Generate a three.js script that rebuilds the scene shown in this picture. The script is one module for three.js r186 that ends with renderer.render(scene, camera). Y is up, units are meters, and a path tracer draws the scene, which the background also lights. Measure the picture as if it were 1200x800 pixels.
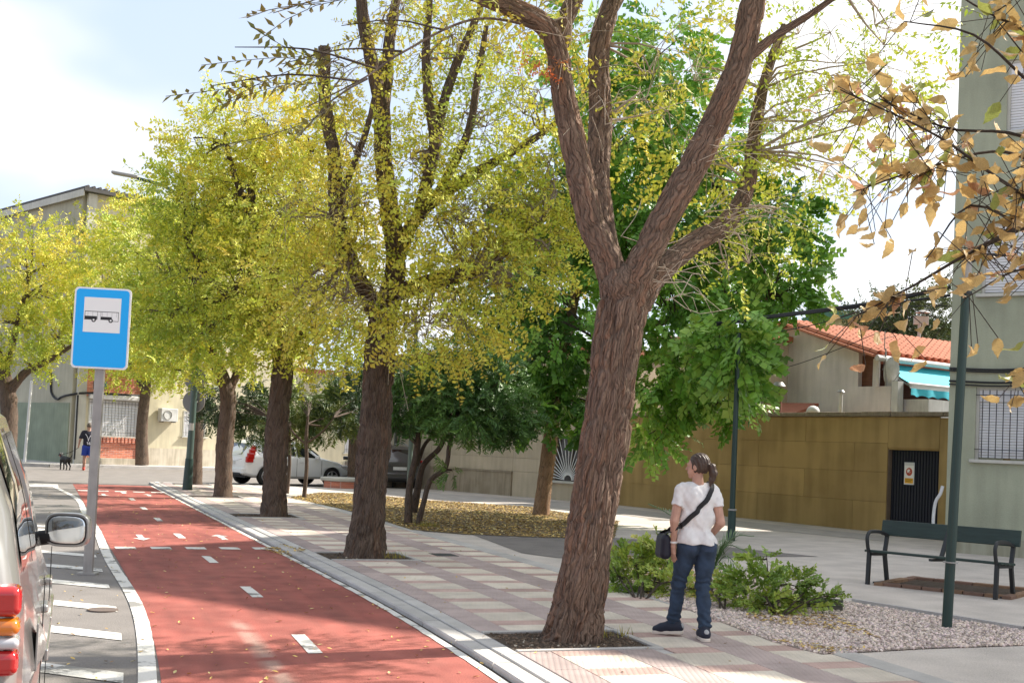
import * as THREE from 'three';
import { mergeGeometries, mergeVertices } from 'three/addons/utils/BufferGeometryUtils.js';
import { RoundedBoxGeometry } from 'three/addons/geometries/RoundedBoxGeometry.js';

// ---------- camera, sky, sun, exposure ----------
const scene = new THREE.Scene();
const camera = new THREE.PerspectiveCamera(31.891, 1.5, 0.1, 2000);
camera.position.set(0, 1.58, 0);
camera.rotation.set(THREE.MathUtils.degToRad(2.0), 0, THREE.MathUtils.degToRad(2.5));
camera.setViewOffset(1200, 800, 0, -77, 1200, 800);      // the picture is cropped from above the optical axis
const SUN = new THREE.Vector3(0.882 * Math.cos(0.75), Math.sin(0.75), -0.471 * Math.cos(0.75)).normalize();
const sun = new THREE.DirectionalLight(new THREE.Color().setRGB(1, 0.93, 0.82), 5);
sun.position.copy(SUN).multiplyScalar(90);
sun.target.position.set(0, 0, -20); sun.position.add(sun.target.position);
sun.castShadow = true; sun.shadow.mapSize.set(4096, 4096); sun.shadow.radius = 1.2; sun.shadow.bias = -0.0005;
Object.assign(sun.shadow.camera, { left: -45, right: 45, top: 45, bottom: -45, near: 1, far: 220 });
scene.add(sun, sun.target);
const renderer = new THREE.WebGLRenderer({ antialias: true });
renderer.toneMapping = THREE.LinearToneMapping;
renderer.toneMappingExposure = 1.95;
renderer.shadowMap.enabled = true;
renderer.setSize(1024, 682);

// ---------- random numbers and noise ----------
function rngOf(seed) { let a = seed >>> 0; return () => { a = (a + 0x6D2B79F5) | 0; let t = Math.imul(a ^ (a >>> 15), 1 | a); t = (t + Math.imul(t ^ (t >>> 7), 61 | t)) ^ t; return ((t ^ (t >>> 14)) >>> 0) / 4294967296; }; }
const PERM = (() => { const r = rngOf(7), p = [...Array(256).keys()]; for (let i = 255; i > 0; i--) { const j = Math.floor(r() * (i + 1)); [p[i], p[j]] = [p[j], p[i]]; } return Uint8Array.from([...p, ...p]); })();
const fade = t => t * t * t * (t * (t * 6 - 15) + 10), mix = (a, b, t) => a + (b - a) * t, clamp = (x, a = 0, b = 1) => Math.min(b, Math.max(a, x));
const smooth = (a, b, x) => { const t = clamp((x - a) / (b - a)); return t * t * (3 - 2 * t); };
function grad3(h, x, y, z) { h &= 15; const u = h < 8 ? x : y, v = h < 4 ? y : h === 12 || h === 14 ? x : z; return ((h & 1) ? -u : u) + ((h & 2) ? -v : v); }
function noise3(x, y, z, px = 256, py = 256) {      // gradient noise, periodic in x and y
  const X = Math.floor(x), Y = Math.floor(y), Z = Math.floor(z); x -= X; y -= Y; z -= Z;
  const u = fade(x), v = fade(y), w = fade(z), m = (a, n) => ((a % n) + n) % n & 255;
  const x0 = m(X, px), x1 = m(X + 1, px), y0 = m(Y, py), y1 = m(Y + 1, py), z0 = Z & 255, z1 = (Z + 1) & 255;
  const h = (a, b, c) => PERM[PERM[PERM[a] + b] + c];
  return mix(mix(mix(grad3(h(x0, y0, z0), x, y, z), grad3(h(x1, y0, z0), x - 1, y, z), u), mix(grad3(h(x0, y1, z0), x, y - 1, z), grad3(h(x1, y1, z0), x - 1, y - 1, z), u), v),
    mix(mix(grad3(h(x0, y0, z1), x, y, z - 1), grad3(h(x1, y0, z1), x - 1, y, z - 1), u), mix(grad3(h(x0, y1, z1), x, y - 1, z - 1), grad3(h(x1, y1, z1), x - 1, y - 1, z - 1), u), v), w);
}
function fbm(x, y, z, oct = 4, px = 256, py = 256) { let s = 0, a = 0.5, f = 1; for (let i = 0; i < oct; i++) { s += a * noise3(x * f, y * f, z + i * 7.3, px * f, py * f); a *= 0.5; f *= 2; } return s; }

// ---------- the sky: pale blue air and bright broken cloud, whiter towards the sun ----------
{
  const W = 1024, H = 512, d = new Float32Array(W * H * 4);
  for (let j = 0; j < H; j++) for (let i = 0; i < W; i++) {
    const lat = (((j + 0.5) / H) - 0.5) * Math.PI, ph = (((i + 0.5) / W) - 0.5) * 2 * Math.PI;
    const y = Math.sin(lat), c = Math.cos(lat), x = Math.cos(ph) * c, z = Math.sin(ph) * c, k = (j * W + i) * 4;
    const up = Math.max(y, 0), sd = Math.max(0, x * SUN.x + y * SUN.y + z * SUN.z);
    let r = mix(0.70, 0.30, Math.pow(up, 0.8)), g = mix(0.80, 0.42, Math.pow(up, 0.8)), b = mix(0.93, 0.66, Math.pow(up, 0.8));
    const hz = Math.pow(sd, 4) * 0.75; r += hz; g += hz; b += hz * 0.95;
    const q = 1 / (up + 0.22), n = fbm(x * q * 1.5 + 42.53, z * q * 1.5 + 28.99, 2.0 + y, 6) + 0.06 + 0.38 * sd;
    const cl = smooth(0.04, 0.44, n) * 0.9, cw = 0.97 - 0.15 * up + 0.45 * Math.pow(sd, 3);
    r = mix(r, cw, cl); g = mix(g, cw, cl); b = mix(b, cw * 0.995, cl);
    if (y < 0) { const t = Math.min(1, -y * 8); r = mix(r, 0.42, t); g = mix(g, 0.4, t); b = mix(b, 0.38, t); }
    const S = 0.69; r *= S; g *= S; b *= S;
    d[k] = r; d[k + 1] = g; d[k + 2] = b; d[k + 3] = 1;
  }
  const t = new THREE.DataTexture(d, W, H, THREE.RGBAFormat, THREE.FloatType);
  t.mapping = THREE.EquirectangularReflectionMapping; t.magFilter = t.minFilter = THREE.LinearFilter; t.wrapS = THREE.RepeatWrapping; t.colorSpace = THREE.LinearSRGBColorSpace; t.needsUpdate = true;
  scene.background = t; scene.environment = t;
}

// ---------- textures (neutral: they multiply a material's colour) ----------
const enc = v => { v = clamp(v); return Math.round(255 * (v <= 0.0031308 ? v * 12.92 : 1.055 * Math.pow(v, 1 / 2.4) - 0.055)); };
function tex(n, fn, srgb = true, m = n) {
  const d = new Uint8Array(n * m * 4);
  for (let j = 0; j < m; j++) for (let i = 0; i < n; i++) { const v = fn((i + 0.5) / n, (j + 0.5) / m), k = (j * n + i) * 4, a = Array.isArray(v) ? v : [v, v, v]; for (let c = 0; c < 3; c++) d[k + c] = srgb ? enc(a[c]) : Math.round(255 * clamp(a[c])); d[k + 3] = 255; }
  const t = new THREE.DataTexture(d, n, m); t.wrapS = t.wrapT = THREE.RepeatWrapping; t.magFilter = THREE.LinearFilter; t.minFilter = THREE.LinearMipmapLinearFilter; t.generateMipmaps = true;
  t.colorSpace = srgb ? THREE.SRGBColorSpace : THREE.NoColorSpace; t.needsUpdate = true; return t;
}
const rt = rngOf(99);
const speck = (() => { const n = 1024, a = new Float32Array(n * n); for (let i = 0; i < a.length; i++) a[i] = rt(); return (u, v) => a[Math.floor(v * n) % n * n + Math.floor(u * n) % n]; })();
function plates(u, v, nu, nv) {          // irregular tall cells: [nearest, second nearest, cell tone]
  const x = u * nu, y = v * nv, X = Math.floor(x), Y = Math.floor(y); let a = 9, b = 9, id = 0;
  for (let j = -1; j < 2; j++) for (let i = -1; i < 2; i++) { const cx = ((X + i) % nu + nu) % nu, cy = ((Y + j) % nv + nv) % nv, h = PERM[PERM[cx] + cy], d = Math.hypot(X + i + PERM[h + 1] / 255 - x, Y + j + PERM[h + 7] / 255 - y); if (d < a) { b = a; a = d; id = h / 255; } else if (d < b) b = d; }
  return [a, b, id];
}
const T = {
  grain: tex(1024, (u, v) => { const c = fbm(u * 6, v * 6, 1, 5, 6, 6), f = noise3(u * 220, v * 220, 3, 220, 220), s = speck(u, v); return 0.80 + 0.28 * c + 0.16 * f + (s > 0.93 ? 0.18 : s < 0.06 ? -0.2 : (s - 0.5) * 0.14); }),
  grainBump: tex(512, (u, v) => 0.5 + 0.4 * noise3(u * 110, v * 110, 5, 110, 110) + 0.3 * noise3(u * 50, v * 50, 9, 50, 50), false),
  plaster: tex(1024, (u, v) => { const c = fbm(u * 4, v * 4, 4, 6, 4, 4), st = fbm(u * 24, v * 3, 8, 4, 24, 3), f = noise3(u * 160, v * 160, 2, 160, 160); return 0.82 + 0.26 * c + 0.16 * st + 0.05 * f + (speck(u, v) - 0.5) * 0.04; }),
  stain: tex(1024, (u, v) => { const st = 0.55 * fbm(u * 26, v * 2, 8, 6, 26, 2) + 0.5 * fbm(u * 8, v * 3, 18, 4, 8, 3), c = fbm(u * 4, v * 4, 14, 6, 4, 4), k = smooth(-0.35, 0.5, st + 1.1 * c); return [0.95 - 0.34 * k + 0.22 * c, 0.94 - 0.35 * k + 0.22 * c, 0.92 - 0.37 * k + 0.2 * c]; }),
  bark: tex(1024, (u, v) => { const w = fbm(u * 7, v * 9, 2, 4, 7, 9) * 0.085, [a, b, id] = plates(u + w, v + w * 1.2, 26, 4), [a2, b2] = plates(u + w * 0.7 + 0.3, v + w, 44, 11), k = 0.65 * smooth(0.02, 0.3, b - a) + 0.35 * smooth(0.0, 0.35, b2 - a2), s = noise3(u * 150, v * 34, 6, 150, 34), c = fbm(u * 5, v * 4, 3, 4, 5, 4), o = smooth(0.55, 0.95, id) * 0.8; const q = clamp((0.36 + 0.54 * k) * (0.9 + 0.2 * id) + 0.3 * c + 0.13 * s + 0.12 * (speck(u, v) - 0.5)); return [q * (1 + 0.1 * o), q * (0.95 - 0.1 * o), q * (0.91 - 0.2 * o)]; }),
  barkBump: tex(1024, (u, v) => { const w = fbm(u * 7, v * 9, 2, 4, 7, 9) * 0.085, [a, b, id] = plates(u + w, v + w * 1.2, 26, 4), [a2, b2] = plates(u + w * 0.7 + 0.3, v + w, 44, 11); return clamp(0.05 + 0.5 * smooth(0.0, 0.4, b - a) * (0.7 + 0.5 * id) + 0.2 * smooth(0, 0.35, b2 - a2) + 0.16 * noise3(u * 150, v * 34, 6, 150, 34) + 0.1); }, false),
  studs: tex(256, (u, v) => { const x = (u * 6) % 1 - 0.5, y = (v * 6) % 1 - 0.5, r = Math.hypot(x, y); return 0.25 + 0.6 * smooth(0.42, 0.26, r) + 0.12 * noise3(u * 60, v * 60, 3, 60, 60); }, false),
  worn: tex(1024, (u, v) => { const f = fbm(u * 9, v * 9, 31, 5, 9, 9), g = noise3(u * 90, v * 90, 12, 90, 90), k = smooth(0.1, 0.24, f + 0.16 * g + 0.1 * (speck(u, v) - 0.5)); return (0.94 + 0.12 * fbm(u * 4, v * 4, 3, 3, 4, 4) - 0.62 * k) + 0.1 * (speck(u, v) - 0.5); }),
  wood: tex(512, (u, v) => { const r = fbm(u * 3, v * 26, 3, 4, 3, 26); return 0.8 + 0.5 * r + 0.1 * noise3(u * 10, v * 120, 1, 10, 120); }),
  brick: tex(1024, (u, v) => { const row = Math.floor(v * 14), x = (u * 5 + (row & 1) * 0.5) % 1, y = (v * 14) % 1, id = PERM[(Math.floor(u * 5 + (row & 1) * 0.5) % 5) * 14 + row] / 255; const joint = x < 0.035 || y < 0.13; return joint ? [0.62, 0.56, 0.5] : [0.5 + 0.28 * id, 0.155 + 0.1 * id, 0.1 + 0.05 * id].map(a => a * (1 + 0.4 * fbm(u * 30, v * 30, 5, 3, 30, 30))); }),
  cloth: tex(256, (u, v) => 0.88 + 0.06 * Math.sin(u * 64 * 6.283) * Math.sin(v * 64 * 6.283) + 0.2 * fbm(u * 5, v * 5, 2, 4, 5, 5)),
  denim: tex(512, (u, v) => { const c = fbm(u * 4, v * 3, 2, 4, 4, 3); return 0.8 + 0.7 * c + 0.25 * (speck(u, v) - 0.5); }),
};
const rep = (t, mx, my = mx) => { const c = t.clone(); c.repeat.set(1 / mx, 1 / my); c.needsUpdate = true; return c; };   // mx: metres that one repeat covers
const RGB = (r, g, b) => new THREE.Color().setRGB(r, g, b);
function mat(c, o = {}) {
  const { map, bump, bumpMap, rough = 0.85, ...rest } = o;
  const P = 'transmission' in rest || 'clearcoat' in rest || 'sheen' in rest ? THREE.MeshPhysicalMaterial : THREE.MeshStandardMaterial;
  const m = new P({ color: RGB(...c), roughness: rough, side: THREE.DoubleSide, ...rest });
  if (map) m.map = map; if (bumpMap) { m.bumpMap = bumpMap; m.bumpScale = bump; }
  return m;
}

// ---------- building helpers ----------
const taken = {};
const numbered = n => { const k = taken[n] = (taken[n] ?? -1) + 1; return k ? `${n}_${String(k).padStart(3, '0')}` : n; };
const fin = m => { m.castShadow = true; m.receiveShadow = true; return m; };
function thing(name, label, category, pos = [0, 0, 0], turn = 0, group) {
  const o = new THREE.Group(); o.name = numbered(name); o.position.set(...pos); o.rotation.y = turn; o.userData = { label, category }; if (group) o.userData.group = group; scene.add(o); return o;
}
function part(name, geo, m, parent, extra) { const o = fin(new THREE.Mesh(geo, m)); o.name = parent === scene ? numbered(name) : name; if (extra) Object.assign(o.userData, extra); parent.add(o); return o; }
function struct(name, geo, m, label, category) { const o = part(name, geo, m, scene, { kind: 'structure', label, category }); return o; }
function solo(name, geo, m, label, category, group) { const o = part(name, geo, m, scene, { label, category }); if (group) o.userData.group = group; return o; }
function node(name, parent) { const g = new THREE.Group(); g.name = name; parent.add(g); return g; }
function uvm(g) {                                           // uv in metres from position, by the way each face points
  g = g.index ? g.toNonIndexed() : g; const p = g.attributes.position, uv = new Float32Array(p.count * 2), a = new THREE.Vector3(), b = new THREE.Vector3(), c = new THREE.Vector3();
  for (let i = 0; i < p.count; i += 3) {
    a.fromBufferAttribute(p, i); b.fromBufferAttribute(p, i + 1); c.fromBufferAttribute(p, i + 2); b.sub(a); c.sub(a); b.cross(c);
    const ax = Math.abs(b.x), ay = Math.abs(b.y), az = Math.abs(b.z);
    for (let k = 0; k < 3; k++) { const x = p.getX(i + k), y = p.getY(i + k), z = p.getZ(i + k); const [u, v] = ay >= ax && ay >= az ? [x, z] : ax >= az ? [z, y] : [x, y]; uv[(i + k) * 2] = u; uv[(i + k) * 2 + 1] = v; }
  }
  g.setAttribute('uv', new THREE.BufferAttribute(uv, 2)); return g;
}
const mv = (g, x = 0, y = 0, z = 0) => g.translate(x, y, z);
function box(w, h, d, x = 0, y = 0, z = 0, r = 0) { return uvm(mv(r ? new RoundedBoxGeometry(w, h, d, 2, r) : new THREE.BoxGeometry(w, h, d), x, y, z)); }
function cyl(r0, r1, h, x = 0, y = 0, z = 0, seg = 16) { return mv(new THREE.CylinderGeometry(r1, r0, h, seg), x, y + h / 2, z); }
const keep = (g, ...names) => { for (const k of Object.keys(g.attributes)) if (!['position', 'normal', 'uv', ...names].includes(k)) g.deleteAttribute(k); return g; };
function merge(list, ...names) { return mergeGeometries(list.map(g => keep(g.index ? g.toNonIndexed() : g, ...names)), false); }
function bar(a, b, r, seg = 8, r2 = r) {                    // a straight rod from a to b
  const A = new THREE.Vector3(...a), B = new THREE.Vector3(...b), L = A.distanceTo(B), g = new THREE.CylinderGeometry(r2, r, L, seg);
  g.translate(0, L / 2, 0); g.applyQuaternion(new THREE.Quaternion().setFromUnitVectors(new THREE.Vector3(0, 1, 0), B.sub(A).normalize())); return mv(g, ...a);
}
function beam(a, b, w, h) {                                 // a rectangular bar from a to b
  const A = new THREE.Vector3(...a), B = new THREE.Vector3(...b), L = A.distanceTo(B), m = new THREE.Matrix4().lookAt(A, B, new THREE.Vector3(0, 1, 0));
  const g = new THREE.BoxGeometry(w, h, L); g.translate(0, 0, -L / 2); g.applyMatrix4(m); return uvm(mv(g, ...a));
}
function rope(pts, r, seg = 6, n = 24) { return new THREE.TubeGeometry(new THREE.CatmullRomCurve3(pts.map(p => new THREE.Vector3(...p))), n, r, seg); }
function flat(pts, y, bumpy) {                              // a level sheet; pts are [x, z]
  const s = new THREE.Shape(pts.map(([x, z]) => new THREE.Vector2(x, -z))), g = new THREE.ShapeGeometry(s); g.rotateX(-Math.PI / 2); g.translate(0, y, 0); return uvm(g);
}
function prism(pts, depth, bevel = 0) { const g = new THREE.ExtrudeGeometry(new THREE.Shape(pts.map(p => new THREE.Vector2(...p))), { depth, bevelEnabled: bevel > 0, bevelSize: bevel, bevelThickness: bevel, bevelSegments: 2, curveSegments: 8 }); return g; }
// the street's own axes: s along the cycle path, t across it to the right; near the viewer the path bends a little
const TH = THREE.MathUtils.degToRad(21.5), CT = Math.cos(TH), ST_ = Math.sin(TH);
const bend = s => s < 13 ? -0.0065 * (13 - Math.max(s, 3)) ** 2 - (s < 3 ? 0.13 * (3 - s) * 0.3 : 0) : 0;
const P = (s, t) => { t += bend(s); return [t * CT - s * ST_, -(s * CT + t * ST_)]; };      // -> [x, z]
function ribbon(s0, s1, t0, t1, y, step = 0.5) {            // a sheet that follows the path; t0, t1 may be functions of s
  const f0 = typeof t0 === 'function' ? t0 : () => t0, f1 = typeof t1 === 'function' ? t1 : () => t1, n = Math.max(1, Math.ceil((s1 - s0) / step)), a = [], b = [];
  for (let i = 0; i <= n; i++) { const s = s0 + (s1 - s0) * i / n; a.push(P(s, f0(s))); b.unshift(P(s, f1(s))); } return flat([...a, ...b], y);
}
function slab(s0, s1, t0, t1, y0, y1) {                     // a block in street axes
  const q = [P(s0, t0), P(s0, t1), P(s1, t1), P(s1, t0)], s = new THREE.Shape(q.map(([x, z]) => new THREE.Vector2(x, -z))), g = new THREE.ExtrudeGeometry(s, { depth: y1 - y0, bevelEnabled: false }); g.rotateX(-Math.PI / 2); g.translate(0, y0, 0); return uvm(g);
}
function plate(s0, s1, t0, t1, y0, y1, c = 0.004) {         // a paving piece with a small chamfer along its top edge
  const pos = [], ix = [], ring = (k, y) => [[s0 + k, t0 + k], [s0 + k, t1 - k], [s1 - k, t1 - k], [s1 - k, t0 + k]].forEach(([s, t]) => { const [x, z] = P(s, t); pos.push(x, y, z); });
  ring(0, y0); ring(0, y1 - c); ring(c, y1);
  for (let r = 0; r < 2; r++) for (let k = 0; k < 4; k++) { const a = r * 4 + k, b = r * 4 + (k + 1) % 4; ix.push(a, b, b + 4, a, b + 4, a + 4); }
  ix.push(8, 9, 10, 8, 10, 11);
  const g = new THREE.BufferGeometry(); g.setAttribute('position', new THREE.Float32BufferAttribute(pos, 3)); g.setIndex(ix); const u = uvm(g); u.computeVertexNormals(); return u;
}
function tint(g, fn) { const p = g.attributes.position, c = new Float32Array(p.count * 3); for (let i = 0; i < p.count; i++) { const v = fn(p.getX(i), p.getY(i), p.getZ(i), i); c[i * 3] = v[0]; c[i * 3 + 1] = v[1]; c[i * 3 + 2] = v[2]; } g.setAttribute('color', new THREE.BufferAttribute(c, 3)); return g; }
const M = {
  ground: mat([0.25, 0.22, 0.18], { map: rep(T.grain, 4), rough: 0.95 }),
  asphalt: mat([0.235, 0.212, 0.195], { map: rep(T.grain, 3), bumpMap: rep(T.grainBump, 1), bump: 0.004, rough: 0.9 }),
  white: mat([0.68, 0.655, 0.61], { map: rep(T.worn, 2.7), bumpMap: rep(T.grainBump, 1), bump: 0.003, rough: 0.75 }),
  concrete: mat([0.55, 0.52, 0.50], { map: rep(T.grain, 2.6), bumpMap: rep(T.grainBump, 0.8), bump: 0.003, rough: 0.9 }),
  soil: mat([0.12, 0.085, 0.06], { map: rep(T.grain, 1.2), bumpMap: rep(T.grainBump, 0.5), bump: 0.02, rough: 1 }),
  greenMetal: mat([0.018, 0.05, 0.042], { rough: 0.45, map: rep(T.plaster, 1.3) }),
  darkMetal: mat([0.03, 0.032, 0.034], { rough: 0.5, metalness: 0.3 }),
  steel: mat([0.40, 0.385, 0.365], { rough: 0.5, metalness: 0.15, map: rep(T.plaster, 0.8) }),
  black: mat([0.012, 0.012, 0.013], { rough: 0.6 }),
  rubber: mat([0.018, 0.018, 0.018], { rough: 0.85 }),
  whitePaint: mat([0.75, 0.75, 0.74], { rough: 0.6, map: rep(T.plaster, 1.6) }),
  wood: mat([0.14, 0.15, 0.12], { rough: 0.8, map: rep(T.wood, 0.6) }),
};
// ---------- ground, road, cycle path ----------
struct('ground', flat([[-400, 200], [400, 200], [400, -600], [-400, -600]], -0.06), M.ground, 'dusty ground reaching to the horizon', 'ground');
const road = struct('road', flat([[-160, 60], [60, 60], [60, -64], [-160, -64]], 0), M.asphalt, 'worn grey asphalt road with painted hatching', 'road');
function gridSheet(s0, s1, t0, t1, y, ns, nt, col) {
  const pos = [], uv = [], c = [], ix = [];
  for (let i = 0; i <= ns; i++) for (let j = 0; j <= nt; j++) { const s = mix(s0, s1, i / ns), t = mix(t0, t1, j / nt), [x, z] = P(s, t); pos.push(x, y, z); uv.push(x, z); c.push(...col(s, t)); }
  for (let i = 0; i < ns; i++) for (let j = 0; j < nt; j++) { const a = i * (nt + 1) + j, b = a + nt + 1; ix.push(a, a + 1, b + 1, a, b + 1, b); }
  const g = new THREE.BufferGeometry(); g.setAttribute('position', new THREE.Float32BufferAttribute(pos, 3)); g.setAttribute('uv', new THREE.Float32BufferAttribute(uv, 2)); g.setAttribute('color', new THREE.Float32BufferAttribute(c, 3)); g.setIndex(ix); g.computeVertexNormals(); return g;
}
// the red coating: mottled, with a scraped grey streak where the old centre line was taken off
const pathCol = (s, t) => {
  const n = fbm(s * 0.5, t * 0.9, 3, 4), m = fbm(s * 4, t * 4, 6, 3), st = fbm(s * 0.7, t * 7, 9, 3); let r = 0.305 * (1 + 0.6 * n + 0.35 * m + 0.45 * st), g = 0.08 * (1 + 0.8 * n + 0.6 * m + 0.4 * st), b = 0.06 * (1 + 0.8 * n + 0.6 * m + 0.4 * st);
  const k = smooth(0.1, 0.02, Math.abs(t - 1.72 - 0.02 * (9 - s))) * smooth(10.6, 10.1, s) * smooth(0.0, 0.18, m + 0.22) * 0.55;
  return [mix(r, 0.42, k), mix(g, 0.33, k), mix(b, 0.27, k)];
};
const path = struct('bike_path', gridSheet(3, 37.2, 0.97, 3.16, 0.004, 520, 44, pathCol), mat([1.12, 1.12, 1.12], { vertexColors: true, map: rep(T.grain, 2.4), bumpMap: rep(T.grainBump, 0.7), bump: 0.003, rough: 0.85 }), 'red coated two way cycle path beside the pavement', 'path');
const line = (n, s0, s1, t0, t1, parent = path, y = 0.0085, step = 0.5) => part(n, ribbon(s0, s1, t0, t1, y, step), M.white, parent);
const wob = (a, b, f, k) => s => mix(a, b, 0.5 + 0.5 * Math.sin(s * f)) + 0.012 * noise3(s * 3, k, 1);
const sweep = s => 0.84 + 0.02 * Math.sin(s * 0.7) - (s > 27 ? 0.016 * (s - 27) ** 1.6 : 0);
line('edge_line', 3, 36.2, sweep, s => sweep(s) + 0.118 + 0.012 * noise3(s * 4, 2, 1), path, 0.0085, 0.2);
line('edge_line', 3, 37.2, s => 3.15 + 0.015 * noise3(s * 4, 5, 1), s => 3.222 + 0.015 * noise3(s * 5, 8, 1), path, 0.0085, 0.2);
part('gutter_dirt', ribbon(3, 37.2, 3.2, 3.26, 0.005, 0.2), M.soil, path);
for (const s of [6.05, 9.22, 12.37, 15.62, 19.2, 22.8, 26.05, 29.5, 32.6]) line('lane_dash', s - 0.43, s + 0.43, 2.045, 2.155, path);
for (let k = 0; k < 5; k++) line('cross_dash', 16.92 + k * 0.03, 17.24 + k * 0.03, 1.03 + k * 0.47, 1.3 + k * 0.47, path);
for (let k = 0; k < 5; k++) line('cross_dash', 33.0, 33.4, 1.0 + k * 0.46, 1.3 + k * 0.46, path);
for (const [s, t, d] of [[19.0, 1.5, -1], [18.9, 2.72, 1], [31.4, 1.55, -1], [31.5, 2.65, 1]]) {
  line('arrow_shaft', s - 0.3, s + 0.3, t - 0.045, t + 0.045, path);
  part('arrow_head', flat([P(s + d * 0.32, t - 0.13), P(s + d * 0.32, t + 0.13), P(s + d * 0.66, t)], 0.0085), M.white, path);
}
// slanting hatch bars between the parked car and the cycle path
const hatch = (s, t0, t1) => part('hatch_bar', flat([P(s + 0.17 - 0.85 * (t0 - 0.5), t0), P(s - 0.17 - 0.85 * (t0 - 0.5), t0), P(s - 0.17 - 0.85 * (t1 - 0.5), t1), P(s + 0.17 - 0.85 * (t1 - 0.5), t1)], 0.006), M.white, road);
[6.7, 8.28, 9.9, 11.42, 13.05, 14.55, 16.15, 17.9, 19.7].forEach(s => hatch(s, -1.35, 0.74));
part('hatch_border', ribbon(20.6, 21.0, -1.4, 0.82, 0.006), M.white, road);
part('hatch_border', ribbon(34.8, 36.6, -2.4, 0.55, 0.006), M.white, road);
// small round drain cover in the hatching
part('drain_cover', mv(new THREE.CylinderGeometry(0.13, 0.13, 0.012, 24), P(11.15, 0.62)[0], 0.007, P(11.15, 0.62)[1]), mat([0.16, 0.12, 0.10], { map: rep(T.grain, 0.3), rough: 0.9 }), road);

// ---------- kerb and pavement ----------
const kerb = struct('kerb', ribbon(3, 38.6, 3.248, 3.57, 0.030, 0.25), M.concrete, 'low double row of grey concrete kerb stones', 'kerb');
const kerbMats = [0.92, 1, 1.07].map(k => mat([0.56 * k, 0.53 * k, 0.50 * k], { map: rep(T.grain, 1.9), bumpMap: rep(T.grainBump, 0.8), bump: 0.003, rough: 0.9 }));
const kr = rngOf(21);
for (let s = 3; s < 38.5; s += 1) { part('kerb_stone', plate(s + 0.006, s + 0.994, 3.25, 3.408, 0.0, 0.052, 0.012), kerbMats[Math.floor(kr() * 3)], kerb); part('kerb_stone', plate(s + 0.306, s + 1.294, 3.416, 3.56, 0.0, 0.060, 0.006), kerbMats[Math.floor(kr() * 3)], kerb); }
const pits = [[8.42, 9.24, 3.575, 4.75], [15.15, 16.1, 3.575, 4.7], [23.1, 24.1, 3.575, 4.8], [30.1, 31.1, 3.575, 4.8], [37.5, 38.4, 3.9, 5.0]];
const pavement = struct('pavement', ribbon(3, 38.6, 3.562, 6.4, 0.050), M.concrete, 'patterned pavement of beige, pink and mauve studded tiles', 'pavement');
const studs = rep(T.studs, 0.25);
const tileMats = (c) => [0.86, 0.97, 1.06].map(k => mat(c.map(v => v * k), { map: rep(T.grain, 1.7), bumpMap: studs, bump: 0.006, rough: 0.88 }));
const beige = tileMats([0.80, 0.70, 0.58]), pink = tileMats([0.58, 0.40, 0.345]), mauve = tileMats([0.52, 0.41, 0.38]), pr = rngOf(5);
const cut = (s0, s1, t0, t1) => { // keep clear of the tree pits
  for (const [a, b, c, d] of pits) if (s1 > a - 0.07 && s0 < b + 0.07 && t1 > c && t0 < d + 0.07) {
    if (t0 < d + 0.07 && t1 > d + 0.17) return [[s0, s1, d + 0.07, t1]]; const out = []; if (s0 < a - 0.12) out.push([s0, a - 0.07, t0, t1]); if (s1 > b + 0.12) out.push([b + 0.07, s1, t0, t1]); return out; }
  return [[s0, s1, t0, t1]];
};
const lay = (n, mats, s0, s1, t0, t1) => { for (const q of cut(s0, s1, t0, t1)) part(n, plate(q[0] + 0.002, q[1] - 0.002, q[2] + 0.002, q[3] - 0.002, 0.045, 0.060 + pr() * 0.002), mats[Math.floor(pr() * 3)], pavement); };
for (let s = 3.14; s < 38.3; s += 0.75) {
  for (const [t0, t1] of [[3.83, 4.38], [4.71, 5.25], [5.64, 6.13]]) { lay('beige_tile', beige, s, s + 0.5, t0, t1); lay('pink_tile', pink, s + 0.5, s + 0.75, t0, t1); }
  for (const [t0, t1] of [[3.566, 3.83], [4.38, 4.71], [5.25, 5.64]]) lay('mauve_tile', mauve, s, s + 0.75, t0, t1);
}
for (let s = 3.2; s < 38.4; s += 1) part('border_stone', plate(s + 0.005, s + 0.995, 6.137, 6.38, 0.045, 0.064), kerbMats[Math.floor(kr() * 3)], pavement);
const clod = new THREE.IcosahedronGeometry(0.5, 0);
function scatter(name, geo, m, n, seed, place, label, category, parent = scene) {       // many small pieces nobody would count
  const o = fin(new THREE.InstancedMesh(geo, m, n)), r = rngOf(seed), d = new THREE.Object3D(), c = new THREE.Color(); o.name = parent === scene ? numbered(name) : name;
  for (let i = 0; i < n; i++) { const k = place(r, d); d.updateMatrix(); o.setMatrixAt(i, d.matrix); o.setColorAt(i, c.setRGB(...k)); }
  o.userData.kind = 'stuff'; if (label) { o.userData.label = label; o.userData.category = category; } parent.add(o); return o;
}
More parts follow.
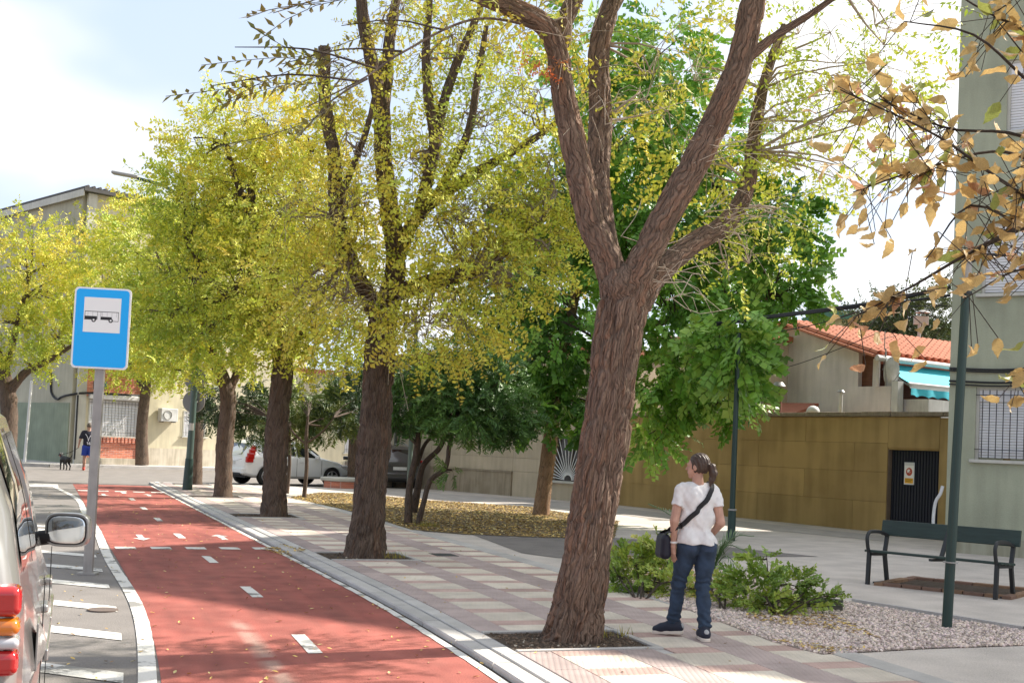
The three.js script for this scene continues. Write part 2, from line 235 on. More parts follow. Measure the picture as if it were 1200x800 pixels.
pits.forEach(([a, b, c, d], i) => {
  const soil = part('tree_pit', ribbon(a, b, c, d, 0.054, 0.1), M.soil, pavement);
  for (const q of [[a - 0.06, a, c - 0.01, d + 0.06], [b, b + 0.06, c - 0.01, d + 0.06], [a, b, d, d + 0.06]]) part('pit_edge', plate(q[0] + 0.001, q[1] - 0.001, q[2] + 0.001, q[3] - 0.001, 0.04, 0.070, 0.004), kerbMats[1], pavement);
  if (i < 3) scatter('soil_clods', clod, mat([1, 1, 1], { rough: 1 }), i ? 500 : 1400, 40 + i, (r, o) => { const [x, z] = P(mix(a + 0.03, b - 0.03, r()), mix(c + 0.03, d - 0.03, r())), q = 0.008 + r() * r() * 0.035; o.position.set(x, 0.056, z); o.scale.set(q, q * 0.6, q); o.rotation.set(r() * 3, r() * 3, r() * 3); const k = 0.6 + r() * 0.8; return r() < 0.05 ? [0.42, 0.36, 0.28] : [0.13 * k, 0.09 * k, 0.062 * k]; }, null, null, pavement);
});
part('manhole_cover', plate(15.72, 16.1, 5.18, 5.5, 0.05, 0.0655), M.darkMetal, pavement);

// ---------- the open ground on the right: plaza, side walk, beds ----------
const D = a => a.map(([x, d]) => [x, -d]);
const plaza = struct('plaza', flat([...Array(20)].map((_, i) => P(-6 + i * 2.348, 6.39)).concat(D([[-5.9, 39.4], [-3.6, 42.8], [3.1, 35.9], [8.5, 27.2], [10.5, 24], [22, 16], [40, 12], [40, -10]])), 0.055), mat([0.64, 0.57, 0.51], { map: rep(T.grain, 3.3), bumpMap: rep(T.grainBump, 0.9), bump: 0.005, rough: 0.95 }), 'pale gritty plaza surface in front of the wall', 'plaza');
part('plaza_edge', merge([bar([-10.9, 0.0, -37.8], [-5.9, 0.0, -39.4], 0.06)]), M.concrete, plaza);
const walkM = mat([0.235, 0.21, 0.195], { map: rep(T.grain, 2.7), bumpMap: rep(T.grainBump, 0.8), bump: 0.005, rough: 0.95 });
struct('side_path', flat([[-0.603, -20.937], [0.098, -20.745], [1.95, -21.633], [3.001, -21.429], [5.067, -19.38], [3.843, -18.787], [2.011, -16.835], [1.305, -17.019], [0.703, -17.13], [0.244, -17.6]], 0.060), walkM, 'dark grey asphalt side path joining the pavement', 'path');
struct('sidewalk', flat([[-4.74, -42.663], [-2.05, -38.097], [0.123, -37.101], [2.382, -35.225], [3.805, -32.327], [8.13, -25.752], [7.586, -24.019], [3.402, -28.842], [2.127, -31.353], [0.117, -33.342], [-2.322, -34.213], [-4.579, -37.662]], 0.061), mat([0.45, 0.41, 0.38], { map: rep(T.grain, 2.2), rough: 0.92 }), 'pale concrete sidewalk along the beige house', 'sidewalk');
const bedPoly = [[-5.714, -31.185], [-3.202, -25.771], [-1.695, -21.333], [-0.72, -20.866], [0.694, -20.896], [1.931, -21.417], [2.5, -26.843], [0.568, -31.793], [-2.248, -33.153], [-4.419, -35.348], [-5.511, -35.078]];
struct('leafy_bed', flat(bedPoly, 0.066), mat([0.27, 0.20, 0.11], { map: rep(T.grain, 1.7), bumpMap: rep(T.grainBump, 0.6), bump: 0.02, rough: 1 }), 'bare earth bed strewn with fallen yellow leaves', 'bed');
const gravelPoly = [[1.343, -15.178], [1.461, -13.321], [2.002, -11.243], [2.266, -10.077], [2.544, -9.524], [3.514, -10.06], [4.567, -10.514], [6.721, -11.381], [6.634, -11.233], [4.977, -11.466], [3.775, -13.222], [3.448, -14.303], [3.122, -16.368], [2.626, -17.776], [1.805, -17.8]];
struct('gravel_bed', flat(gravelPoly, 0.063), mat([0.48, 0.385, 0.33], { map: rep(T.grain, 1.3), bumpMap: rep(T.grainBump, 0.5), bump: 0.02, rough: 1 }), 'bed of pinkish gravel under the bushes', 'bed');
const inside = (poly, x, z) => { let c = false; for (let i = 0, j = poly.length - 1; i < poly.length; j = i++) { const [a, b] = poly[i], [e, f] = poly[j]; if ((b > z) !== (f > z) && x < (e - a) * (z - b) / (f - b) + a) c = !c; } return c; };
const inPoly = (poly) => { const xs = poly.map(p => p[0]), zs = poly.map(p => p[1]), x0 = Math.min(...xs), x1 = Math.max(...xs), z0 = Math.min(...zs), z1 = Math.max(...zs); return r => { for (let k = 0; k < 60; k++) { const x = mix(x0, x1, r()), z = mix(z0, z1, r()); if (inside(poly, x, z)) return [x, z]; } return poly[0]; }; };
const inGravel = inPoly(gravelPoly), inBed = inPoly(bedPoly);
scatter('gravel', clod, mat([1, 1, 1], { rough: 0.95 }), 26000, 3, (r, o) => { const [x, z] = inGravel(r), q = 0.013 + r() * 0.022; o.position.set(x, 0.066, z); o.scale.set(q * (0.8 + r() * 0.6), q * 0.7, q); o.rotation.set(r() * 6, r() * 6, r() * 6); const k = 0.5 + r() * 0.8; return [0.68 * k, (0.53 + 0.06 * r()) * k, (0.45 + 0.08 * r()) * k]; }, 'small pinkish grey stones of the gravel bed', 'gravel');
// fallen leaves: small curled blades
const fallen = (() => { const g = new THREE.BufferGeometry(); g.setAttribute('position', new THREE.Float32BufferAttribute([0, 0, 0, 0.22, 0.1, 0.4, 0, 0.02, 0.5, -0.22, 0.13, 0.45, 0, 0.16, 1, 0.12, 0.16, 0.8, -0.1, 0.19, 0.8], 3)); g.setIndex([0, 1, 2, 0, 2, 3, 1, 5, 2, 5, 4, 2, 4, 6, 2, 6, 3, 2]); g.computeVertexNormals(); return g; })();
const leafPal = (r, k = 0.6 + r() * 0.6) => { const q = r(); return q < 0.45 ? [0.62 * k, 0.43 * k, 0.13 * k] : q < 0.75 ? [0.5 * k, 0.32 * k, 0.12 * k] : q < 0.9 ? [0.66 * k, 0.56 * k, 0.26 * k] : [0.27 * k, 0.17 * k, 0.09 * k]; };
const drop = (o, r, x, y, z, q) => { o.position.set(x, y, z); o.scale.setScalar(q); o.rotation.set((r() - 0.5) * 0.5, r() * 6.3, (r() - 0.5) * 0.5); };
scatter('leaf_litter', fallen, mat([1, 1, 1], { rough: 0.9 }), 15000, 11, (r, o) => { const [x, z] = inBed(r); drop(o, r, x, 0.069, z, 0.035 + r() * 0.04); return leafPal(r); }, 'yellow fallen leaves covering the earth bed', 'leaves');
scatter('fallen_leaves', fallen, mat([1, 1, 1], { rough: 0.9 }), 620, 12, (r, o) => { const s = 5 + 26 * r() ** 1.5, t = mix(0.2, 3.3, r()), [x, z] = P(s, t); drop(o, r, x, 0.011, z, 0.022 + r() * 0.03); return leafPal(r, 0.8 + r() * 0.5); }, 'scattered yellow leaves lying on the red path and road', 'leaves');
scatter('fallen_leaves', fallen, mat([1, 1, 1], { rough: 0.9 }), 300, 13, (r, o) => { const s = 6.5 + 28 * r(), t = r() < 0.5 ? mix(3.5, 6.4, r()) : mix(3.1, 3.25, r() ** 2), [x, z] = P(s, t); drop(o, r, x, t < 3.26 ? 0.012 : 0.065, z, 0.022 + r() * 0.03); return leafPal(r); }, 'scattered yellow leaves lying on the tiled pavement', 'leaves');
for (const [s, n, t] of [[16.9, 130, 3.2], [16.4, 130, 3.28]]) scatter('swept_leaves', fallen, mat([1, 1, 1], { rough: 0.9 }), n, 50 + s * 3, (r, o) => { const a = r() * 6.28, q = Math.sqrt(r()), [x, z] = P(s + q * Math.sin(a) * 0.35, t + q * Math.cos(a) * 0.2); drop(o, r, x, 0.014 + 0.03 * (1 - q) + (t + q * Math.cos(a) * 0.2 > 3.3 ? 0.05 : 0), z, 0.03 + r() * 0.03); return leafPal(r); }, t < 3.25 ? 'small heap of yellow leaves on the red path edge' : 'small heap of yellow leaves against the kerb stones', 'leaves');
scatter('bed_litter', fallen, mat([1, 1, 1], { rough: 0.9 }), 2200, 14, (r, o) => { let x, z; do { [x, z] = inGravel(r); } while (fbm(x * 0.8, z * 0.8, 3, 2) < 0.0 || x > 3.3); drop(o, r, x, 0.078, z, 0.03 + r() * 0.03); return leafPal(r); }, 'dry leaves lying among the gravel under the bushes', 'leaves');
// edging of the gravel bed
solo('bed_edging', merge([beam([3.858, 0.07, -13.25], [5.003, 0.07, -11.527], 0.05, 0.05), beam([5.003, 0.07, -11.527], [6.651, 0.07, -11.262], 0.05, 0.05)]), M.concrete, 'thin concrete edging between gravel bed and bench plaza', 'edging');
solo('edging_board', beam([3.013, 0.115, -12.543], [3.5, 0.115, -12.372], 0.05, 0.13), mat([0.16, 0.16, 0.135], { map: rep(T.wood, 0.5), rough: 0.8 }), 'short grey board standing on edge beside the bush', 'board');
// far pavement in front of the corner building
struct('far_pavement', flat(D([[-24.5, 48.5], [-19.0, 49.4], [-10, 58.2], [-4.5, 63], [-5, 66], [-19, 52.6], [-26, 60], [-40, 74], [-46, 70]]), 0.12), M.concrete, 'grey pavement along the corner building', 'pavement');
solo('far_kerb', merge([beam([-46, 0.06, -70], [-24.5, 0.06, -48.5], 0.16, 0.125), beam([-24.5, 0.06, -48.5], [-19.0, 0.06, -49.4], 0.16, 0.125), beam([-19.0, 0.06, -49.4], [-10, 0.06, -58.2], 0.16, 0.125), beam([-10, 0.06, -58.2], [-4.5, 0.06, -63], 0.16, 0.125)]), M.concrete, 'grey kerb along the pavement of the corner building', 'kerb');
// ---------- buildings ----------
const BM = {
  greyRender: mat([0.50, 0.465, 0.35], { map: rep(T.plaster, 5), rough: 0.95 }),
  greenPaint: mat([0.29, 0.33, 0.235], { map: rep(T.plaster, 3), rough: 0.9 }),
  sage: mat([0.44, 0.455, 0.33], { map: rep(T.plaster, 4), bumpMap: rep(T.grainBump, 0.8), bump: 0.004, rough: 0.95 }),
  sageLight: mat([0.62, 0.60, 0.53], { map: rep(T.plaster, 3), rough: 0.9 }),
  cream: mat([0.72, 0.65, 0.47], { map: rep(T.plaster, 3.6), rough: 0.95 }),
  creamLow: mat([0.66, 0.60, 0.50], { map: rep(T.stain, 2.6), rough: 0.95 }),
  brick: mat([1, 1, 1], { map: rep(T.brick, 1.3, 1.1), rough: 0.95 }),
  olive: [0.94, 1, 1.05].map(k => mat([0.47 * k, 0.32 * k, 0.125 * k], { map: rep(T.stain, 6.5, 5.2), bumpMap: rep(T.grainBump, 0.7), bump: 0.004, rough: 0.97 })),
  coping: mat([0.36, 0.29, 0.20], { map: rep(T.stain, 1.2), bumpMap: rep(T.grainBump, 0.4), bump: 0.01, rough: 1 }),
  beigeWall: [0.97, 1, 1.03].map(k => mat([0.56 * k, 0.47 * k, 0.345 * k], { map: rep(T.plaster, 3.7), bumpMap: rep(T.grainBump, 0.9), bump: 0.003, rough: 0.95 })),
  plinth: mat([0.42, 0.35, 0.26], { map: rep(T.stain, 2.2), bumpMap: rep(T.grainBump, 0.5), bump: 0.008, rough: 1 }),
  pinkWall: mat([0.90, 0.82, 0.79], { map: rep(T.plaster, 3.3), rough: 0.95 }),
  peach: mat([0.82, 0.70, 0.54], { map: rep(T.plaster, 2.5), rough: 0.95 }),
  tile: mat([0.66, 0.25, 0.15], { map: rep(T.plaster, 1.1), rough: 0.9 }),
  tileDark: mat([0.42, 0.15, 0.09], { map: rep(T.plaster, 0.7), rough: 0.9 }),
  yellow: mat([0.75, 0.62, 0.33], { map: rep(T.plaster, 3), rough: 0.95 }),
  greenTrim: mat([0.06, 0.16, 0.10], { rough: 0.6 }),
  shutter: mat([0.72, 0.71, 0.72], { rough: 0.6 }),
  glass: mat([0.05, 0.06, 0.065], { rough: 0.06, metalness: 0.1 }),
  brown: mat([0.20, 0.075, 0.045], { rough: 0.7, map: rep(T.wood, 0.8) }),
  awning: mat([0.06, 0.52, 0.64], { rough: 0.8, map: rep(T.cloth, 0.7) }),
  awningW: mat([0.75, 0.77, 0.75], { rough: 0.85, map: rep(T.cloth, 0.7) }),
  roofSheet: mat([0.10, 0.095, 0.09], { rough: 0.8, map: rep(T.plaster, 1.5) }),
  door: mat([0.010, 0.012, 0.022], { rough: 0.5, metalness: 0.2 }),
};
// a roller-shutter window: recess lining, slats, sill and, where there are any, bars
function shutterWindow(parent, x, y, w, h, { bars = 0, rail = 0.18, box: bx = 0.2, slat = 0.05, proud = 0.0 } = {}) {
  const g = node('window', parent); g.position.set(x, y, proud);
  part('frame', merge([box(0.05, h, 0.1, 0.025, h / 2, 0.03), box(0.05, h, 0.1, w - 0.025, h / 2, 0.03), box(w, 0.05, 0.1, w / 2, h - 0.025, 0.031)]), BM.sageLight, g);
  part('shutter_box', box(w - 0.1, bx, 0.07, w / 2, h - 0.05 - bx / 2, 0.024), BM.shutter, g);
  const s = []; for (let k = 0.03; k < h - 0.05 - bx; k += slat) s.push(box(w - 0.1, slat - 0.007, 0.022, w / 2, k + slat / 2, 0.012, 0.006)); part('shutter', merge(s), BM.shutter, g);
  part('sill', box(w + 0.16, 0.06, 0.2, w / 2, -0.03, 0.09, 0.008), BM.sageLight, g);
  if (bars) { for (let k = 0; k < bars; k++) part('bar', bar([0.12 + k * (w - 0.24) / (bars - 1), 0.03, 0.13], [0.12 + k * (w - 0.24) / (bars - 1), h - 0.05, 0.13], 0.0085, 6), M.darkMetal, g); part('rail', beam([0.0, rail, 0.13], [w, rail, 0.13], 0.02, 0.014), M.darkMetal, g); part('rail', beam([0.0, h - 0.14, 0.13], [w, h - 0.14, 0.13], 0.02, 0.014), M.darkMetal, g); }
  return g;
}
// wall front with rectangular openings, thickness th behind z = 0
function wallWith(x0, x1, y0, y1, holes, th) {
  const s = new THREE.Shape([[x0, y0], [x1, y0], [x1, y1], [x0, y1]].map(p => new THREE.Vector2(...p)));
  for (const [a, b, c, d] of holes) s.holes.push(new THREE.Path([[a, c], [a, d], [b, d], [b, c]].map(p => new THREE.Vector2(...p))));
  const g = new THREE.ExtrudeGeometry(s, { depth: th, bevelEnabled: false }); g.translate(0, 0, -th); return uvm(g);
}
{ // tall sage apartment block on the right; its roof edge throws the big shadow over the pavement
  const b = thing('apartment_block', 'sage green rendered apartment block with barred ground floor window beside the wall', 'building', [7.98, 0, -21.8], -33.0 * Math.PI / 180);
  const wins = [[0.47, 1.76, 1.3, 1.3, 10], [3.6, 1.76, 1.3, 1.3, 8], [0.5, 4.75, 1.4, 1.28, 0], [3.6, 4.75, 1.3, 1.28, 0], [0.85, 7.68, 1.4, 1.3, 0], [3.6, 7.68, 1.3, 1.3, 0], [0.85, 10.6, 1.4, 1.3, 0], [3.6, 10.6, 1.3, 1.3, 0]];
  part('wall', merge([wallWith(0, 15, -0.05, 15.2, wins.map(([x, y, w, h]) => [x, x + w, y, y + h]), 0.3), box(0.3, 15.25, 9, 0.15, 7.575, -4.8), box(15, 15.25, 0.3, 7.5, 7.575, -9.45)]), BM.sage, b);
  part('roof', box(15.2, 0.2, 9.7, 7.5, 15.3, -4.7), BM.greyRender, b);
  part('plinth', box(15, 0.42, 0.03, 7.5, 0.16, 0.015), mat([0.40, 0.39, 0.30], { map: rep(T.stain, 2.4), rough: 1 }), b);
  for (const [x, y, w, h, n] of wins) shutterWindow(b, x, y, w, h, { bars: n, proud: -0.12 });
  for (const [y, r] of [[3.4, 0.022], [3.36, 0.016], [3.17, 0.02], [3.11, 0.014]]) part('wall_cable', rope([[0.0, y, 0.04], [0.9, y - 0.03, 0.045], [1.8, y + 0.02, 0.045], [3, y - 0.02, 0.045], [6, y + 0.02, 0.05]], r, 6, 40), M.black, b);
  for (const x of [0.08, 1.5]) part('cable_clip', box(0.02, 0.08, 0.05, x, 3.38, 0.03), M.darkMetal, b);
  part('white_bracket', rope([[-0.05, 1.25, 0.06], [-0.09, 1.1, 0.06], [-0.16, 0.98, 0.05], [-0.2, 0.72, 0.04], [-0.2, 0.3, 0.03]], 0.03, 8, 20), M.whitePaint, b);
}
{ // long garden wall of cast blocks with a black door
  const w = thing('garden_wall', 'long stained olive brown garden wall with rough coping', 'wall', [3.0, 0, -35.9], -57.75 * Math.PI / 180), r = rngOf(8);
  part('core', merge([box(10.36, 2.66, 0.2, 5.18, 1.33, -0.13), box(1.44, 0.72, 0.2, 11.1, 2.3, -0.13), box(1.6, 2.66, 0.2, 12.6, 1.33, -0.13)]), BM.olive[0], w);
  const rows = [[0, 0.74], [0.74, 1.42], [1.42, 2.08], [2.08, 2.68]];
  rows.forEach(([y0, y1], k) => { let x = 0; while (x < 10.4) { const x1 = Math.min(10.42, x + (k % 2 && x === 0 ? 1.6 : 3.15)); part('wall_block', box(x1 - x - 0.005, y1 - y0 - 0.005, 0.03, (x + x1) / 2, (y0 + y1) / 2, -0.015, 0.004), BM.olive[Math.floor(r() * 3)], w); x = x1; } });
  part('wall_block', box(1.39, 0.70, 0.03, 11.115, 2.33, -0.0155, 0.004), BM.olive[1], w);
  part('wall_block', box(1.5, 2.66, 0.03, 12.57, 1.33, -0.015, 0.004), BM.olive[1], w);
  part('door_jamb', merge([box(0.06, 1.95, 0.2, 10.4, 0.975, -0.125), box(0.05, 1.95, 0.2, 11.83, 0.975, -0.125)]), mat([0.30, 0.22, 0.15], { map: rep(T.plaster, 1), rough: 0.95 }), w);
  let x = 0; while (x < 13.2) { const L = 0.5 + r() * 0.35; part('coping_stone', mv(box(L - 0.012, 0.09 + r() * 0.02, 0.36, 0, 0, 0, 0.018), x + L / 2, 2.735 + r() * 0.012, -0.1 + (r() - 0.5) * 0.02), BM.coping, w); x += L; }
  const d = node('door', w); d.position.set(10.44, 0, -0.12);
  part('leaf', box(1.36, 1.93, 0.03, 0.68, 0.975, -0.03), BM.door, d);
  const ribs = []; for (let k = 0; k < 17; k++) ribs.push(box(0.045, 1.9, 0.022, 0.05 + k * 0.079, 0.975, -0.006, 0.008)); part('ribs', merge(ribs), BM.door, d);
  const cv = document.createElement('canvas'); cv.width = 128; cv.height = 220; const c = cv.getContext('2d');
  c.fillStyle = '#efe9df'; c.fillRect(0, 0, 128, 220); c.fillStyle = '#d8d4cc'; c.fillRect(0, 0, 128, 26); c.fillStyle = '#c2502f'; c.beginPath(); c.arc(64, 92, 42, 0, 7); c.fill(); c.fillStyle = '#efe9df'; c.beginPath(); c.arc(58, 86, 21, 0, 7); c.fill(); c.strokeStyle = '#a03a22'; c.lineWidth = 9; c.beginPath(); c.moveTo(40, 122); c.lineTo(92, 66); c.stroke(); c.fillStyle = '#e6a91c'; c.fillRect(8, 158, 112, 54); c.fillStyle = '#8a5a10'; c.fillRect(18, 172, 92, 6); c.fillRect(18, 190, 74, 6);
  const ct = new THREE.CanvasTexture(cv); ct.colorSpace = THREE.SRGBColorSpace;
  const sg = thing('warning_sign', 'small white sign with red disc and yellow band on black door', 'sign', w.localToWorld(new THREE.Vector3(10.96, 1.42, -0.1)).toArray(), w.rotation.y);
  part('sign_panel', new RoundedBoxGeometry(0.28, 0.5, 0.012, 2, 0.005), M.whitePaint, sg); const pf = new THREE.PlaneGeometry(0.26, 0.47); pf.translate(0, 0, 0.009); part('print', pf, new THREE.MeshStandardMaterial({ map: ct, roughness: 0.5 }), sg);
}
{ // beige house with the fan-shaped grille
  const b = thing('beige_house', 'beige rendered house front with fan grille window behind the multi stemmed tree', 'building', [-4.5, 0, -43.6], -45.75 * Math.PI / 180), H = 4.6;
  part('core', merge([box(8.3, H, 0.3, 4.15, H / 2, -0.2), box(1.2, H, 0.3, 10.35, H / 2, -0.2), box(1.46, 0.62, 0.3, 9.02, 0.31, -0.2), box(1.46, H - 2.0, 0.3, 9.02, (H + 2.0) / 2, -0.2), box(0.3, H, 6, 0.15, H / 2, -3.36), box(0.3, H, 6, 10.8, H / 2, -3.36)]), BM.beigeWall[0], b);
  const r = rngOf(17), cols = [0, 2.5, 6.6, 8.3], rows = [0, 0.86, 1.3, 2.2, 3.4, H];
  for (let i = 0; i < 3; i++) for (let k = 0; k < 5; k++) { if (rows[k] < 1 && i === 1 && k === 0) continue; part('wall_panel', box(cols[i + 1] - cols[i] - 0.01, rows[k + 1] - rows[k] - 0.008, 0.05, (cols[i] + cols[i + 1]) / 2, (rows[k] + rows[k + 1]) / 2, -0.025, 0.004), BM.beigeWall[Math.floor(r() * 3)], b); }
  part('plinth', box(4.1, 0.8, 0.11, 4.55, 0.4, 0.0, 0.01), BM.plinth, b); part('plinth_cap', box(4.14, 0.05, 0.15, 4.55, 0.83, 0.0, 0.01), BM.plinth, b);
  part('wall_panel', box(1.4, 0.62, 0.05, 9.02, 0.31, -0.025), BM.beigeWall[2], b); part('wall_panel', box(1.4, H - 2.0, 0.05, 9.02, (H + 2) / 2, -0.025), BM.beigeWall[1], b); part('wall_panel', box(1.1, H, 0.05, 10.3, H / 2, -0.025), BM.beigeWall[1], b);
  const g = node('window', b); g.position.set(8.32, 0.62, -0.1);
  part('sill', box(1.56, 0.07, 0.24, 0.7, -0.0, 0.09, 0.01), BM.sageLight, g); part('pane', box(1.38, 1.36, 0.02, 0.7, 0.71, -0.16), mat([0.07, 0.07, 0.075], { rough: 0.12 }), g);
  part('frame', merge([box(0.07, 1.38, 0.05, 0.06, 0.7, -0.12), box(0.07, 1.38, 0.05, 1.34, 0.7, -0.12), box(0.05, 1.38, 0.05, 0.7, 0.7, -0.121)]), mat([0.12, 0.09, 0.07], {}), g);
  const bw = mat([0.78, 0.78, 0.78], { rough: 0.5 });
  for (let k = 0; k < 19; k++) { const a = Math.PI * (0.03 + 0.94 * k / 18), ca = Math.cos(a), sa = Math.sin(a), L = Math.min(0.66 / Math.max(Math.abs(ca), 1e-3), 1.27 / Math.max(sa, 1e-3)); part('bar', bar([0.7 + ca * 0.17, 0.07 + sa * 0.17, 0.05], [0.7 + ca * L, 0.07 + sa * L, 0.05], 0.013, 6), bw, g); }
  part('bar_hub', mv(new THREE.TorusGeometry(0.17, 0.016, 8, 24, Math.PI), 0.7, 0.07, 0.05), bw, g);
  part('roof', box(11.2, 0.18, 7, 5.45, H + 0.09, -3.2), BM.tileDark, b);
  part('downpipe', bar([0.55, 0, 0.06], [0.55, H, 0.06], 0.05, 10), M.wood, b);
}
{ // the corner block at the far end of the path
  const b = thing('corner_building', 'tall grey green gabled block with brick front and white shutters behind the walking man', 'building', [-19.02, 0, -52.15], Math.PI / 4), H = 12;
  part('gable_wall', box(0.3, H, 12, -0.0, H / 2, -6.15), BM.greyRender, b);
  part('gable_paint', box(0.03, 2.7, 11.8, -0.165, 1.4, -6.2), BM.greenPaint, b);
  part('facade_wall', wallWith(0.15, 12, 0, H, [[0.55, 3.0, 1.35, 2.98], [5.2, 6.4, 1.5, 2.7], [1.2, 2.6, 5.0, 6.4], [5.2, 6.4, 5.0, 6.4], [1.2, 2.6, 8.2, 9.6], [5.2, 6.4, 8.2, 9.6]], 0.3), BM.cream, b);
  part('brick_panel', box(2.9, 0.95, 0.06, 1.72, 0.86, 0.031), BM.brick, b); part('brick_panel', box(2.9, 1.6, 0.06, 1.72, 3.9, 0.031), BM.brick, b);
  part('stone_base', box(2.9, 0.4, 0.1, 1.72, 0.19, 0.05), BM.creamLow, b); part('corner_pier', box(0.4, H - 0.05, 0.16, 0.17, H / 2, 0.06), BM.sageLight, b);
  for (const [x, y, w, h, n] of [[0.55, 1.35, 2.45, 1.63, 15], [5.2, 1.5, 1.2, 1.2, 7], [1.2, 5, 1.4, 1.4, 0], [5.2, 5, 1.2, 1.4, 0], [1.2, 8.2, 1.4, 1.4, 0], [5.2, 8.2, 1.2, 1.4, 0]]) shutterWindow(b, x, y, w, h, { bars: n, slat: 0.12, proud: -0.06 });
  part('awning_box', box(2.6, 0.22, 0.22, 1.78, 3.1, 0.16, 0.04), BM.shutter, b);
  part('brick_ledge', merge([...Array(16)].map((_, k) => box(0.11, 0.24, 0.14, 0.42 + k * 0.175, 1.2, 0.09))), BM.brick, b);
  part('stained_base', box(9, 0.9, 0.03, 7.55, 0.46, 0.016), BM.creamLow, b);
  const rf = part('roof', box(12.9, 0.16, 13, 6.1, H + 0.08, -6.1), BM.roofSheet, b);
  const cor = []; for (let k = 0; k < 46; k++) cor.push(cyl(0.07, 0.07, 13, -0.2 + k * 0.28, 0, 0, 8)); part('roof_sheet', mv(merge(cor).rotateX(Math.PI / 2), 0, H + 0.2, -12.6), BM.roofSheet, b);
  part('eave_board', box(0.05, 0.3, 12.8, -0.33, H - 0.06, -6.1), BM.sageLight, b);
  part('wall_cable', rope([[-0.2, 4.2, -4.6], [-0.2, 4.25, -2.8], [-0.22, 4.05, -2.3], [-0.22, 3.2, -2.1], [-0.24, 2.9, -1.4], [-0.24, 3.0, -1.0], [-0.22, 3.1, -0.2], [0.2, 3.2, 0.2], [3.0, 3.25, 0.2]], 0.05, 6, 60), M.black, b);
  part('wall_cable', bar([-0.05, 0.3, 0.2], [-0.05, 3.1, 0.2], 0.04, 6), M.black, b);
  part('downpipe', bar([3.12, 0.0, 0.12], [3.12, 4.6, 0.12], 0.06, 8), mat([0.06, 0.04, 0.035], {}), b);
  part('street_plate', box(0.62, 0.34, 0.03, 1.0, 3.6, 0.09), mat([0.05, 0.12, 0.11], { rough: 0.4 }), b);
  part('white_plate', box(1.3, 0.5, 0.04, 0.85, 4.75, 0.02), M.whitePaint, b);
  const ac = thing('air_conditioner', 'white boxed air conditioner hung on the cream wall', 'air conditioner', b.localToWorld(new THREE.Vector3(4.3, 2.45, 0.2)).toArray(), Math.PI / 4);
  part('casing', box(0.85, 0.6, 0.34, 0, 0, 0, 0.03), M.whitePaint, ac); part('fan_grille', mv(new THREE.TorusGeometry(0.2, 0.02, 6, 24), -0.1, 0, 0.18), M.steel, ac); for (const x of [-0.3, 0.3]) part('bracket', box(0.03, 0.04, 0.4, x, -0.32, -0.02), M.darkMetal, ac);
}
{ // low cream house with brick panel behind the parked cars
  const b = thing('cream_house', 'low sunlit cream house with brick panel behind the parked cars', 'building', [-11.2, 0, -60.4], 30 * Math.PI / 180), H = 5;
  part('wall', wallWith(0, 13, 0, H, [[3.0, 4.2, 1.0, 2.3], [8.6, 9.8, 1.0, 2.3]], 0.3), BM.cream, b);
  part('side_wall', box(0.3, H, 8, 0.15, H / 2, -4.31), BM.cream, b); part('side_wall', box(0.3, H, 8, 12.85, H / 2, -4.31), BM.cream, b);
  part('brick_panel', box(1.7, 1.25, 0.05, 4.95, 1.55, 0.026), BM.brick, b);
  for (const x of [3.0, 8.6]) shutterWindow(b, x, 1.0, 1.2, 1.3, { bars: 7, slat: 0.1, proud: -0.06 });
  part('roof', box(13.6, 0.2, 9, 6.5, H + 0.1, -4.2), BM.tileDark, b); part('stained_base', box(12.9, 0.5, 0.03, 6.5, 0.25, 0.016), BM.creamLow, b);
}
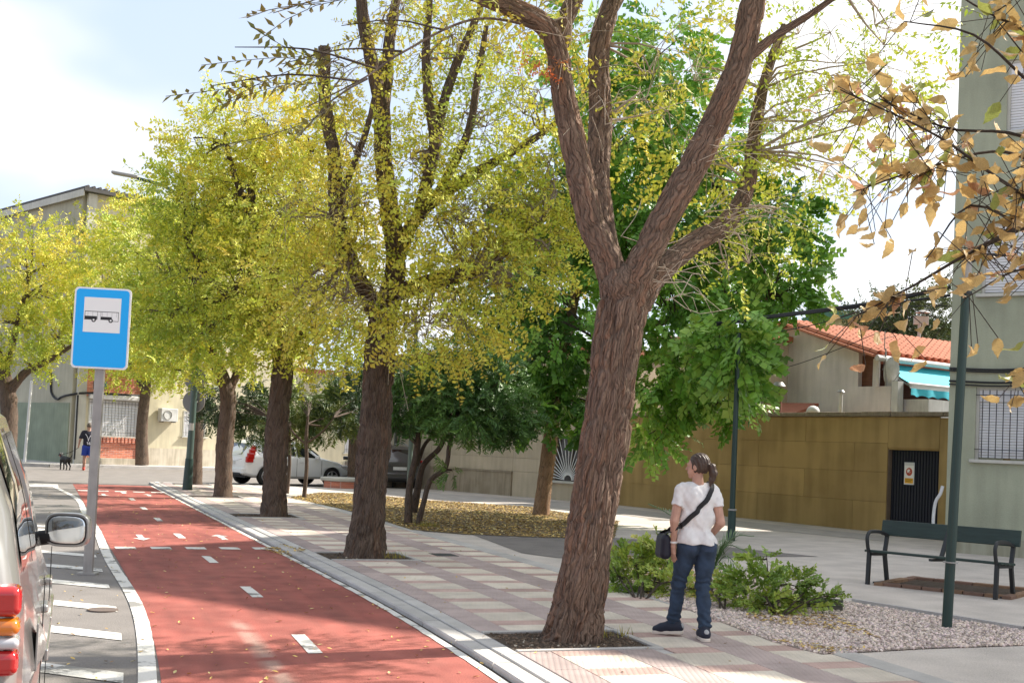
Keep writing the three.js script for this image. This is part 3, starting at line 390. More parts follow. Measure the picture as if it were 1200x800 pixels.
{ // pink house with the clay tile roof beyond the garden wall
  const b = thing('pink_house', 'pale pink gabled house with clay tile roof and turquoise awning beyond the wall', 'building', [9.4, 0, -31.1], -55.2 * Math.PI / 180);
  const gs = new THREE.Shape([[-6, 0], [0.55, 0], [0.55, 3.62], [-0.5, 3.62], [-0.5, 4.52], [-3.0, 5.36], [-6, 4.42]].map(p => new THREE.Vector2(...p))), gg = new THREE.ExtrudeGeometry(gs, { depth: 0.25, bevelEnabled: false }); gg.translate(0, 0, -0.25);
  part('gable_wall', uvm(gg), BM.pinkWall, b);
  part('side_wall', box(0.2, 4.3, 11.6, -0.62, 2.15, -6.1), BM.brown, b); part('side_wall', box(0.2, 4.3, 11.6, -5.85, 2.15, -6.1), BM.brown, b);
  part('terrace_back', box(0.5, 0.9, 0.1, -0.25, 4.0, -0.2), BM.brown, b); part('pillar', box(0.13, 0.72, 0.13, 0.02, 3.98, -0.08), BM.pinkWall, b);
  const rf = node('roof', b), slope = (sx) => { const t = [], L = 3.42, pitch = Math.atan2(1.06, 3.25); for (let k = 0; k < 44; k++) { const c = new THREE.CylinderGeometry(0.105, 0.105, L, 8, 1, true, 0, Math.PI); c.rotateX(0); c.rotateY(0); const g = mv(c, 0, L / 2, 0); g.rotateZ(Math.PI / 2); g.rotateY(Math.PI); t.push(mv(g, 0, 0, -0.02 - k * 0.28)); } const deck = box(L, 0.06, 12.6, L / 2, -0.05, -6.1); const m = merge([...t, deck]); m.rotateZ(-pitch); if (sx < 0) m.rotateY(Math.PI).translate(0, 0, -12.2); return m.translate(-3.0, 5.5, 0.15); };
  part('tile_slope', slope(1), BM.tile, rf, { kind: 'stuff' }); part('tile_slope', slope(-1), BM.tile, rf, { kind: 'stuff' });
  const rows = []; for (let q = 0; q < 9; q++) for (let k = 0; k < 44; k++) { const f = (q + 0.5) / 9 * 3.35; const g = new THREE.TorusGeometry(0.108, 0.014, 4, 6, Math.PI); g.rotateY(Math.PI / 2); g.rotateZ(0); rows.push(mv(g, f, 0.0, -0.02 - k * 0.28)); } const rw = merge(rows); rw.rotateZ(-Math.atan2(1.06, 3.25)); part('tile_edges', rw.translate(-3.0, 5.5, 0.15), BM.tileDark, rf, { kind: 'stuff' });
  for (let k = 0; k < 26; k++) part('ridge_tile', (() => { const c = new THREE.CylinderGeometry(0.12, 0.13, 0.5, 8, 1, false, 0, Math.PI); c.rotateX(-Math.PI / 2); c.rotateZ(-Math.PI / 2); return mv(c, -3.0, 5.52, 0.0 - k * 0.47); })(), BM.tileDark, rf);
  part('verge', merge([beam([-3.0, 5.46, 0.14], [0.2, 4.42, 0.14], 0.08, 0.1)]), BM.tileDark, b);
  part('gutter', bar([0.28, 4.34, 0.25], [0.28, 4.34, -11.5], 0.08, 10), M.whitePaint, b); part('downpipe', bar([0.2, 3.6, 0.1], [0.2, 4.3, 0.1], 0.045, 8), BM.pinkWall, b);
  part('terrace_parapet', merge([box(0.2, 3.3, 8, 1.3, 1.65, -4.6), box(0.9, 3.3, 0.2, 0.96, 1.65, -0.5)]), M.whitePaint, b); part('parapet_pier', box(0.2, 3.75, 0.22, 0.66, 1.87, -0.12), M.whitePaint, b);
  const aw = thing('awning', 'turquoise fabric awning with white band under the clay tile roof', 'awning', [9.4, 0, -31.1], -55.2 * Math.PI / 180);
  const sheet = (x0, y0, x1, y1, z0, z1) => { const g = new THREE.PlaneGeometry(1, 1, 6, 24), p = g.attributes.position; for (let i = 0; i < p.count; i++) { const u = p.getX(i) + 0.5, v = p.getY(i) + 0.5; p.setXYZ(i, mix(x0, x1, u), mix(y0, y1, u) - 0.05 * Math.sin(u * Math.PI), mix(z0, z1, v)); } g.computeVertexNormals(); return g; };
  part('canopy', sheet(0.12, 4.24, 0.88, 3.72, -0.3, -7), BM.awning, aw); part('white_band', sheet(0.885, 3.715, 0.92, 3.58, -0.3, -7), BM.awningW, aw);
  const val = new THREE.PlaneGeometry(6.7, 0.24, 120, 4), vp = val.attributes.position; for (let i = 0; i < vp.count; i++) { const u = vp.getX(i), v = (vp.getY(i) + 0.12) / 0.24; vp.setXYZ(i, 0.925 + 0.02 * Math.sin(u * 9), mix(3.36 + 0.05 * Math.abs(Math.sin(u * 7.2)), 3.58, v), -3.65 - u); } val.computeVertexNormals(); part('valance', val, BM.awning, aw);
  for (const z of [-0.35, -6.9]) part('arm', bar([0.0, 4.1, z], [0.9, 3.62, z], 0.025, 6), M.steel, aw); part('front_bar', bar([0.9, 3.7, -0.25], [0.9, 3.7, -7.05], 0.03, 8), M.whitePaint, aw);
  const loc = (x, y, z) => b.localToWorld(new THREE.Vector3(x, y, z)).toArray();
  const ds = thing('satellite_dish', 'white oval satellite dish on a pole beside the turquoise awning', 'satellite dish', loc(0.35, 3.6, -0.05));
  part('mast', bar([0, 0, 0], [-0.03, 1.0, 0], 0.022, 8), M.steel, ds); const dg = new THREE.SphereGeometry(0.62, 24, 8, 0, 6.283, 0, 0.52); dg.translate(0, -0.62, 0); dg.rotateX(Math.PI / 2 + 0.25); dg.rotateY(-0.2); dg.scale(0.62, 1.35, 1); part('dish', mv(dg, 0.12, 0.36, 0.1), M.whitePaint, ds); part('feed_arm', bar([0.12, 0.1, 0.15], [0.2, 0.35, 0.5], 0.012, 6), M.steel, ds);
  const an = thing('tv_antenna', 'thin television antenna with short rods above the clay roof edge', 'antenna', loc(0.0, 4.35, -0.4)); part('mast', bar([0, -0.3, 0], [0, 0.75, 0], 0.015, 6), M.steel, an); for (let k = 0; k < 5; k++) part('rod', bar([-0.22 + k * 0.11, 0.5 + k * 0.03, -0.12], [-0.22 + k * 0.11, 0.5 + k * 0.03, 0.16], 0.007, 5), M.steel, an); part('boom', bar([-0.25, 0.49, 0], [0.25, 0.63, 0], 0.009, 5), M.steel, an);
  const vent = (p, h, r, m, n, l) => { const v = thing(n, l, 'vent pipe', p); part('pipe', cyl(r, r, h, 0, 0, 0, 12), m, v); part('cap', cyl(r * 2.1, r * 1.2, r * 1.2, 0, h + r * 0.4, 0, 12), M.steel, v); part('cap_stem', cyl(r * 0.4, r * 0.4, r * 0.6, 0, h - 0.01, 0, 6), M.steel, v); };
  vent([8.257, 2.795, -30], 0.55, 0.05, M.whitePaint, 'vent_pipe', 'slim white vent pipe standing before the pink gable');
  vent([6.69, 2.812, -30], 0.6, 0.085, BM.brown, 'flue_pipe', 'brown flue pipe with pale cap rising behind wall');
  solo('roof_dome', mv(new THREE.SphereGeometry(0.17, 20, 8, 0, 6.283, 0, 1.5), [7.569, 2.829, -30][0], [7.569, 2.829, -30][1], [7.569, 2.829, -30][2]), M.whitePaint, 'low white dome just above the wall coping', 'dome');
  const sh = thing('lean_to_shed', 'low brick lean to roof behind the wall coping under the pink gable', 'shed', [6.1, 0, -31.8], -41.3 * Math.PI / 180); part('wall', box(1.5, 2.7, 0.2, 0.75, 1.35, 0), BM.brick, sh); const sr = box(1.6, 0.08, 1.6, 0.75, 0, 0); sr.rotateX(0.25); part('roof', mv(sr, 0, 2.92, -0.6), BM.tileDark, sh); part('side_wall', box(0.2, 2.7, 1.2, 0.1, 1.35, -0.71), BM.brick, sh); part('side_wall', box(0.2, 2.7, 1.2, 1.4, 1.35, -0.71), BM.brick, sh);
}
{ // narrow peach house seen between the leaves and the pink gable
  const b = thing('peach_house', 'narrow peach house with tiled parapet left of the pink gable', 'building', [4.4, 0, -35.2], -41.3 * Math.PI / 180);
  part('wall', box(3.6, 4.9, 1.2, 1.8, 2.45, -0.6), BM.peach, b); part('corner_pipe', bar([3.3, 0, 0.06], [3.3, 4.8, 0.06], 0.05, 8), M.whitePaint, b); part('parapet', box(3.9, 0.16, 1.5, 1.8, 4.98, -0.6, 0.02), BM.tile, b); part('ledge', box(4.0, 0.1, 0.5, 1.9, 4.55, 0.2), M.whitePaint, b);
}
{ // yellow house with green fascia on the skyline
  const b = thing('yellow_house', 'yellow house with dark green roof fascia beyond the clay roof', 'building', [14.455, 0.797, -58], -30 * Math.PI / 180); b.position.y = 0;
  const L = 5.4, g = new THREE.ExtrudeGeometry(new THREE.Shape([[0, 0], [L, 0], [L, 8.1], [1.2, 8.6], [0, 8.3]].map(p => new THREE.Vector2(...p))), { depth: 6, bevelEnabled: false }); part('wall', uvm(mv(g, 0, 0, -6)), BM.yellow, b);
  part('fascia', merge([beam([1.1, 8.75, 0.2], [L + 0.4, 8.12, 0.2], 0.3, 0.4), beam([-0.4, 8.35, 0.2], [1.2, 8.78, 0.2], 0.3, 0.4)]), BM.greenTrim, b); part('chimney', box(0.45, 1.2, 0.45, 3.4, 6.6, 0.4), BM.yellow, b); part('roof_slab', merge([beam([1.1, 8.9, -3], [L + 0.5, 8.27, -3], 6.6, 0.12)]), BM.greenTrim, b);
}

{ // brick house across the road behind the viewer: it stands in the van's wing mirror and closes the street
  const b = thing('brick_house', 'red brick house reflected in the wing mirror of the silver car', 'building', [-24, 0, 24], Math.PI), H = 7;
  part('wall', wallWith(-20, 2, 0, H, [[-4, -2.6, 1, 2.4], [-8, -6.6, 1, 2.4], [-12, -10.6, 1, 2.4], [-4, -2.6, 4.2, 5.6], [-8, -6.6, 4.2, 5.6], [-12, -10.6, 4.2, 5.6]], 0.3), BM.brick, b); part('roof', box(23, 0.3, 9, -9, H + 0.15, -4.2), BM.tileDark, b);
  for (const x of [-4, -8, -12]) for (const y of [1, 4.2]) shutterWindow(b, x, y, 1.4, 1.4, { slat: 0.1, proud: -0.06 });
}
// ---------- street furniture ----------
{ // bus stop sign
  const [bx, bz] = [-4.58, -13.19], g = thing('bus_stop_sign', 'blue bus stop sign with white panel on square grey post', 'sign', [bx, 0, bz], 0.06); g.rotation.z = -0.004;
  part('post', box(0.1, 2.36, 0.06, 0, 1.18, 0, 0.006), M.steel, g); part('base_plate', box(0.2, 0.02, 0.16, 0, 0.012, 0), M.steel, g);
  const rr = (w, h, r, d) => { const s = new THREE.Shape(); s.moveTo(-w / 2 + r, -h / 2); s.lineTo(w / 2 - r, -h / 2); s.absarc(w / 2 - r, -h / 2 + r, r, -Math.PI / 2, 0); s.lineTo(w / 2, h / 2 - r); s.absarc(w / 2 - r, h / 2 - r, r, 0, Math.PI / 2); s.lineTo(-w / 2 + r, h / 2); s.absarc(-w / 2 + r, h / 2 - r, r, Math.PI / 2, Math.PI); s.lineTo(-w / 2, -h / 2 + r); s.absarc(-w / 2 + r, -h / 2 + r, r, Math.PI, 1.5 * Math.PI); return new THREE.ExtrudeGeometry(s, { depth: d, bevelEnabled: false, curveSegments: 10 }); };
  const cy = 2.71, z = 0.035;
  part('border', mv(rr(0.615, 0.895, 0.05, 0.02), 0, cy, z), mat([0.85, 0.85, 0.85], { rough: 0.35 }), g);
  part('panel', mv(rr(0.575, 0.855, 0.04, 0.004), 0, cy, z + 0.02), mat([0.001, 0.43, 0.98], { rough: 0.5 }), g);
  part('white_square', box(0.40, 0.385, 0.003, 0.004, cy + 0.145, z + 0.0258), mat([0.88, 0.88, 0.86], { rough: 0.4 }), g);
  const ink = mat([0.01, 0.01, 0.012], { rough: 0.5 }), bus = node('bus_pictogram', g); bus.position.set(0.0, cy + 0.11, z + 0.0278); const q = (w, h, x, y) => box(w, h, 0.0016, x, y, 0);
  part('body_side', q(0.135, 0.04, -0.118, 0.0), ink, bus); part('body_side', q(0.12, 0.034, 0.05, 0.0), ink, bus);
  part('outline', q(0.365, 0.006, 0, 0.072), ink, bus); part('outline', q(0.004, 0.096, -0.182, 0.026), ink, bus); part('outline', q(0.004, 0.1, 0.181, 0.024), ink, bus); part('outline', q(0.09, 0.005, 0.138, -0.028), ink, bus);
  for (let k = 0; k < 7; k++) part('window_line', q(0.0025, 0.05, -0.15 + k * 0.052, 0.045), mat([0.35, 0.35, 0.35], {}), bus); part('window_line', q(0.0025, 0.085, -0.045, 0.026), ink, bus); part('window_line', q(0.0025, 0.085, -0.01, 0.026), ink, bus);
  for (const x of [-0.085, 0.1]) { part('wheel', mv(new THREE.CylinderGeometry(0.024, 0.024, 0.0026, 20).rotateX(Math.PI / 2), x, -0.022, 0.0006), ink, bus); part('wheel_hub', mv(new THREE.CylinderGeometry(0.011, 0.011, 0.0034, 16).rotateX(Math.PI / 2), x, -0.022, 0.001), mat([0.85, 0.85, 0.83], {}), bus); }
  part('clamp', box(0.16, 0.04, 0.09, 0, cy - 0.25, -0.005), M.steel, g); part('clamp', box(0.16, 0.04, 0.09, 0, cy + 0.25, -0.005), M.steel, g);
}
{ // bench
  const a = [4.633, 0.055, -15.302], b = [5.798, 0.055, -14.148], L = Math.hypot(b[0] - a[0], b[2] - a[2]), turn = -Math.atan2(b[2] - a[2], b[0] - a[0]);
  const g = thing('park_bench', 'dark green wooden park bench with iron arm rests beside the lamp post', 'bench', a, turn), bw = mat([0.022, 0.045, 0.038], { map: rep(T.wood, 0.9), rough: 0.55 });
  part('backrest', (() => { const q = box(L + 0.16, 0.2, 0.035, L / 2, 0, 0, 0.008); q.rotateX(-0.16); return mv(q, 0, 0.71, -0.5); })(), bw, g);
  for (let k = 0; k < 4; k++) part('seat_slat', box(L + 0.12, 0.03, 0.098, L / 2, 0.425 - 0.008 * k, -0.05 - k * 0.107, 0.008), bw, g);
  const foot = x => { const f = node('end_frame', g); f.position.x = x;
    part('leg', beam([0, 0.0, 0.0], [0, 0.41, -0.02], 0.045, 0.045), M.darkMetal, f); part('leg', beam([0, 0.0, -0.52], [0, 0.42, -0.42], 0.045, 0.045), M.darkMetal, f);
    part('back_stay', beam([0, 0.38, -0.43], [0, 0.8, -0.53], 0.045, 0.04), M.darkMetal, f); part('seat_bearer', beam([0, 0.385, 0.0], [0, 0.37, -0.46], 0.045, 0.035), M.darkMetal, f); part('foot_bar', beam([0, 0.015, -0.5], [0, 0.015, -0.18], 0.045, 0.02), M.darkMetal, f);
    part('arm_rest', rope([[0, 0.42, 0.0], [0, 0.5, 0.03], [0, 0.6, 0.045], [0, 0.66, 0.0], [0, 0.67, -0.1], [0, 0.66, -0.3], [0, 0.62, -0.47]], 0.024, 8, 30), M.darkMetal, f); };
  foot(0); foot(L); part('middle_stay', beam([L / 2, 0.38, -0.3], [L / 2, 0.76, -0.52], 0.05, 0.03), M.darkMetal, g); part('middle_bearer', beam([L / 2, 0.385, -0.02], [L / 2, 0.37, -0.46], 0.05, 0.03), M.darkMetal, g);
  const pit = thing('brick_edging', 'square of rust red brick edging on the ground under the bench', 'edging', g.localToWorld(new THREE.Vector3(0.85, 0, -0.75)).toArray(), turn + 0.12);
  const rr = rngOf(6), rb = [0, 1].map(k => mat([0.24 + 0.05 * k, 0.145 + 0.03 * k, 0.105], { map: rep(T.grain, 0.8), rough: 1 }));
  for (let k = 0; k < 6; k++) for (const [x, z, w, d] of [[-0.62 + k * 0.25, 0.6, 0.236, 0.11], [-0.62 + k * 0.25, -0.62, 0.236, 0.11], [-0.78, -0.62 + k * 0.24, 0.11, 0.226], [0.78, -0.62 + k * 0.24, 0.11, 0.226]]) part('brick', box(w, 0.05 + rr() * 0.02, d, x, 0.012, z, 0.01), rb[Math.floor(rr() * 2)], pit);
  part('earth', box(1.42, 0.008, 1.08, 0, 0.006, 0), M.soil, pit);
}
{ // leaning green lamp post with its lantern cup among the leaves
  const g = thing('lamp_post', 'dark green leaning lamp post standing in the gravel before the bench', 'lamp post', [4.222, 0.06, -11.409]); g.rotation.z = -0.026;
  part('pole', cyl(0.048, 0.04, 3.25, 0, -0.04, 0, 20), M.greenMetal, g); part('neck', cyl(0.04, 0.045, 0.32, 0, 3.2, 0, 16), M.steel, g);
  part('lantern_cup', mv(new THREE.LatheGeometry([[0.03, 0], [0.07, 0.02], [0.11, 0.06], [0.125, 0.1], [0.11, 0.1], [0.0, 0.07]].map(p => new THREE.Vector2(...p)), 24), 0.02, 3.5, 0), M.darkMetal, g);
  part('lantern_arm', bar([0.05, 3.56, 0], [0.38, 3.6, 0.05], 0.02, 8), M.darkMetal, g); part('collar', cyl(0.07, 0.07, 0.012, 0, 0.62, 0, 20), M.steel, g); part('band', cyl(0.058, 0.058, 0.03, 0, 3.19, 0, 20), M.darkMetal, g);
}
{ // thin green pole by the wall, cables hang from it
  const g = thing('cable_pole', 'thin green steel pole rising into the mulberry leaves near the wall', 'pole', [4.186, 0.055, -22.304]);
  part('pole', cyl(0.055, 0.045, 3.9, 0, -0.02, 0, 16), M.greenMetal, g); part('sleeve', cyl(0.075, 0.075, 0.55, 0, 0, 0, 16), M.greenMetal, g); part('ring', cyl(0.08, 0.08, 0.03, 0, 0.56, 0, 16), M.steel, g);
}
const pole2 = thing('sidewalk_pole', 'slim grey green pole behind the multi stemmed tree', 'pole', [-2.492, 0.06, -29.926]); part('pole', cyl(0.06, 0.05, 4.6, 0, -0.02, 0, 14), mat([0.10, 0.14, 0.12], { rough: 0.5 }), pole2); part('base', cyl(0.1, 0.08, 0.3, 0, -0.01, 0, 14), M.greenMetal, pole2);
{ // street lamp with two road signs seen from behind
  const g = thing('street_lamp', 'tall green street lamp with curved arm and two round signs seen from behind', 'street lamp', [-8.857, 0.055, -33.015]); g.rotation.z = -0.02;
  part('pole', cyl(0.1, 0.06, 7.2, 0, -0.03, 0, 16), mat([0.08, 0.13, 0.115], { rough: 0.5, map: rep(T.plaster, 1.1) }), g); part('base', cyl(0.14, 0.11, 0.9, 0, -0.03, 0, 16), M.greenMetal, g);
  part('arm', rope([[0, 7.1, 0], [-0.1, 7.5, 0], [-0.6, 8.0, 0], [-1.2, 8.35, 0], [-2.0, 8.55, 0.02]], 0.045, 8, 30), M.greenMetal, g);
  part('lamp_head', (() => { const q = box(0.75, 0.09, 0.24, 0, 0, 0, 0.04); q.rotateZ(-0.12); return mv(q, -2.35, 8.62, 0.02); })(), M.steel, g);
  for (const y of [2.45, 3.08]) { const s = node('road_sign', g); part('disc', mv(new THREE.CylinderGeometry(0.3, 0.3, 0.02, 32).rotateX(Math.PI / 2), -0.03, y, -0.13), mat([0.22, 0.23, 0.24], { rough: 0.5, metalness: 0.4 }), s); part('rim', mv(new THREE.TorusGeometry(0.3, 0.014, 8, 32), -0.03, y, -0.13), M.steel, s); part('clamp', box(0.2, 0.05, 0.12, 0, y, -0.07), M.steel, s); }
  part('sticker', mv(new THREE.CylinderGeometry(0.098, 0.1, 0.2, 16, 1, true, -0.6, 1.4), 0, 1.75, 0), mat([0.55, 0.56, 0.52], {}), g);
}
const wp = thing('white_post', 'slim white post in front of the green painted gable', 'post', [-20.273, 0.083, -50]); wp.position.y = 0.1; wp.rotation.z = -0.03; part('post', cyl(0.06, 0.055, 3.4, 0, 0, 0, 10), M.whitePaint, wp); part('post_cap', mv(new THREE.SphereGeometry(0.06, 10, 6), 0, 3.4, 0), M.whitePaint, wp);
// overhead cables
solo('overhead_cable', rope([[3.932, 4.204, -23.3], [4.865, 4.346, -23], [6.071, 4.517, -22.6], [7.103, 4.696, -22.3], [7.901, 4.882, -21.7]], 0.034, 8, 40), M.black, 'thick upper black cable sagging from the leaves to the apartment block', 'cable');
solo('overhead_cable', rope([[3.934, 4.171, -23.3], [4.845, 4.309, -22.9], [6.072, 4.485, -22.6], [7.105, 4.632, -22.3], [7.906, 4.726, -21.7]], 0.022, 8, 40), M.black, 'thinner black cable running just below the thick one', 'cable');
solo('overhead_cable', rope([[5.024, 4.068, -23.3], [5.859, 4.257, -23], [6.719, 4.529, -22.6], [7.886, 4.549, -21.8]], 0.009, 6, 40), M.black, 'hair thin wire crossing the clay tile roof', 'cable');
solo('overhead_cable', rope([[4.777, 3.263, -24], [5.627, 3.507, -24], [6.53, 3.906, -23], [7.909, 4.632, -21.7]], 0.008, 6, 40), M.black, 'faint wire slanting across the pink gable', 'cable');
{ const g = thing('roof_antenna', 'pole with panel antenna in front of the distant green tree', 'antenna', [13.57, 5.492, -40]); part('mast', cyl(0.06, 0.05, 1.25, 0, -0.3, 0, 10), M.steel, g); part('panel', box(0.5, 0.3, 0.08, 0.05, 1.0, 0, 0.02), M.steel, g); part('reflector', mv(new THREE.SphereGeometry(0.4, 16, 6, 0, 6.3, 0, 0.7), 0.1, 0.95, 0), M.steel, g); }
{ // low round brick seat
  const g = thing('round_brick_seat', 'low round brick seat with pale stone top before the white car', 'seat', [-5.491, -0.048, -39.6]); g.position.y = 0.055;
  part('base', cyl(0.62, 0.62, 0.26, 0, -0.05, 0, 32), BM.brick, g); part('top', mv(new THREE.LatheGeometry([[0, 0], [0.72, 0], [0.74, 0.03], [0.74, 0.1], [0.72, 0.12], [0, 0.12]].map(p => new THREE.Vector2(...p)), 36), 0, 0.22, 0), BM.sageLight, g);
}
// ---------- cars ----------
const glassM = new THREE.MeshPhysicalMaterial({ color: RGB(0.018, 0.02, 0.022), roughness: 0.04, clearcoat: 1, clearcoatRoughness: 0.02, side: THREE.DoubleSide });
function lerpTable(tab, z) { let i = 0; while (i < tab.length - 2 && z > tab[i + 1][0]) i++; const a = tab[i], b = tab[i + 1], t = clamp((z - a[0]) / (b[0] - a[0])), e = t; return a.map((v, k) => mix(v, b[k], e)); }
// tab rows: [z from rear bumper, sill height, belt height, roof height, half width at sill, at belt, at roof]
function carBody(tab, wheels, L, bulge = 0.018) {
  const row = z => { const r = lerpTable(tab, z); return r; };
  const sec = z => { const [, yb, yl, yt, wb, wl, wt] = row(z); let b = yb; for (const [zw, R] of wheels) { const d = Math.abs(z - zw); if (d < R) b = Math.max(b, 0.30 + Math.sqrt(R * R - d * d)); } b = Math.min(b, yl - 0.12);
    const mid = yb + (yl - yb) * 0.62, q = [[0, b], [wb * 0.94, b], [wb, Math.max(b, yb + 0.1)], [Math.max(wb, wl) + bulge * smooth(0.0, 0.9, z), Math.max(b, mid)], [wl + 0.008, Math.max(b, yl - 0.05)], [wl, yl], [mix(wl, wt, 0.5) + 0.02, mix(yl, yt, 0.5)], [wt, yt - 0.05], [wt - 0.06, yt - 0.005], [wt * 0.55, yt + 0.018], [0, yt + 0.028]];
    return [...q, ...q.slice(1, -1).reverse().map(([x, y]) => [-x, y])]; };
  const zs = []; for (let i = 0; i <= 120; i++) zs.push(L * i / 120); const n = sec(0).length, pos = [], ix = [];
  for (const z of zs) for (const [x, y] of sec(z)) pos.push(x, y, -z);
  for (let i = 0; i < zs.length - 1; i++) for (let k = 0; k < n; k++) { const a = i * n + k, b = i * n + (k + 1) % n; ix.push(a, b, b + n, a, b + n, a + n); }
  for (const e of [0, zs.length - 1]) { const c = pos.length / 3, p = sec(zs[e]); pos.push(0, p.reduce((s, q) => s + q[1], 0) / n, -zs[e]); for (let k = 0; k < n; k++) ix.push(...(e ? [c, e * n + k, e * n + (k + 1) % n] : [c, (k + 1) % n, k])); }
  const g = new THREE.BufferGeometry(); g.setAttribute('position', new THREE.Float32BufferAttribute(pos, 3)); g.setIndex(ix); g.computeVertexNormals();
  const side = (z, v, sgn, off = 0.006) => { const [, , yl, yt, , wl, wt] = row(z), p0 = [wl, yl], p1 = [mix(wl, wt, 0.5) + 0.02, mix(yl, yt, 0.5)], p2 = [wt, yt - 0.05], p = v < 0.5 ? [mix(p0[0], p1[0], v * 2), mix(p0[1], p1[1], v * 2)] : [mix(p1[0], p2[0], v * 2 - 1), mix(p1[1], p2[1], v * 2 - 1)]; return [sgn * (p[0] + off), p[1], -z]; };
  const sidePane = (za0, za1, zb0, zb1, v0, v1, sgn, off) => { const N = 8, K = 5, ps = [], id = []; for (let i = 0; i <= N; i++) for (let k = 0; k <= K; k++) { const v = mix(v0, v1, k / K); ps.push(...side(mix(mix(za0, za1, k / K), mix(zb0, zb1, k / K), i / N), v, sgn, off)); } for (let i = 0; i < N; i++) for (let k = 0; k < K; k++) { const a = i * (K + 1) + k, b = a + K + 1; id.push(a, b, b + 1, a, b + 1, a + 1); } const w = new THREE.BufferGeometry(); w.setAttribute('position', new THREE.Float32BufferAttribute(ps, 3)); w.setIndex(id); w.computeVertexNormals(); return w; };
  return { g, row, sidePane, side };
}
function wheel(car, x, z, R, rimM, spokes = 5) {
  const w = node('wheel', car), s = Math.sign(x); w.position.set(x, R, -z); w.rotation.y = s > 0 ? 0 : Math.PI;
  part('tyre', new THREE.LatheGeometry([[R * 0.64, -0.1], [R * 0.9, -0.105], [R * 0.98, -0.085], [R, -0.04], [R, 0.04], [R * 0.98, 0.085], [R * 0.9, 0.105], [R * 0.66, 0.1], [R * 0.64, 0.0]].map(p => new THREE.Vector2(...p)), 40).rotateZ(-Math.PI / 2), M.rubber, w);
  const rim = part('rim', new THREE.LatheGeometry([[R * 0.66, 0.098], [R * 0.6, 0.07], [R * 0.58, -0.09], [R * 0.2, 0.0], [R * 0.2, 0.06], [0, 0.065]].map(p => new THREE.Vector2(...p)), 40).rotateZ(-Math.PI / 2), M.darkMetal, w);
  for (let k = 0; k < spokes; k++) { const q = box(0.03, R * 0.5, R * 0.24, 0.06, R * 0.36, 0, 0.012); q.rotateX(k * 6.2832 / spokes); part('spoke', q, rimM, w); }
  part('hub', new THREE.CylinderGeometry(R * 0.17, R * 0.17, 0.03, 20).rotateZ(Math.PI / 2).translate(0.075, 0, 0), rimM, w); part('rim_ring', new THREE.TorusGeometry(R * 0.62, 0.016, 8, 40).rotateY(Math.PI / 2).translate(0.092, 0, 0), rimM, w);
}
const alloy = mat([0.55, 0.55, 0.56], { rough: 0.35, metalness: 0.7 });
const paint = (c, metal = 0.5, rough = 0.32) => new THREE.MeshPhysicalMaterial({ color: RGB(...c), metalness: metal, roughness: rough, clearcoat: 1, clearcoatRoughness: 0.08, side: THREE.DoubleSide });
const redLens = mat([0.42, 0.006, 0.008], { rough: 0.12, clearcoat: 1 }), amberLens = mat([0.62, 0.17, 0.01], { rough: 0.12, clearcoat: 1 }), clearLens = mat([0.5, 0.5, 0.52], { rough: 0.12, clearcoat: 1 });
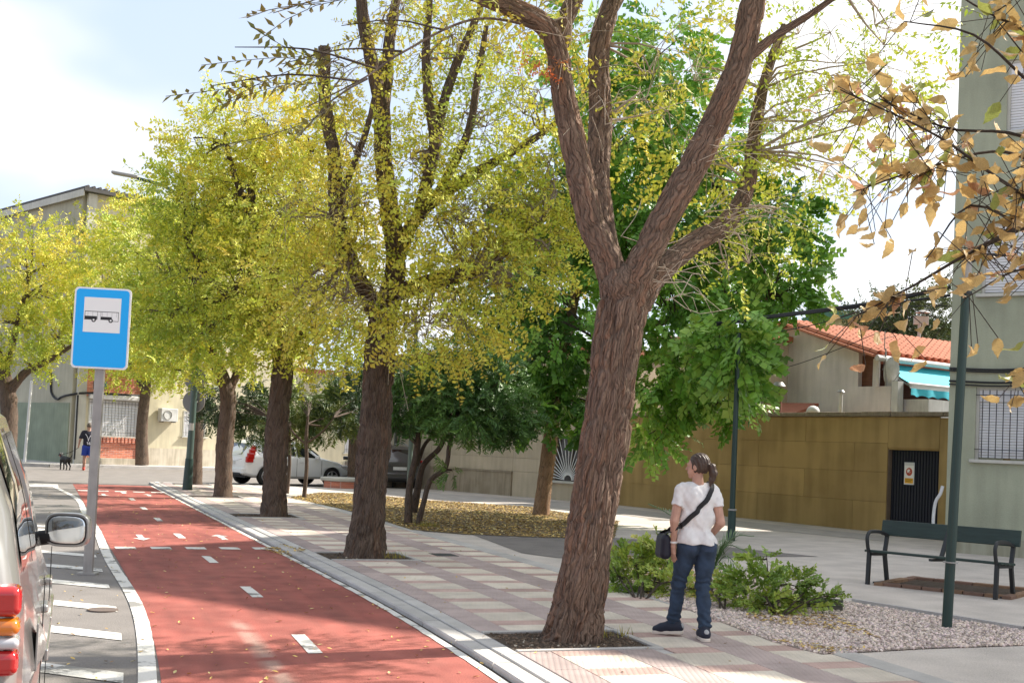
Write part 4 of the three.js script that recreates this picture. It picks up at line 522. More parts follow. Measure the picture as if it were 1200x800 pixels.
{ // silver people carrier, seen along its right side from behind
  const [x, z] = [-2.314, -3.477], c = thing('silver_van', 'silver people carrier parked at the left with red and amber tail light', 'car', [x, 0, z], 20.2 * Math.PI / 180), pm = paint([0.27, 0.27, 0.265], 0.35, 0.38), L = 4.15;
  const tab = [[0, 0.42, 0.98, 1.0, 0.80, 0.80, 0.66], [0.06, 0.34, 1.0, 1.35, 0.845, 0.84, 0.69], [0.2, 0.28, 1.02, 1.58, 0.855, 0.85, 0.70], [0.7, 0.25, 1.02, 1.66, 0.86, 0.855, 0.70], [1.6, 0.24, 1.0, 1.67, 0.865, 0.86, 0.70], [2.35, 0.24, 0.985, 1.62, 0.865, 0.855, 0.68], [2.75, 0.24, 0.98, 1.47, 0.86, 0.85, 0.66], [3.25, 0.25, 0.97, 1.03, 0.855, 0.83, 0.70], [3.75, 0.28, 0.88, 0.92, 0.82, 0.76, 0.62], [4.05, 0.34, 0.72, 0.76, 0.72, 0.66, 0.5], [4.15, 0.4, 0.62, 0.64, 0.62, 0.55, 0.4]];
  const cb = carBody(tab, [[0.78, 0.37], [3.4, 0.37]], L, 0.06); part('body', cb.g, pm, c);
  for (const s of [1, -1]) {
    part('side_window', cb.sidePane(0.32, 0.42, 1.02, 1.02, 0.12, 0.9, s), glassM, c); part('side_window', cb.sidePane(1.1, 1.1, 1.98, 1.98, 0.1, 0.9, s), glassM, c); part('side_window', cb.sidePane(2.06, 2.06, 3.02, 2.55, 0.1, 0.9, s), glassM, c);
    part('pillar_trim', cb.sidePane(1.98, 1.98, 2.06, 2.06, 0.06, 0.93, s, 0.004), M.black, c); part('pillar_trim', cb.sidePane(1.02, 1.02, 1.1, 1.1, 0.06, 0.93, s, 0.004), M.black, c);
    part('waist_moulding', box(0.02, 0.05, 0.75, s * 0.922, 0.66, -1.55, 0.008), pm, c); part('waist_moulding', box(0.02, 0.05, 0.85, s * 0.922, 0.66, -2.5, 0.008), pm, c);
    for (const zz of [1.3, 2.25]) part('door_handle', box(0.035, 0.035, 0.16, s * 0.905, 0.84, -zz, 0.012), pm, c);
    part('door_gap', box(0.004, 0.62, 0.005, s * 0.905, 0.66, -1.06), M.black, c); part('door_gap', box(0.004, 0.6, 0.005, s * 0.915, 0.66, -2.02), M.black, c); part('door_gap', box(0.004, 0.55, 0.005, s * 0.905, 0.66, -3.0), M.black, c);
    part('roof_rail', rope([[s * 0.64, 1.67, -0.3], [s * 0.64, 1.73, -0.45], [s * 0.64, 1.74, -1.4], [s * 0.62, 1.68, -2.25]], 0.018, 8, 24), pm, c);
    const t = node('tail_light', c), lens = (y0, y1, m, n) => part(n, box(0.14, y1 - y0 - 0.003, 0.12, s * 0.785, (y0 + y1) / 2, -0.035, 0.028), m, t);
    lens(0.985, 1.085, redLens, 'red_lens'); lens(0.925, 0.985, amberLens, 'amber_lens'); lens(0.885, 0.925, clearLens, 'clear_lens'); lens(0.80, 0.885, redLens, 'red_lens');
  }
  part('fuel_flap', box(0.008, 0.17, 0.18, 0.897, 0.80, -0.62, 0.003), pm, c);
  part('rear_window', box(1.2, 0.42, 0.02, 0, 1.28, -0.08), glassM, c);
  part('bumper', box(1.68, 0.26, 0.2, 0, 0.5, -0.02, 0.06), pm, c); part('bumper_gap', box(1.7, 0.02, 0.2, 0, 0.645, -0.04, 0.005), M.black, c); part('underbody', box(1.5, 0.12, 3.9, 0, 0.3, -2.05), M.black, c);
  for (const [wx, wz] of [[0.76, 0.78], [0.76, 3.4], [-0.76, 0.78], [-0.76, 3.4]]) wheel(c, wx, wz, 0.31, alloy);
  const m = node('wing_mirror', c); m.position.set(0.985, 1.045, -2.78); m.rotation.y = -0.3;
  part('housing', (() => { const q = new THREE.SphereGeometry(1, 28, 18), p = q.attributes.position; for (let i = 0; i < p.count; i++) { const X = p.getX(i), Y = p.getY(i), Z = p.getZ(i), k = v => Math.sign(v) * Math.abs(v) ** 0.55; p.setXYZ(i, k(X) * 0.118, k(Y) * 0.092, Math.min(Z * 0.1, 0.028)); } q.computeVertexNormals(); return q; })(), pm, m);
  const mg = new THREE.SphereGeometry(1, 24, 12), mp = mg.attributes.position; for (let i = 0; i < mp.count; i++) { const k = v => Math.sign(v) * Math.abs(v) ** 0.55; mp.setXYZ(i, k(mp.getX(i)) * 0.098, k(mp.getY(i)) * 0.072, mp.getZ(i) * 0.006 + 0.032); } mg.computeVertexNormals();
  part('mirror_rim', (() => { const q = mg.clone().scale(1.08, 1.1, 1).translate(0, 0, -0.004); return q; })(), M.black, m); part('mirror_glass', mg, mat([0.8, 0.82, 0.83], { rough: 0.02, metalness: 1 }), m); part('mirror_arm', bar([-0.2, -0.06, -0.02], [-0.08, -0.04, 0.0], 0.04, 10), M.black, m);
}
function hatch5(name, label, pos, turn, pm, tailHigh) {
  const c = thing(name, label, 'car', pos, turn, undefined), L = 4.25;
  const tab = [[0, 0.45, 0.86, 0.9, 0.76, 0.74, 0.6], [0.08, 0.34, 0.93, 1.06, 0.86, 0.84, 0.66], [0.3, 0.28, 0.96, 1.34, 0.885, 0.87, 0.66], [0.62, 0.26, 0.97, 1.49, 0.89, 0.88, 0.64], [1.4, 0.25, 0.955, 1.55, 0.9, 0.885, 0.63], [2.1, 0.25, 0.94, 1.5, 0.9, 0.885, 0.62], [2.6, 0.25, 0.935, 1.3, 0.895, 0.88, 0.64], [3.05, 0.26, 0.93, 0.985, 0.89, 0.86, 0.72], [3.7, 0.28, 0.83, 0.86, 0.87, 0.8, 0.62], [4.1, 0.34, 0.68, 0.7, 0.78, 0.68, 0.5], [4.25, 0.42, 0.58, 0.6, 0.64, 0.55, 0.4]];
  const cb = carBody(tab, [[0.86, 0.38], [3.42, 0.38]], L); part('body', cb.g, pm, c);
  for (const s of [1, -1]) {
    part('side_window', cb.sidePane(0.62, 0.72, 1.12, 1.12, 0.22, 0.88, s), glassM, c); part('side_window', cb.sidePane(1.18, 1.18, 1.92, 1.92, 0.12, 0.9, s), glassM, c); part('side_window', cb.sidePane(2.0, 2.0, 2.86, 2.3, 0.1, 0.9, s), glassM, c);
    part('door_gap', box(0.006, 0.58, 0.01, s * 0.916, 0.64, -1.15), M.black, c); part('door_gap', box(0.006, 0.6, 0.01, s * 0.917, 0.63, -1.96), M.black, c); part('door_gap', box(0.006, 0.5, 0.01, s * 0.908, 0.64, -2.95), M.black, c);
    for (const z of [1.35, 2.15]) part('door_handle', box(0.03, 0.03, 0.17, s * 0.915, 0.82, -z, 0.01), pm, c);
    const t = node('tail_light', c), gz = tailHigh ? [[0.86, 0.13, 0.16], [0.97, 0.12, 0.2], [1.1, 0.08, 0.27], [1.22, 0.06, 0.34]] : [[0.86, 0.1, 0.14], [0.95, 0.08, 0.16]];
    for (const [y, h, z] of gz) { const q = box(0.1, 0.2, h + 0.14, s * (0.885 - 0.32 * Math.max(0, y - 0.97)), y, -z, 0.03); part('red_lens', q, redLens, t); }
    part('head_light', box(0.2, 0.14, 0.3, s * 0.7, 0.68, -3.98, 0.05), clearLens, c); part('wing_mirror', box(0.2, 0.13, 0.1, s * 0.98, 1.0, -2.72, 0.04), pm, c);
    part('roof_rail', rope([[s * 0.58, 1.5, -0.75], [s * 0.58, 1.575, -0.95], [s * 0.57, 1.6, -1.5], [s * 0.56, 1.53, -2.1]], 0.02, 6, 20), M.steel, c); part('sill_strip', box(0.04, 0.07, 1.7, s * 0.9, 0.3, -2.12, 0.015), M.steel, c);
  }
  const rw = box(1.12, 0.02, 0.46, 0, 0, 0); rw.rotateX(0.95); part('rear_window', mv(rw, 0, 1.2, -0.19), glassM, c); part('windscreen', (() => { const q = box(1.2, 0.02, 0.72, 0, 0, 0); q.rotateX(-0.56); return mv(q, 0, 1.24, -2.73); })(), glassM, c);
  part('number_plate', box(0.5, 0.11, 0.02, 0, 0.74, 0.006), M.whitePaint, c); part('bumper', box(1.66, 0.24, 0.2, 0, 0.48, -0.03, 0.07), pm, c); part('bumper_insert', box(1.4, 0.1, 0.1, 0, 0.38, 0.025, 0.03), M.black, c); part('underbody', box(1.5, 0.14, 4, 0, 0.33, -2.1), M.black, c);
  for (const [wx, wz] of [[0.79, 0.86], [0.79, 3.42], [-0.79, 0.86], [-0.79, 3.42]]) wheel(c, wx, wz, 0.33, alloy);
  return c;
}
hatch5('white_car', 'white hatchback with tall red tail light parked behind the tree trunks', [-9.25, 0, -39.8], -48 * Math.PI / 180, paint([0.78, 0.79, 0.8], 0, 0.3), true);
hatch5('grey_car', 'dark grey hatchback half hidden behind the second large trunk', [-3.75, 0, -41.0], 28 * Math.PI / 180, paint([0.08, 0.08, 0.085], 0.4, 0.3), false);
// ---------- trees ----------
const V = (x, y, z) => new THREE.Vector3(x, y, z);
const barkM = (c, s = 1) => mat(c, { map: rep(T.bark, 0.9 * s, 1.5 * s), bumpMap: rep(T.barkBump, 0.9 * s, 1.5 * s), bump: 0.022 * s, rough: 0.95 });
const BK = { elm: barkM([0.255, 0.18, 0.135]), elmShaded: barkM([0.185, 0.137, 0.104]), pale: barkM([0.40, 0.275, 0.18], 0.7), thin: barkM([0.16, 0.125, 0.10], 0.5) };  // background trunks: same elm bark, crown shade and backlight put into the colour
// a limb through [x, y, z, r] points: tapering, with furrowed bark
function limb(pts, { seg = 14, step = 0.12, furrow = 0, base } = {}) {
  const c = new THREE.CatmullRomCurve3(pts.map(p => V(p[0], p[1], p[2])), false, 'centripetal'), L = c.getLength(), n = Math.max(3, Math.ceil(L / step)), fr = c.computeFrenetFrames(n, false), pos = [], uv = [], ix = [], q = V(0, 0, 0);
  const cum = pts.map((p, i) => i ? V(p[0], p[1], p[2]).distanceTo(V(pts[i - 1][0], pts[i - 1][1], pts[i - 1][2])) : 0); for (let i = 1; i < cum.length; i++) cum[i] += cum[i - 1]; const tot = cum[cum.length - 1];
  for (let i = 0; i <= n; i++) {
    const t = i / n, d = t * tot; c.getPointAt(t, q); let k = 0; while (k < pts.length - 2 && d > cum[k + 1]) k++; const r = mix(pts[k][3], pts[k + 1][3], clamp((d - cum[k]) / (cum[k + 1] - cum[k])));
    for (let j = 0; j <= seg; j++) {
      const a = j / seg * Math.PI * 2, ca = Math.cos(a), sa = Math.sin(a); let rr = r;
      if (furrow) { const w = fbm(ca * 1.6 + 3, d * 1.1, sa * 1.6, 3) * 0.9, f = 1 - Math.abs(noise3(ca * 5.2 * (0.5 + r * 2.4) + w, d * 2.6, sa * 5.2 * (0.5 + r * 2.4) + w)) * 2, f2 = 1 - Math.abs(noise3(ca * 11 + w * 2, d * 6, sa * 11)) * 2; const [pa, pb, pid] = plates(a / 6.2832 + w * 0.05, d / 1.5 + w * 0.12, Math.max(8, Math.round(r * 105)), 5); rr += Math.min(furrow, r * 0.15) * (0.7 * fbm(ca * 1.5, d * 1.4, sa * 1.5 + 7, 3) * 2 + 0.9 * smooth(0.0, 0.4, pb - pa) * (0.6 + 0.7 * pid) - 0.25 * Math.max(0, f) ** 2 - 0.2 * Math.max(0, f2) ** 2 - 0.55); }
      const N = fr.normals[i], B = fr.binormals[i]; pos.push(q.x + (N.x * ca + B.x * sa) * rr, q.y + (N.y * ca + B.y * sa) * rr, q.z + (N.z * ca + B.z * sa) * rr); uv.push(j / seg * 2 * Math.PI * Math.max(0.05, pts[0][3]), d);
    }
  }
  for (let i = 0; i < n; i++) for (let j = 0; j < seg; j++) { const a = i * (seg + 1) + j, b = a + seg + 1; ix.push(a, a + 1, b + 1, a, b + 1, b); }
  const e = pos.length / 3; const l = pts[pts.length - 1]; pos.push(l[0], l[1], l[2]); uv.push(0, 0); for (let j = 0; j < seg; j++) ix.push(n * (seg + 1) + j, n * (seg + 1) + j + 1, e);
  const g = new THREE.BufferGeometry(); g.setAttribute('position', new THREE.Float32BufferAttribute(pos, 3)); g.setAttribute('uv', new THREE.Float32BufferAttribute(uv, 2)); g.setIndex(ix); g.computeVertexNormals();
  // close the seam of the normals
  const nn = g.attributes.normal; for (let i = 0; i <= n; i++) { const a = i * (seg + 1), b = a + seg, x = nn.getX(a) + nn.getX(b), y = nn.getY(a) + nn.getY(b), z = nn.getZ(a) + nn.getZ(b), m = Math.hypot(x, y, z) || 1; nn.setXYZ(a, x / m, y / m, z / m); nn.setXYZ(b, x / m, y / m, z / m); }
  return g;
}
// a leafy spray: a twig along +y with alternating folded leaves; vertex colours vary leaf by leaf
function spray(seed, { n = 16, len = 0.42, leaf = 0.05, wide = 0.5, droop = 0.3, twig = [0.30, 0.22, 0.14], fold = 0.25, spread = 1, rTwig = 0.0022, pal = 0.3, wild = 0 }) {
  const r = rngOf(seed), pos = [], col = [], ix = [], bendX = (r() - 0.5) * 0.5, at = t => V(bendX * t * t * len, t * len, -droop * t * t * len * 0.5);
  const push = (v, c) => { pos.push(v.x, v.y, v.z); col.push(...c); return pos.length / 3 - 1; };
  let prev = null; for (let k = 0; k <= 3; k++) { const p = at(k / 3), ids = [0, 1, 2].map(a => push(V(p.x + Math.cos(a * 2.1) * rTwig, p.y, p.z + Math.sin(a * 2.1) * rTwig), twig)); if (prev) for (let a = 0; a < 3; a++) { const b = (a + 1) % 3; ix.push(prev[a], prev[b], ids[b], prev[a], ids[b], ids[a]); } prev = ids; }
  for (let k = 0; k < n; k++) {
    const t = 0.12 + 0.88 * (k + r() * 0.6) / n, o = at(Math.min(1, t)), sgn = k % 2 ? 1 : -1, q = leaf * (0.7 + r() * 0.55), w = q * wide;
    const dir = V(sgn * spread * (0.6 + r() * 0.5), 0.45 + r() * 0.5, (r() - 0.5) * 0.9 - droop * 0.6).add(V((r() - 0.5) * 1.3 * wild, (r() - 0.8) * 1.3 * wild, (r() - 0.5) * 1.3 * wild)).normalize(), side = V(r() - 0.5, (r() - 0.5) * 0.6, 1).cross(dir).normalize(), up = side.clone().cross(dir).normalize();
    const kk = 1 - pal / 2 + r() * pal, hue = (r() - 0.5) * 0.16, c = [kk * (1 + hue), kk, kk * (1 - hue)];
    const P0 = o, Mx = o.clone().addScaledVector(dir, q * 0.5).addScaledVector(up, -q * fold * 0.25), Lx = o.clone().addScaledVector(dir, q * 0.45).addScaledVector(side, w * 0.5), Rx = o.clone().addScaledVector(dir, q * 0.45).addScaledVector(side, -w * 0.5), Tp = o.clone().addScaledVector(dir, q).addScaledVector(up, -q * fold * (0.2 + r() * 0.8));
    const a = push(P0, c), b = push(Lx, c), d = push(Tp, c), e = push(Rx, c), m = push(Mx, c); ix.push(a, b, m, b, d, m, d, e, m, e, a, m);
  }
  const g = new THREE.BufferGeometry(); g.setAttribute('position', new THREE.Float32BufferAttribute(pos, 3)); g.setAttribute('color', new THREE.Float32BufferAttribute(col, 3)); g.setIndex(ix); const u = g.toNonIndexed(); u.computeVertexNormals(); return u;
}
const leafM = (tr = 0.42) => new THREE.MeshPhysicalMaterial({ color: RGB(1, 1, 1), vertexColors: true, roughness: 0.72, transmission: tr, thickness: 0, side: THREE.DoubleSide, ior: 1.35 });
const LM = leafM(0.36), LMglossy = new THREE.MeshPhysicalMaterial({ color: RGB(1, 1, 1), vertexColors: true, roughness: 0.45, transmission: 0.34, thickness: 0, side: THREE.DoubleSide, ior: 1.42 });
const SP = {
  elm: [1, 2, 3, 4, 17, 18].map(s => spray(s, { n: 15, len: 0.4 + (s % 3) * 0.07, leaf: 0.062, wide: 0.5 + (s % 2) * 0.1, droop: 0.5, wild: 1 })),
  elmBig: [5, 6, 7, 19].map(s => spray(s, { n: 20, len: 0.55, leaf: 0.085, wide: 0.52, droop: 0.5, wild: 1 })),
  lance: [8, 9, 10].map(s => spray(s, { n: 18, len: 0.32, leaf: 0.11, wide: 0.24, droop: 0.25, fold: 0.4 })),
  mulberry: [11, 12, 13].map(s => spray(s, { n: 10, len: 0.55, leaf: 0.16, wide: 0.82, droop: 0.6, fold: 0.3, rTwig: 0.005 })),
  bush: [14, 15, 16].map(s => spray(s, { n: 14, len: 0.22, leaf: 0.058, wide: 0.7, droop: 0.1, fold: 0.3 })),
};
// leaves of a crown: sprays spread through ellipsoid clumps [x, y, z, rx, ry, n], hanging on twigs that start at the limbs;
// leaf tone is set per clump, then varied by patches and at random
function foliage(g, sprays, clumps, { seed = 1, cols, size = 1, m = LM, limbs = [], twigM, twigR = 0.012, hang = 0.35, shell = 0.55, fine = 0 }) {
  const r = rngOf(seed), base = g.position, list = sprays.map(() => []), twigs = [], o = new THREE.Object3D(), c = new THREE.Color(), y0 = V(0, 1, 0), nodes = limbs.flatMap(l => { const cv = new THREE.CatmullRomCurve3(l.map(p => V(p[0], p[1], p[2]))); return cv.getPoints(14).slice(4); });
  for (const [cx, cy, cz, rx, ry, n, hue = -1] of clumps) {
    const ctr = V(cx, cy, cz); let best = null, bd = 1e9; for (const q of nodes) { const d = q.distanceTo(ctr) + Math.max(0, q.y - cy) * 0.6; if (d < bd) { bd = d; best = q; } }
    const hubs = [], nh = Math.max(3, Math.round(n / 26));
    for (let k = 0; k < nh; k++) { const a = r() * 6.283, u = r() * 2 - 1, s = Math.sqrt(1 - u * u), q = 0.5 * Math.cbrt(r()); hubs.push(ctr.clone().add(V(Math.cos(a) * s * rx * q, u * ry * q, Math.sin(a) * s * rx * q))); }
    if (best && twigM) for (const h of hubs) { const mid = best.clone().lerp(h, 0.5).add(V((r() - 0.5) * 0.3, 0.12 * bd * r(), (r() - 0.5) * 0.3)); twigs.push(limb([[...best.toArray(), twigR * 1.8], [...mid.toArray(), twigR * 1.2], [...h.toArray(), twigR * 0.6]], { seg: 5, step: 0.5 })); }
    for (let k = 0; k < n; k++) {
      const a = r() * 6.283, u = r() * 2 - 1, s = Math.sqrt(1 - u * u), q = mix(Math.cbrt(r()), 1, shell * r()), p = ctr.clone().add(V(Math.cos(a) * s * rx * q, u * ry * q, Math.sin(a) * s * rx * q));
      if (fbm(p.x * 1.6 + 9, p.y * 1.6, p.z * 1.6, 2) < -0.13 && r() < 0.8) { p.lerp(hubs[k % nh], 0.4); }
      const dir = p.clone().sub(hubs[k % nh]).normalize().add(V((r() - 0.5) * 0.9, (r() - 0.5) * 0.6 - hang, (r() - 0.5) * 0.9)).normalize();
      if (twigM && r() < fine) twigs.push(limb([[...hubs[k % nh].toArray(), twigR * 0.5], [...hubs[k % nh].clone().lerp(p, 0.5).add(V(0, 0.06, 0)).toArray(), twigR * 0.35], [...p.toArray(), twigR * 0.25]], { seg: 4, step: 0.6 }));
      o.position.copy(p).sub(base); o.quaternion.setFromUnitVectors(y0, dir); o.rotateY(r() * 6.283); o.scale.setScalar(size * (0.7 + r() * 0.6)); o.updateMatrix();
      const t = clamp((hue >= 0 ? hue : 0.5) + 0.7 * fbm(p.x * 0.7, p.y * 0.7, p.z * 0.7 + seed, 2) + (r() - 0.5) * 0.5), i0 = Math.min(cols.length - 2, Math.floor(t * (cols.length - 1))), f = t * (cols.length - 1) - i0;
      list[Math.floor(r() * sprays.length)].push([o.matrix.clone(), cols[i0].map((v, j) => mix(v, cols[i0 + 1][j], f))]);
    }
  }
  list.forEach((L, i) => { if (!L.length) return; const im = fin(new THREE.InstancedMesh(sprays[i], m, L.length)); im.name = 'crown'; L.forEach(([mx, k], j) => { im.setMatrixAt(j, mx); im.setColorAt(j, c.setRGB(...k)); }); im.userData.kind = 'stuff'; g.add(im); });
  if (twigs.length) { const tg = merge(twigs); tg.translate(-base.x, -base.y, -base.z); part('twigs', tg, twigM, g, { kind: 'stuff' }); }
}
const local = (g, b) => g.translate(-b.x, -b.y, -b.z);
// main: the limbs of the tree; the first is the trunk
function tree(name, label, base, limbs, bark, o = {}) {
  const g = thing(name, label, 'tree', base, 0, o.group), b = g.position;
  limbs.forEach((l, i) => part(i ? 'limb' : 'trunk', local(limb(l, { seg: o.seg ? (i ? Math.round(o.seg * 0.6) : o.seg) : 14, step: o.step || 0.15, furrow: (o.furrow || 0) * (i ? 0.7 : 1) }), b), bark, g));
  return g;
}
const YEL = [[0.26, 0.38, 0.04], [0.44, 0.53, 0.055], [0.64, 0.65, 0.075], [0.74, 0.62, 0.10]];           // yellow green autumn elm
const GRN = [[0.055, 0.15, 0.018], [0.12, 0.28, 0.03], [0.24, 0.45, 0.05], [0.45, 0.62, 0.12]];
const DKG = [[0.05, 0.12, 0.025], [0.09, 0.20, 0.035], [0.15, 0.28, 0.05], [0.26, 0.38, 0.09]];
const ROW = 'yellow leaved street trees along the tiled pavement';
{ // T1: the big leaning tree in the near pit
  const L = [
    [[0.558, -0.035, -9.78, 0.29], [0.575, 0.048, -9.78, 0.245], [0.607, 0.292, -9.78, 0.215], [0.677, 0.813, -9.8, 0.2], [0.732, 1.373, -9.82, 0.186], [0.792, 1.867, -9.85, 0.19], [0.842, 2.436, -9.88, 0.203], [0.879, 2.782, -9.9, 0.2], [0.894, 2.978, -9.92, 0.15], [0.904, 3.1, -9.92, 0.09]],
    [[0.855, 2.51, -9.9, 0.108], [0.84, 2.865, -9.9, 0.14], [0.749, 3.183, -9.9, 0.131], [0.601, 3.484, -9.9, 0.117], [0.466, 3.949, -9.86, 0.108], [0.328, 4.47, -9.82, 0.102], [0.238, 4.875, -9.76, 0.095], [0.144, 5.05, -9.7, 0.09], [-0.169, 5.15, -9.55, 0.081], [-0.517, 5.211, -9.35, 0.072], [-0.999, 5.357, -9, 0.054], [-1.412, 5.612, -8.6, 0.032]],
    [[0.24, 4.818, -9.76, 0.081], [0.299, 5.143, -9.8, 0.076], [0.444, 5.548, -9.9, 0.072], [0.539, 6.218, -10, 0.054], [0.437, 7.081, -10.1, 0.032]],
    [[0.876, 2.518, -9.98, 0.09], [0.831, 2.964, -10, 0.126], [0.744, 3.36, -10.1, 0.108], [0.66, 3.902, -10.25, 0.103], [0.664, 4.573, -10.38, 0.103], [0.632, 5.125, -10.45, 0.095], [0.724, 5.569, -10.5, 0.086], [0.939, 5.966, -10.6, 0.072], [1.118, 6.931, -10.8, 0.045], [1.183, 7.929, -11, 0.027]],
    [[0.88, 2.471, -9.85, 0.108], [0.921, 2.848, -9.85, 0.148], [1.045, 3.197, -9.82, 0.131], [1.226, 3.605, -9.76, 0.117], [1.413, 3.988, -9.7, 0.113], [1.593, 4.411, -9.62, 0.11], [1.726, 4.804, -9.56, 0.108], [1.784, 5.169, -9.5, 0.099], [1.829, 5.534, -9.45, 0.09], [2.045, 6.167, -9.3, 0.063], [2.171, 6.885, -9.1, 0.036]],
    [[0.921, 2.448, -9.98, 0.09], [1.025, 2.854, -10.03, 0.121], [1.229, 3.156, -10.2, 0.103], [1.52, 3.439, -10.4, 0.09], [1.831, 3.671, -10.6, 0.086], [2.032, 3.996, -10.75, 0.076], [2.12, 4.547, -10.9, 0.063], [2.216, 5.099, -11, 0.05], [2.409, 5.666, -11.1, 0.036]],
    [[1.727, 4.769, -9.56, 0.045], [1.963, 4.968, -9.5, 0.036], [2.307, 5.19, -9.4, 0.027], [2.61, 5.439, -9.3, 0.018]],
    [[0.145, 5.036, -9.7, 0.013], [-0.398, 4.915, -9.2, 0.01], [-0.919, 4.421, -8.6, 0.008], [-1.134, 4.098, -8.2, 0.006], [-1.453, 3.8, -7.9, 0.004]],
  ];
  const g = tree('street_tree', 'large rough barked tree leaning in the square pit beside the woman', [0.58, 0.055, -9.78], L, BK.elm, { seg: 120, step: 0.017, furrow: 0.042, group: ROW });
  part('knot', local((() => { const k = new THREE.SphereGeometry(0.17, 28, 20), p = k.attributes.position; for (let i = 0; i < p.count; i++) { const f = 1 + 0.35 * fbm(p.getX(i) * 14, p.getY(i) * 9, p.getZ(i) * 14, 3); p.setXYZ(i, p.getX(i) * f, p.getY(i) * f * 1.1, p.getZ(i) * f); } k.computeVertexNormals(); return k.translate(...[0.881, 2.96, -9.85]); })(), g.position), BK.elm, g);
  const C = (p, rx, ry, n, h) => [...p, rx, ry, n, h];
  foliage(g, SP.elm, [C([0.142, 5.171, -9.8], 0.5, 0.35, 40, 0.8), C([1.064, 5.127, -10.4], 0.55, 0.5, 36, 0.6), C([-0.424, 5.249, -9.6], 0.5, 0.3, 30, 0.8), C([1.582, 5.048, -10.8], 0.6, 0.5, 40, 0.4), C([2.418, 5.409, -10.6], 0.6, 0.4, 46, 0.5), C([2.869, 5.131, -10.4], 0.55, 0.45, 42, 0.45), C([3.123, 4.63, -10.2], 0.35, 0.4, 20, 0.45), C([2.684, 4.782, -10.8], 0.5, 0.4, 44, 0.5), C([2.512, 4.351, -11], 0.45, 0.3, 30, 0.6), C([2.951, 4.29, -11], 0.4, 0.25, 22, 0.5), C([1.693, 4.188, -10.8], 0.5, 0.45, 44, 0.55), C([2.292, 3.862, -11], 0.5, 0.35, 40, 0.55), C([1.912, 3.448, -11], 0.5, 0.3, 30, 0.6), C([1.127, 4.713, -10.8], 0.5, 0.5, 40, 0.55), C([2.214, 4.84, -10.8], 0.5, 0.5, 40, 0.5), C([3.175, 5.302, -10.2], 0.45, 0.4, 24, 0.4),
    C([1.77, 6.088, -9.6], 1.3, 0.6, 110), C([0.675, 6.445, -10], 1.4, 0.6, 120), C([-0.596, 6.168, -9.4], 1.4, 0.6, 120), C([2.542, 6.307, -9.4], 1.1, 0.6, 90), C([0.055, 7.077, -9.6], 1.6, 0.8, 100), C([1.519, 7.214, -9.6], 1.6, 0.8, 100)],
    { seed: 31, cols: YEL, size: 0.82, limbs: L.slice(1), twigM: mat([0.34, 0.28, 0.22], { rough: 0.9 }), twigR: 0.008, hang: 0.5, fine: 0.35 });
  // pale bare suckers round the fork and limbs
  const r = rngOf(77), tw = []; for (const [p, n, s] of [[[1.218, 3.025, -9.9], 13, 1], [[1.706, 3.608, -10.3], 14, 1], [[0.895, 3.209, -9.8], 7, 0.4], [[0.605, 4.433, -9.9], 12, 0.3], [[1.445, 4.06, -9.7], 12, 0.8], [[0.331, 4.893, -9.8], 14, -0.2], [[2.028, 4.541, -10.6], 14, 1]]) for (let k = 0; k < n; k++) { const L0 = 0.25 + r() * r() * 0.9, a = V(s * (0.5 + r()) + (r() - 0.5), (r() - 0.25) * 1.1, (r() - 0.5) * 0.9).normalize(), q = V(...p).add(V((r() - 0.5) * 0.3, (r() - 0.5) * 0.35, (r() - 0.5) * 0.2)); tw.push(limb([[...q.toArray(), 0.0036], [...q.clone().addScaledVector(a, L0 * 0.5).add(V((r() - 0.5) * 0.16, (r() - 0.4) * 0.3, 0)).toArray(), 0.0026], [...q.clone().addScaledVector(a, L0).add(V((r() - 0.5) * 0.2, -0.12 * r(), 0)).toArray(), 0.0018]], { seg: 4, step: 0.15 })); }
  part('twigs', local(merge(tw), g.position), mat([0.46, 0.39, 0.31], { rough: 0.9 }), g, { kind: 'stuff' });
  // the long drooping twig that hangs into the open sky on the left
  const dr = [[[-1.104, 4.099, -8.2], [-1.481, 3.571, -7.8]], [[-1.049, 4.174, -8.2], [-1.908, 4.115, -7.7]], [[-0.92, 4.434, -8.6], [-1.638, 4.08, -7.9]], [[-1.162, 4.079, -8.2], [-2.007, 3.827, -7.6]], [[-0.645, 4.745, -9], [-1.315, 4.498, -8.3]], [[-0.792, 5.101, -9], [-1.734, 4.459, -8]]]; const sp = [];
  const im = [], ob = new THREE.Object3D(), wood = []; const long = spray(90, { n: 15, len: 0.75, leaf: 0.085, wide: 0.36, droop: 0.35, twig: [0.2, 0.15, 0.1], rTwig: 0.003 });
  for (const [a, e] of dr) { const A = V(...a), E = V(...e), d = E.clone().sub(A), n = Math.max(2, Math.round(d.length() / 0.4)); wood.push(limb([[...a, 0.009], [...A.clone().lerp(E, 0.5).add(V(0, 0.06, 0)).toArray(), 0.006], [...e, 0.003]], { seg: 5, step: 0.2 })); for (let k = 0; k < n; k++) { ob.position.copy(A).lerp(E, 0.25 + 0.62 * k / n).sub(g.position); ob.quaternion.setFromUnitVectors(V(0, 1, 0), d.clone().normalize().add(V((r() - 0.5) * 0.5, (r() - 0.5) * 0.4, (r() - 0.5) * 0.4)).normalize()); ob.rotateY(r() * 6.28); ob.scale.setScalar(0.75 + r() * 0.35); ob.updateMatrix(); im.push(ob.matrix.clone()); } }
  const m2 = fin(new THREE.InstancedMesh(long, LM, im.length)); im.forEach((x, i) => { m2.setMatrixAt(i, x); m2.setColorAt(i, RGB(0.16 + r() * 0.08, 0.15 + r() * 0.04, 0.035)); }); m2.name = 'crown'; m2.userData.kind = 'stuff'; g.add(m2); part('twigs', local(merge(wood), g.position), BK.thin, g, { kind: 'stuff' });
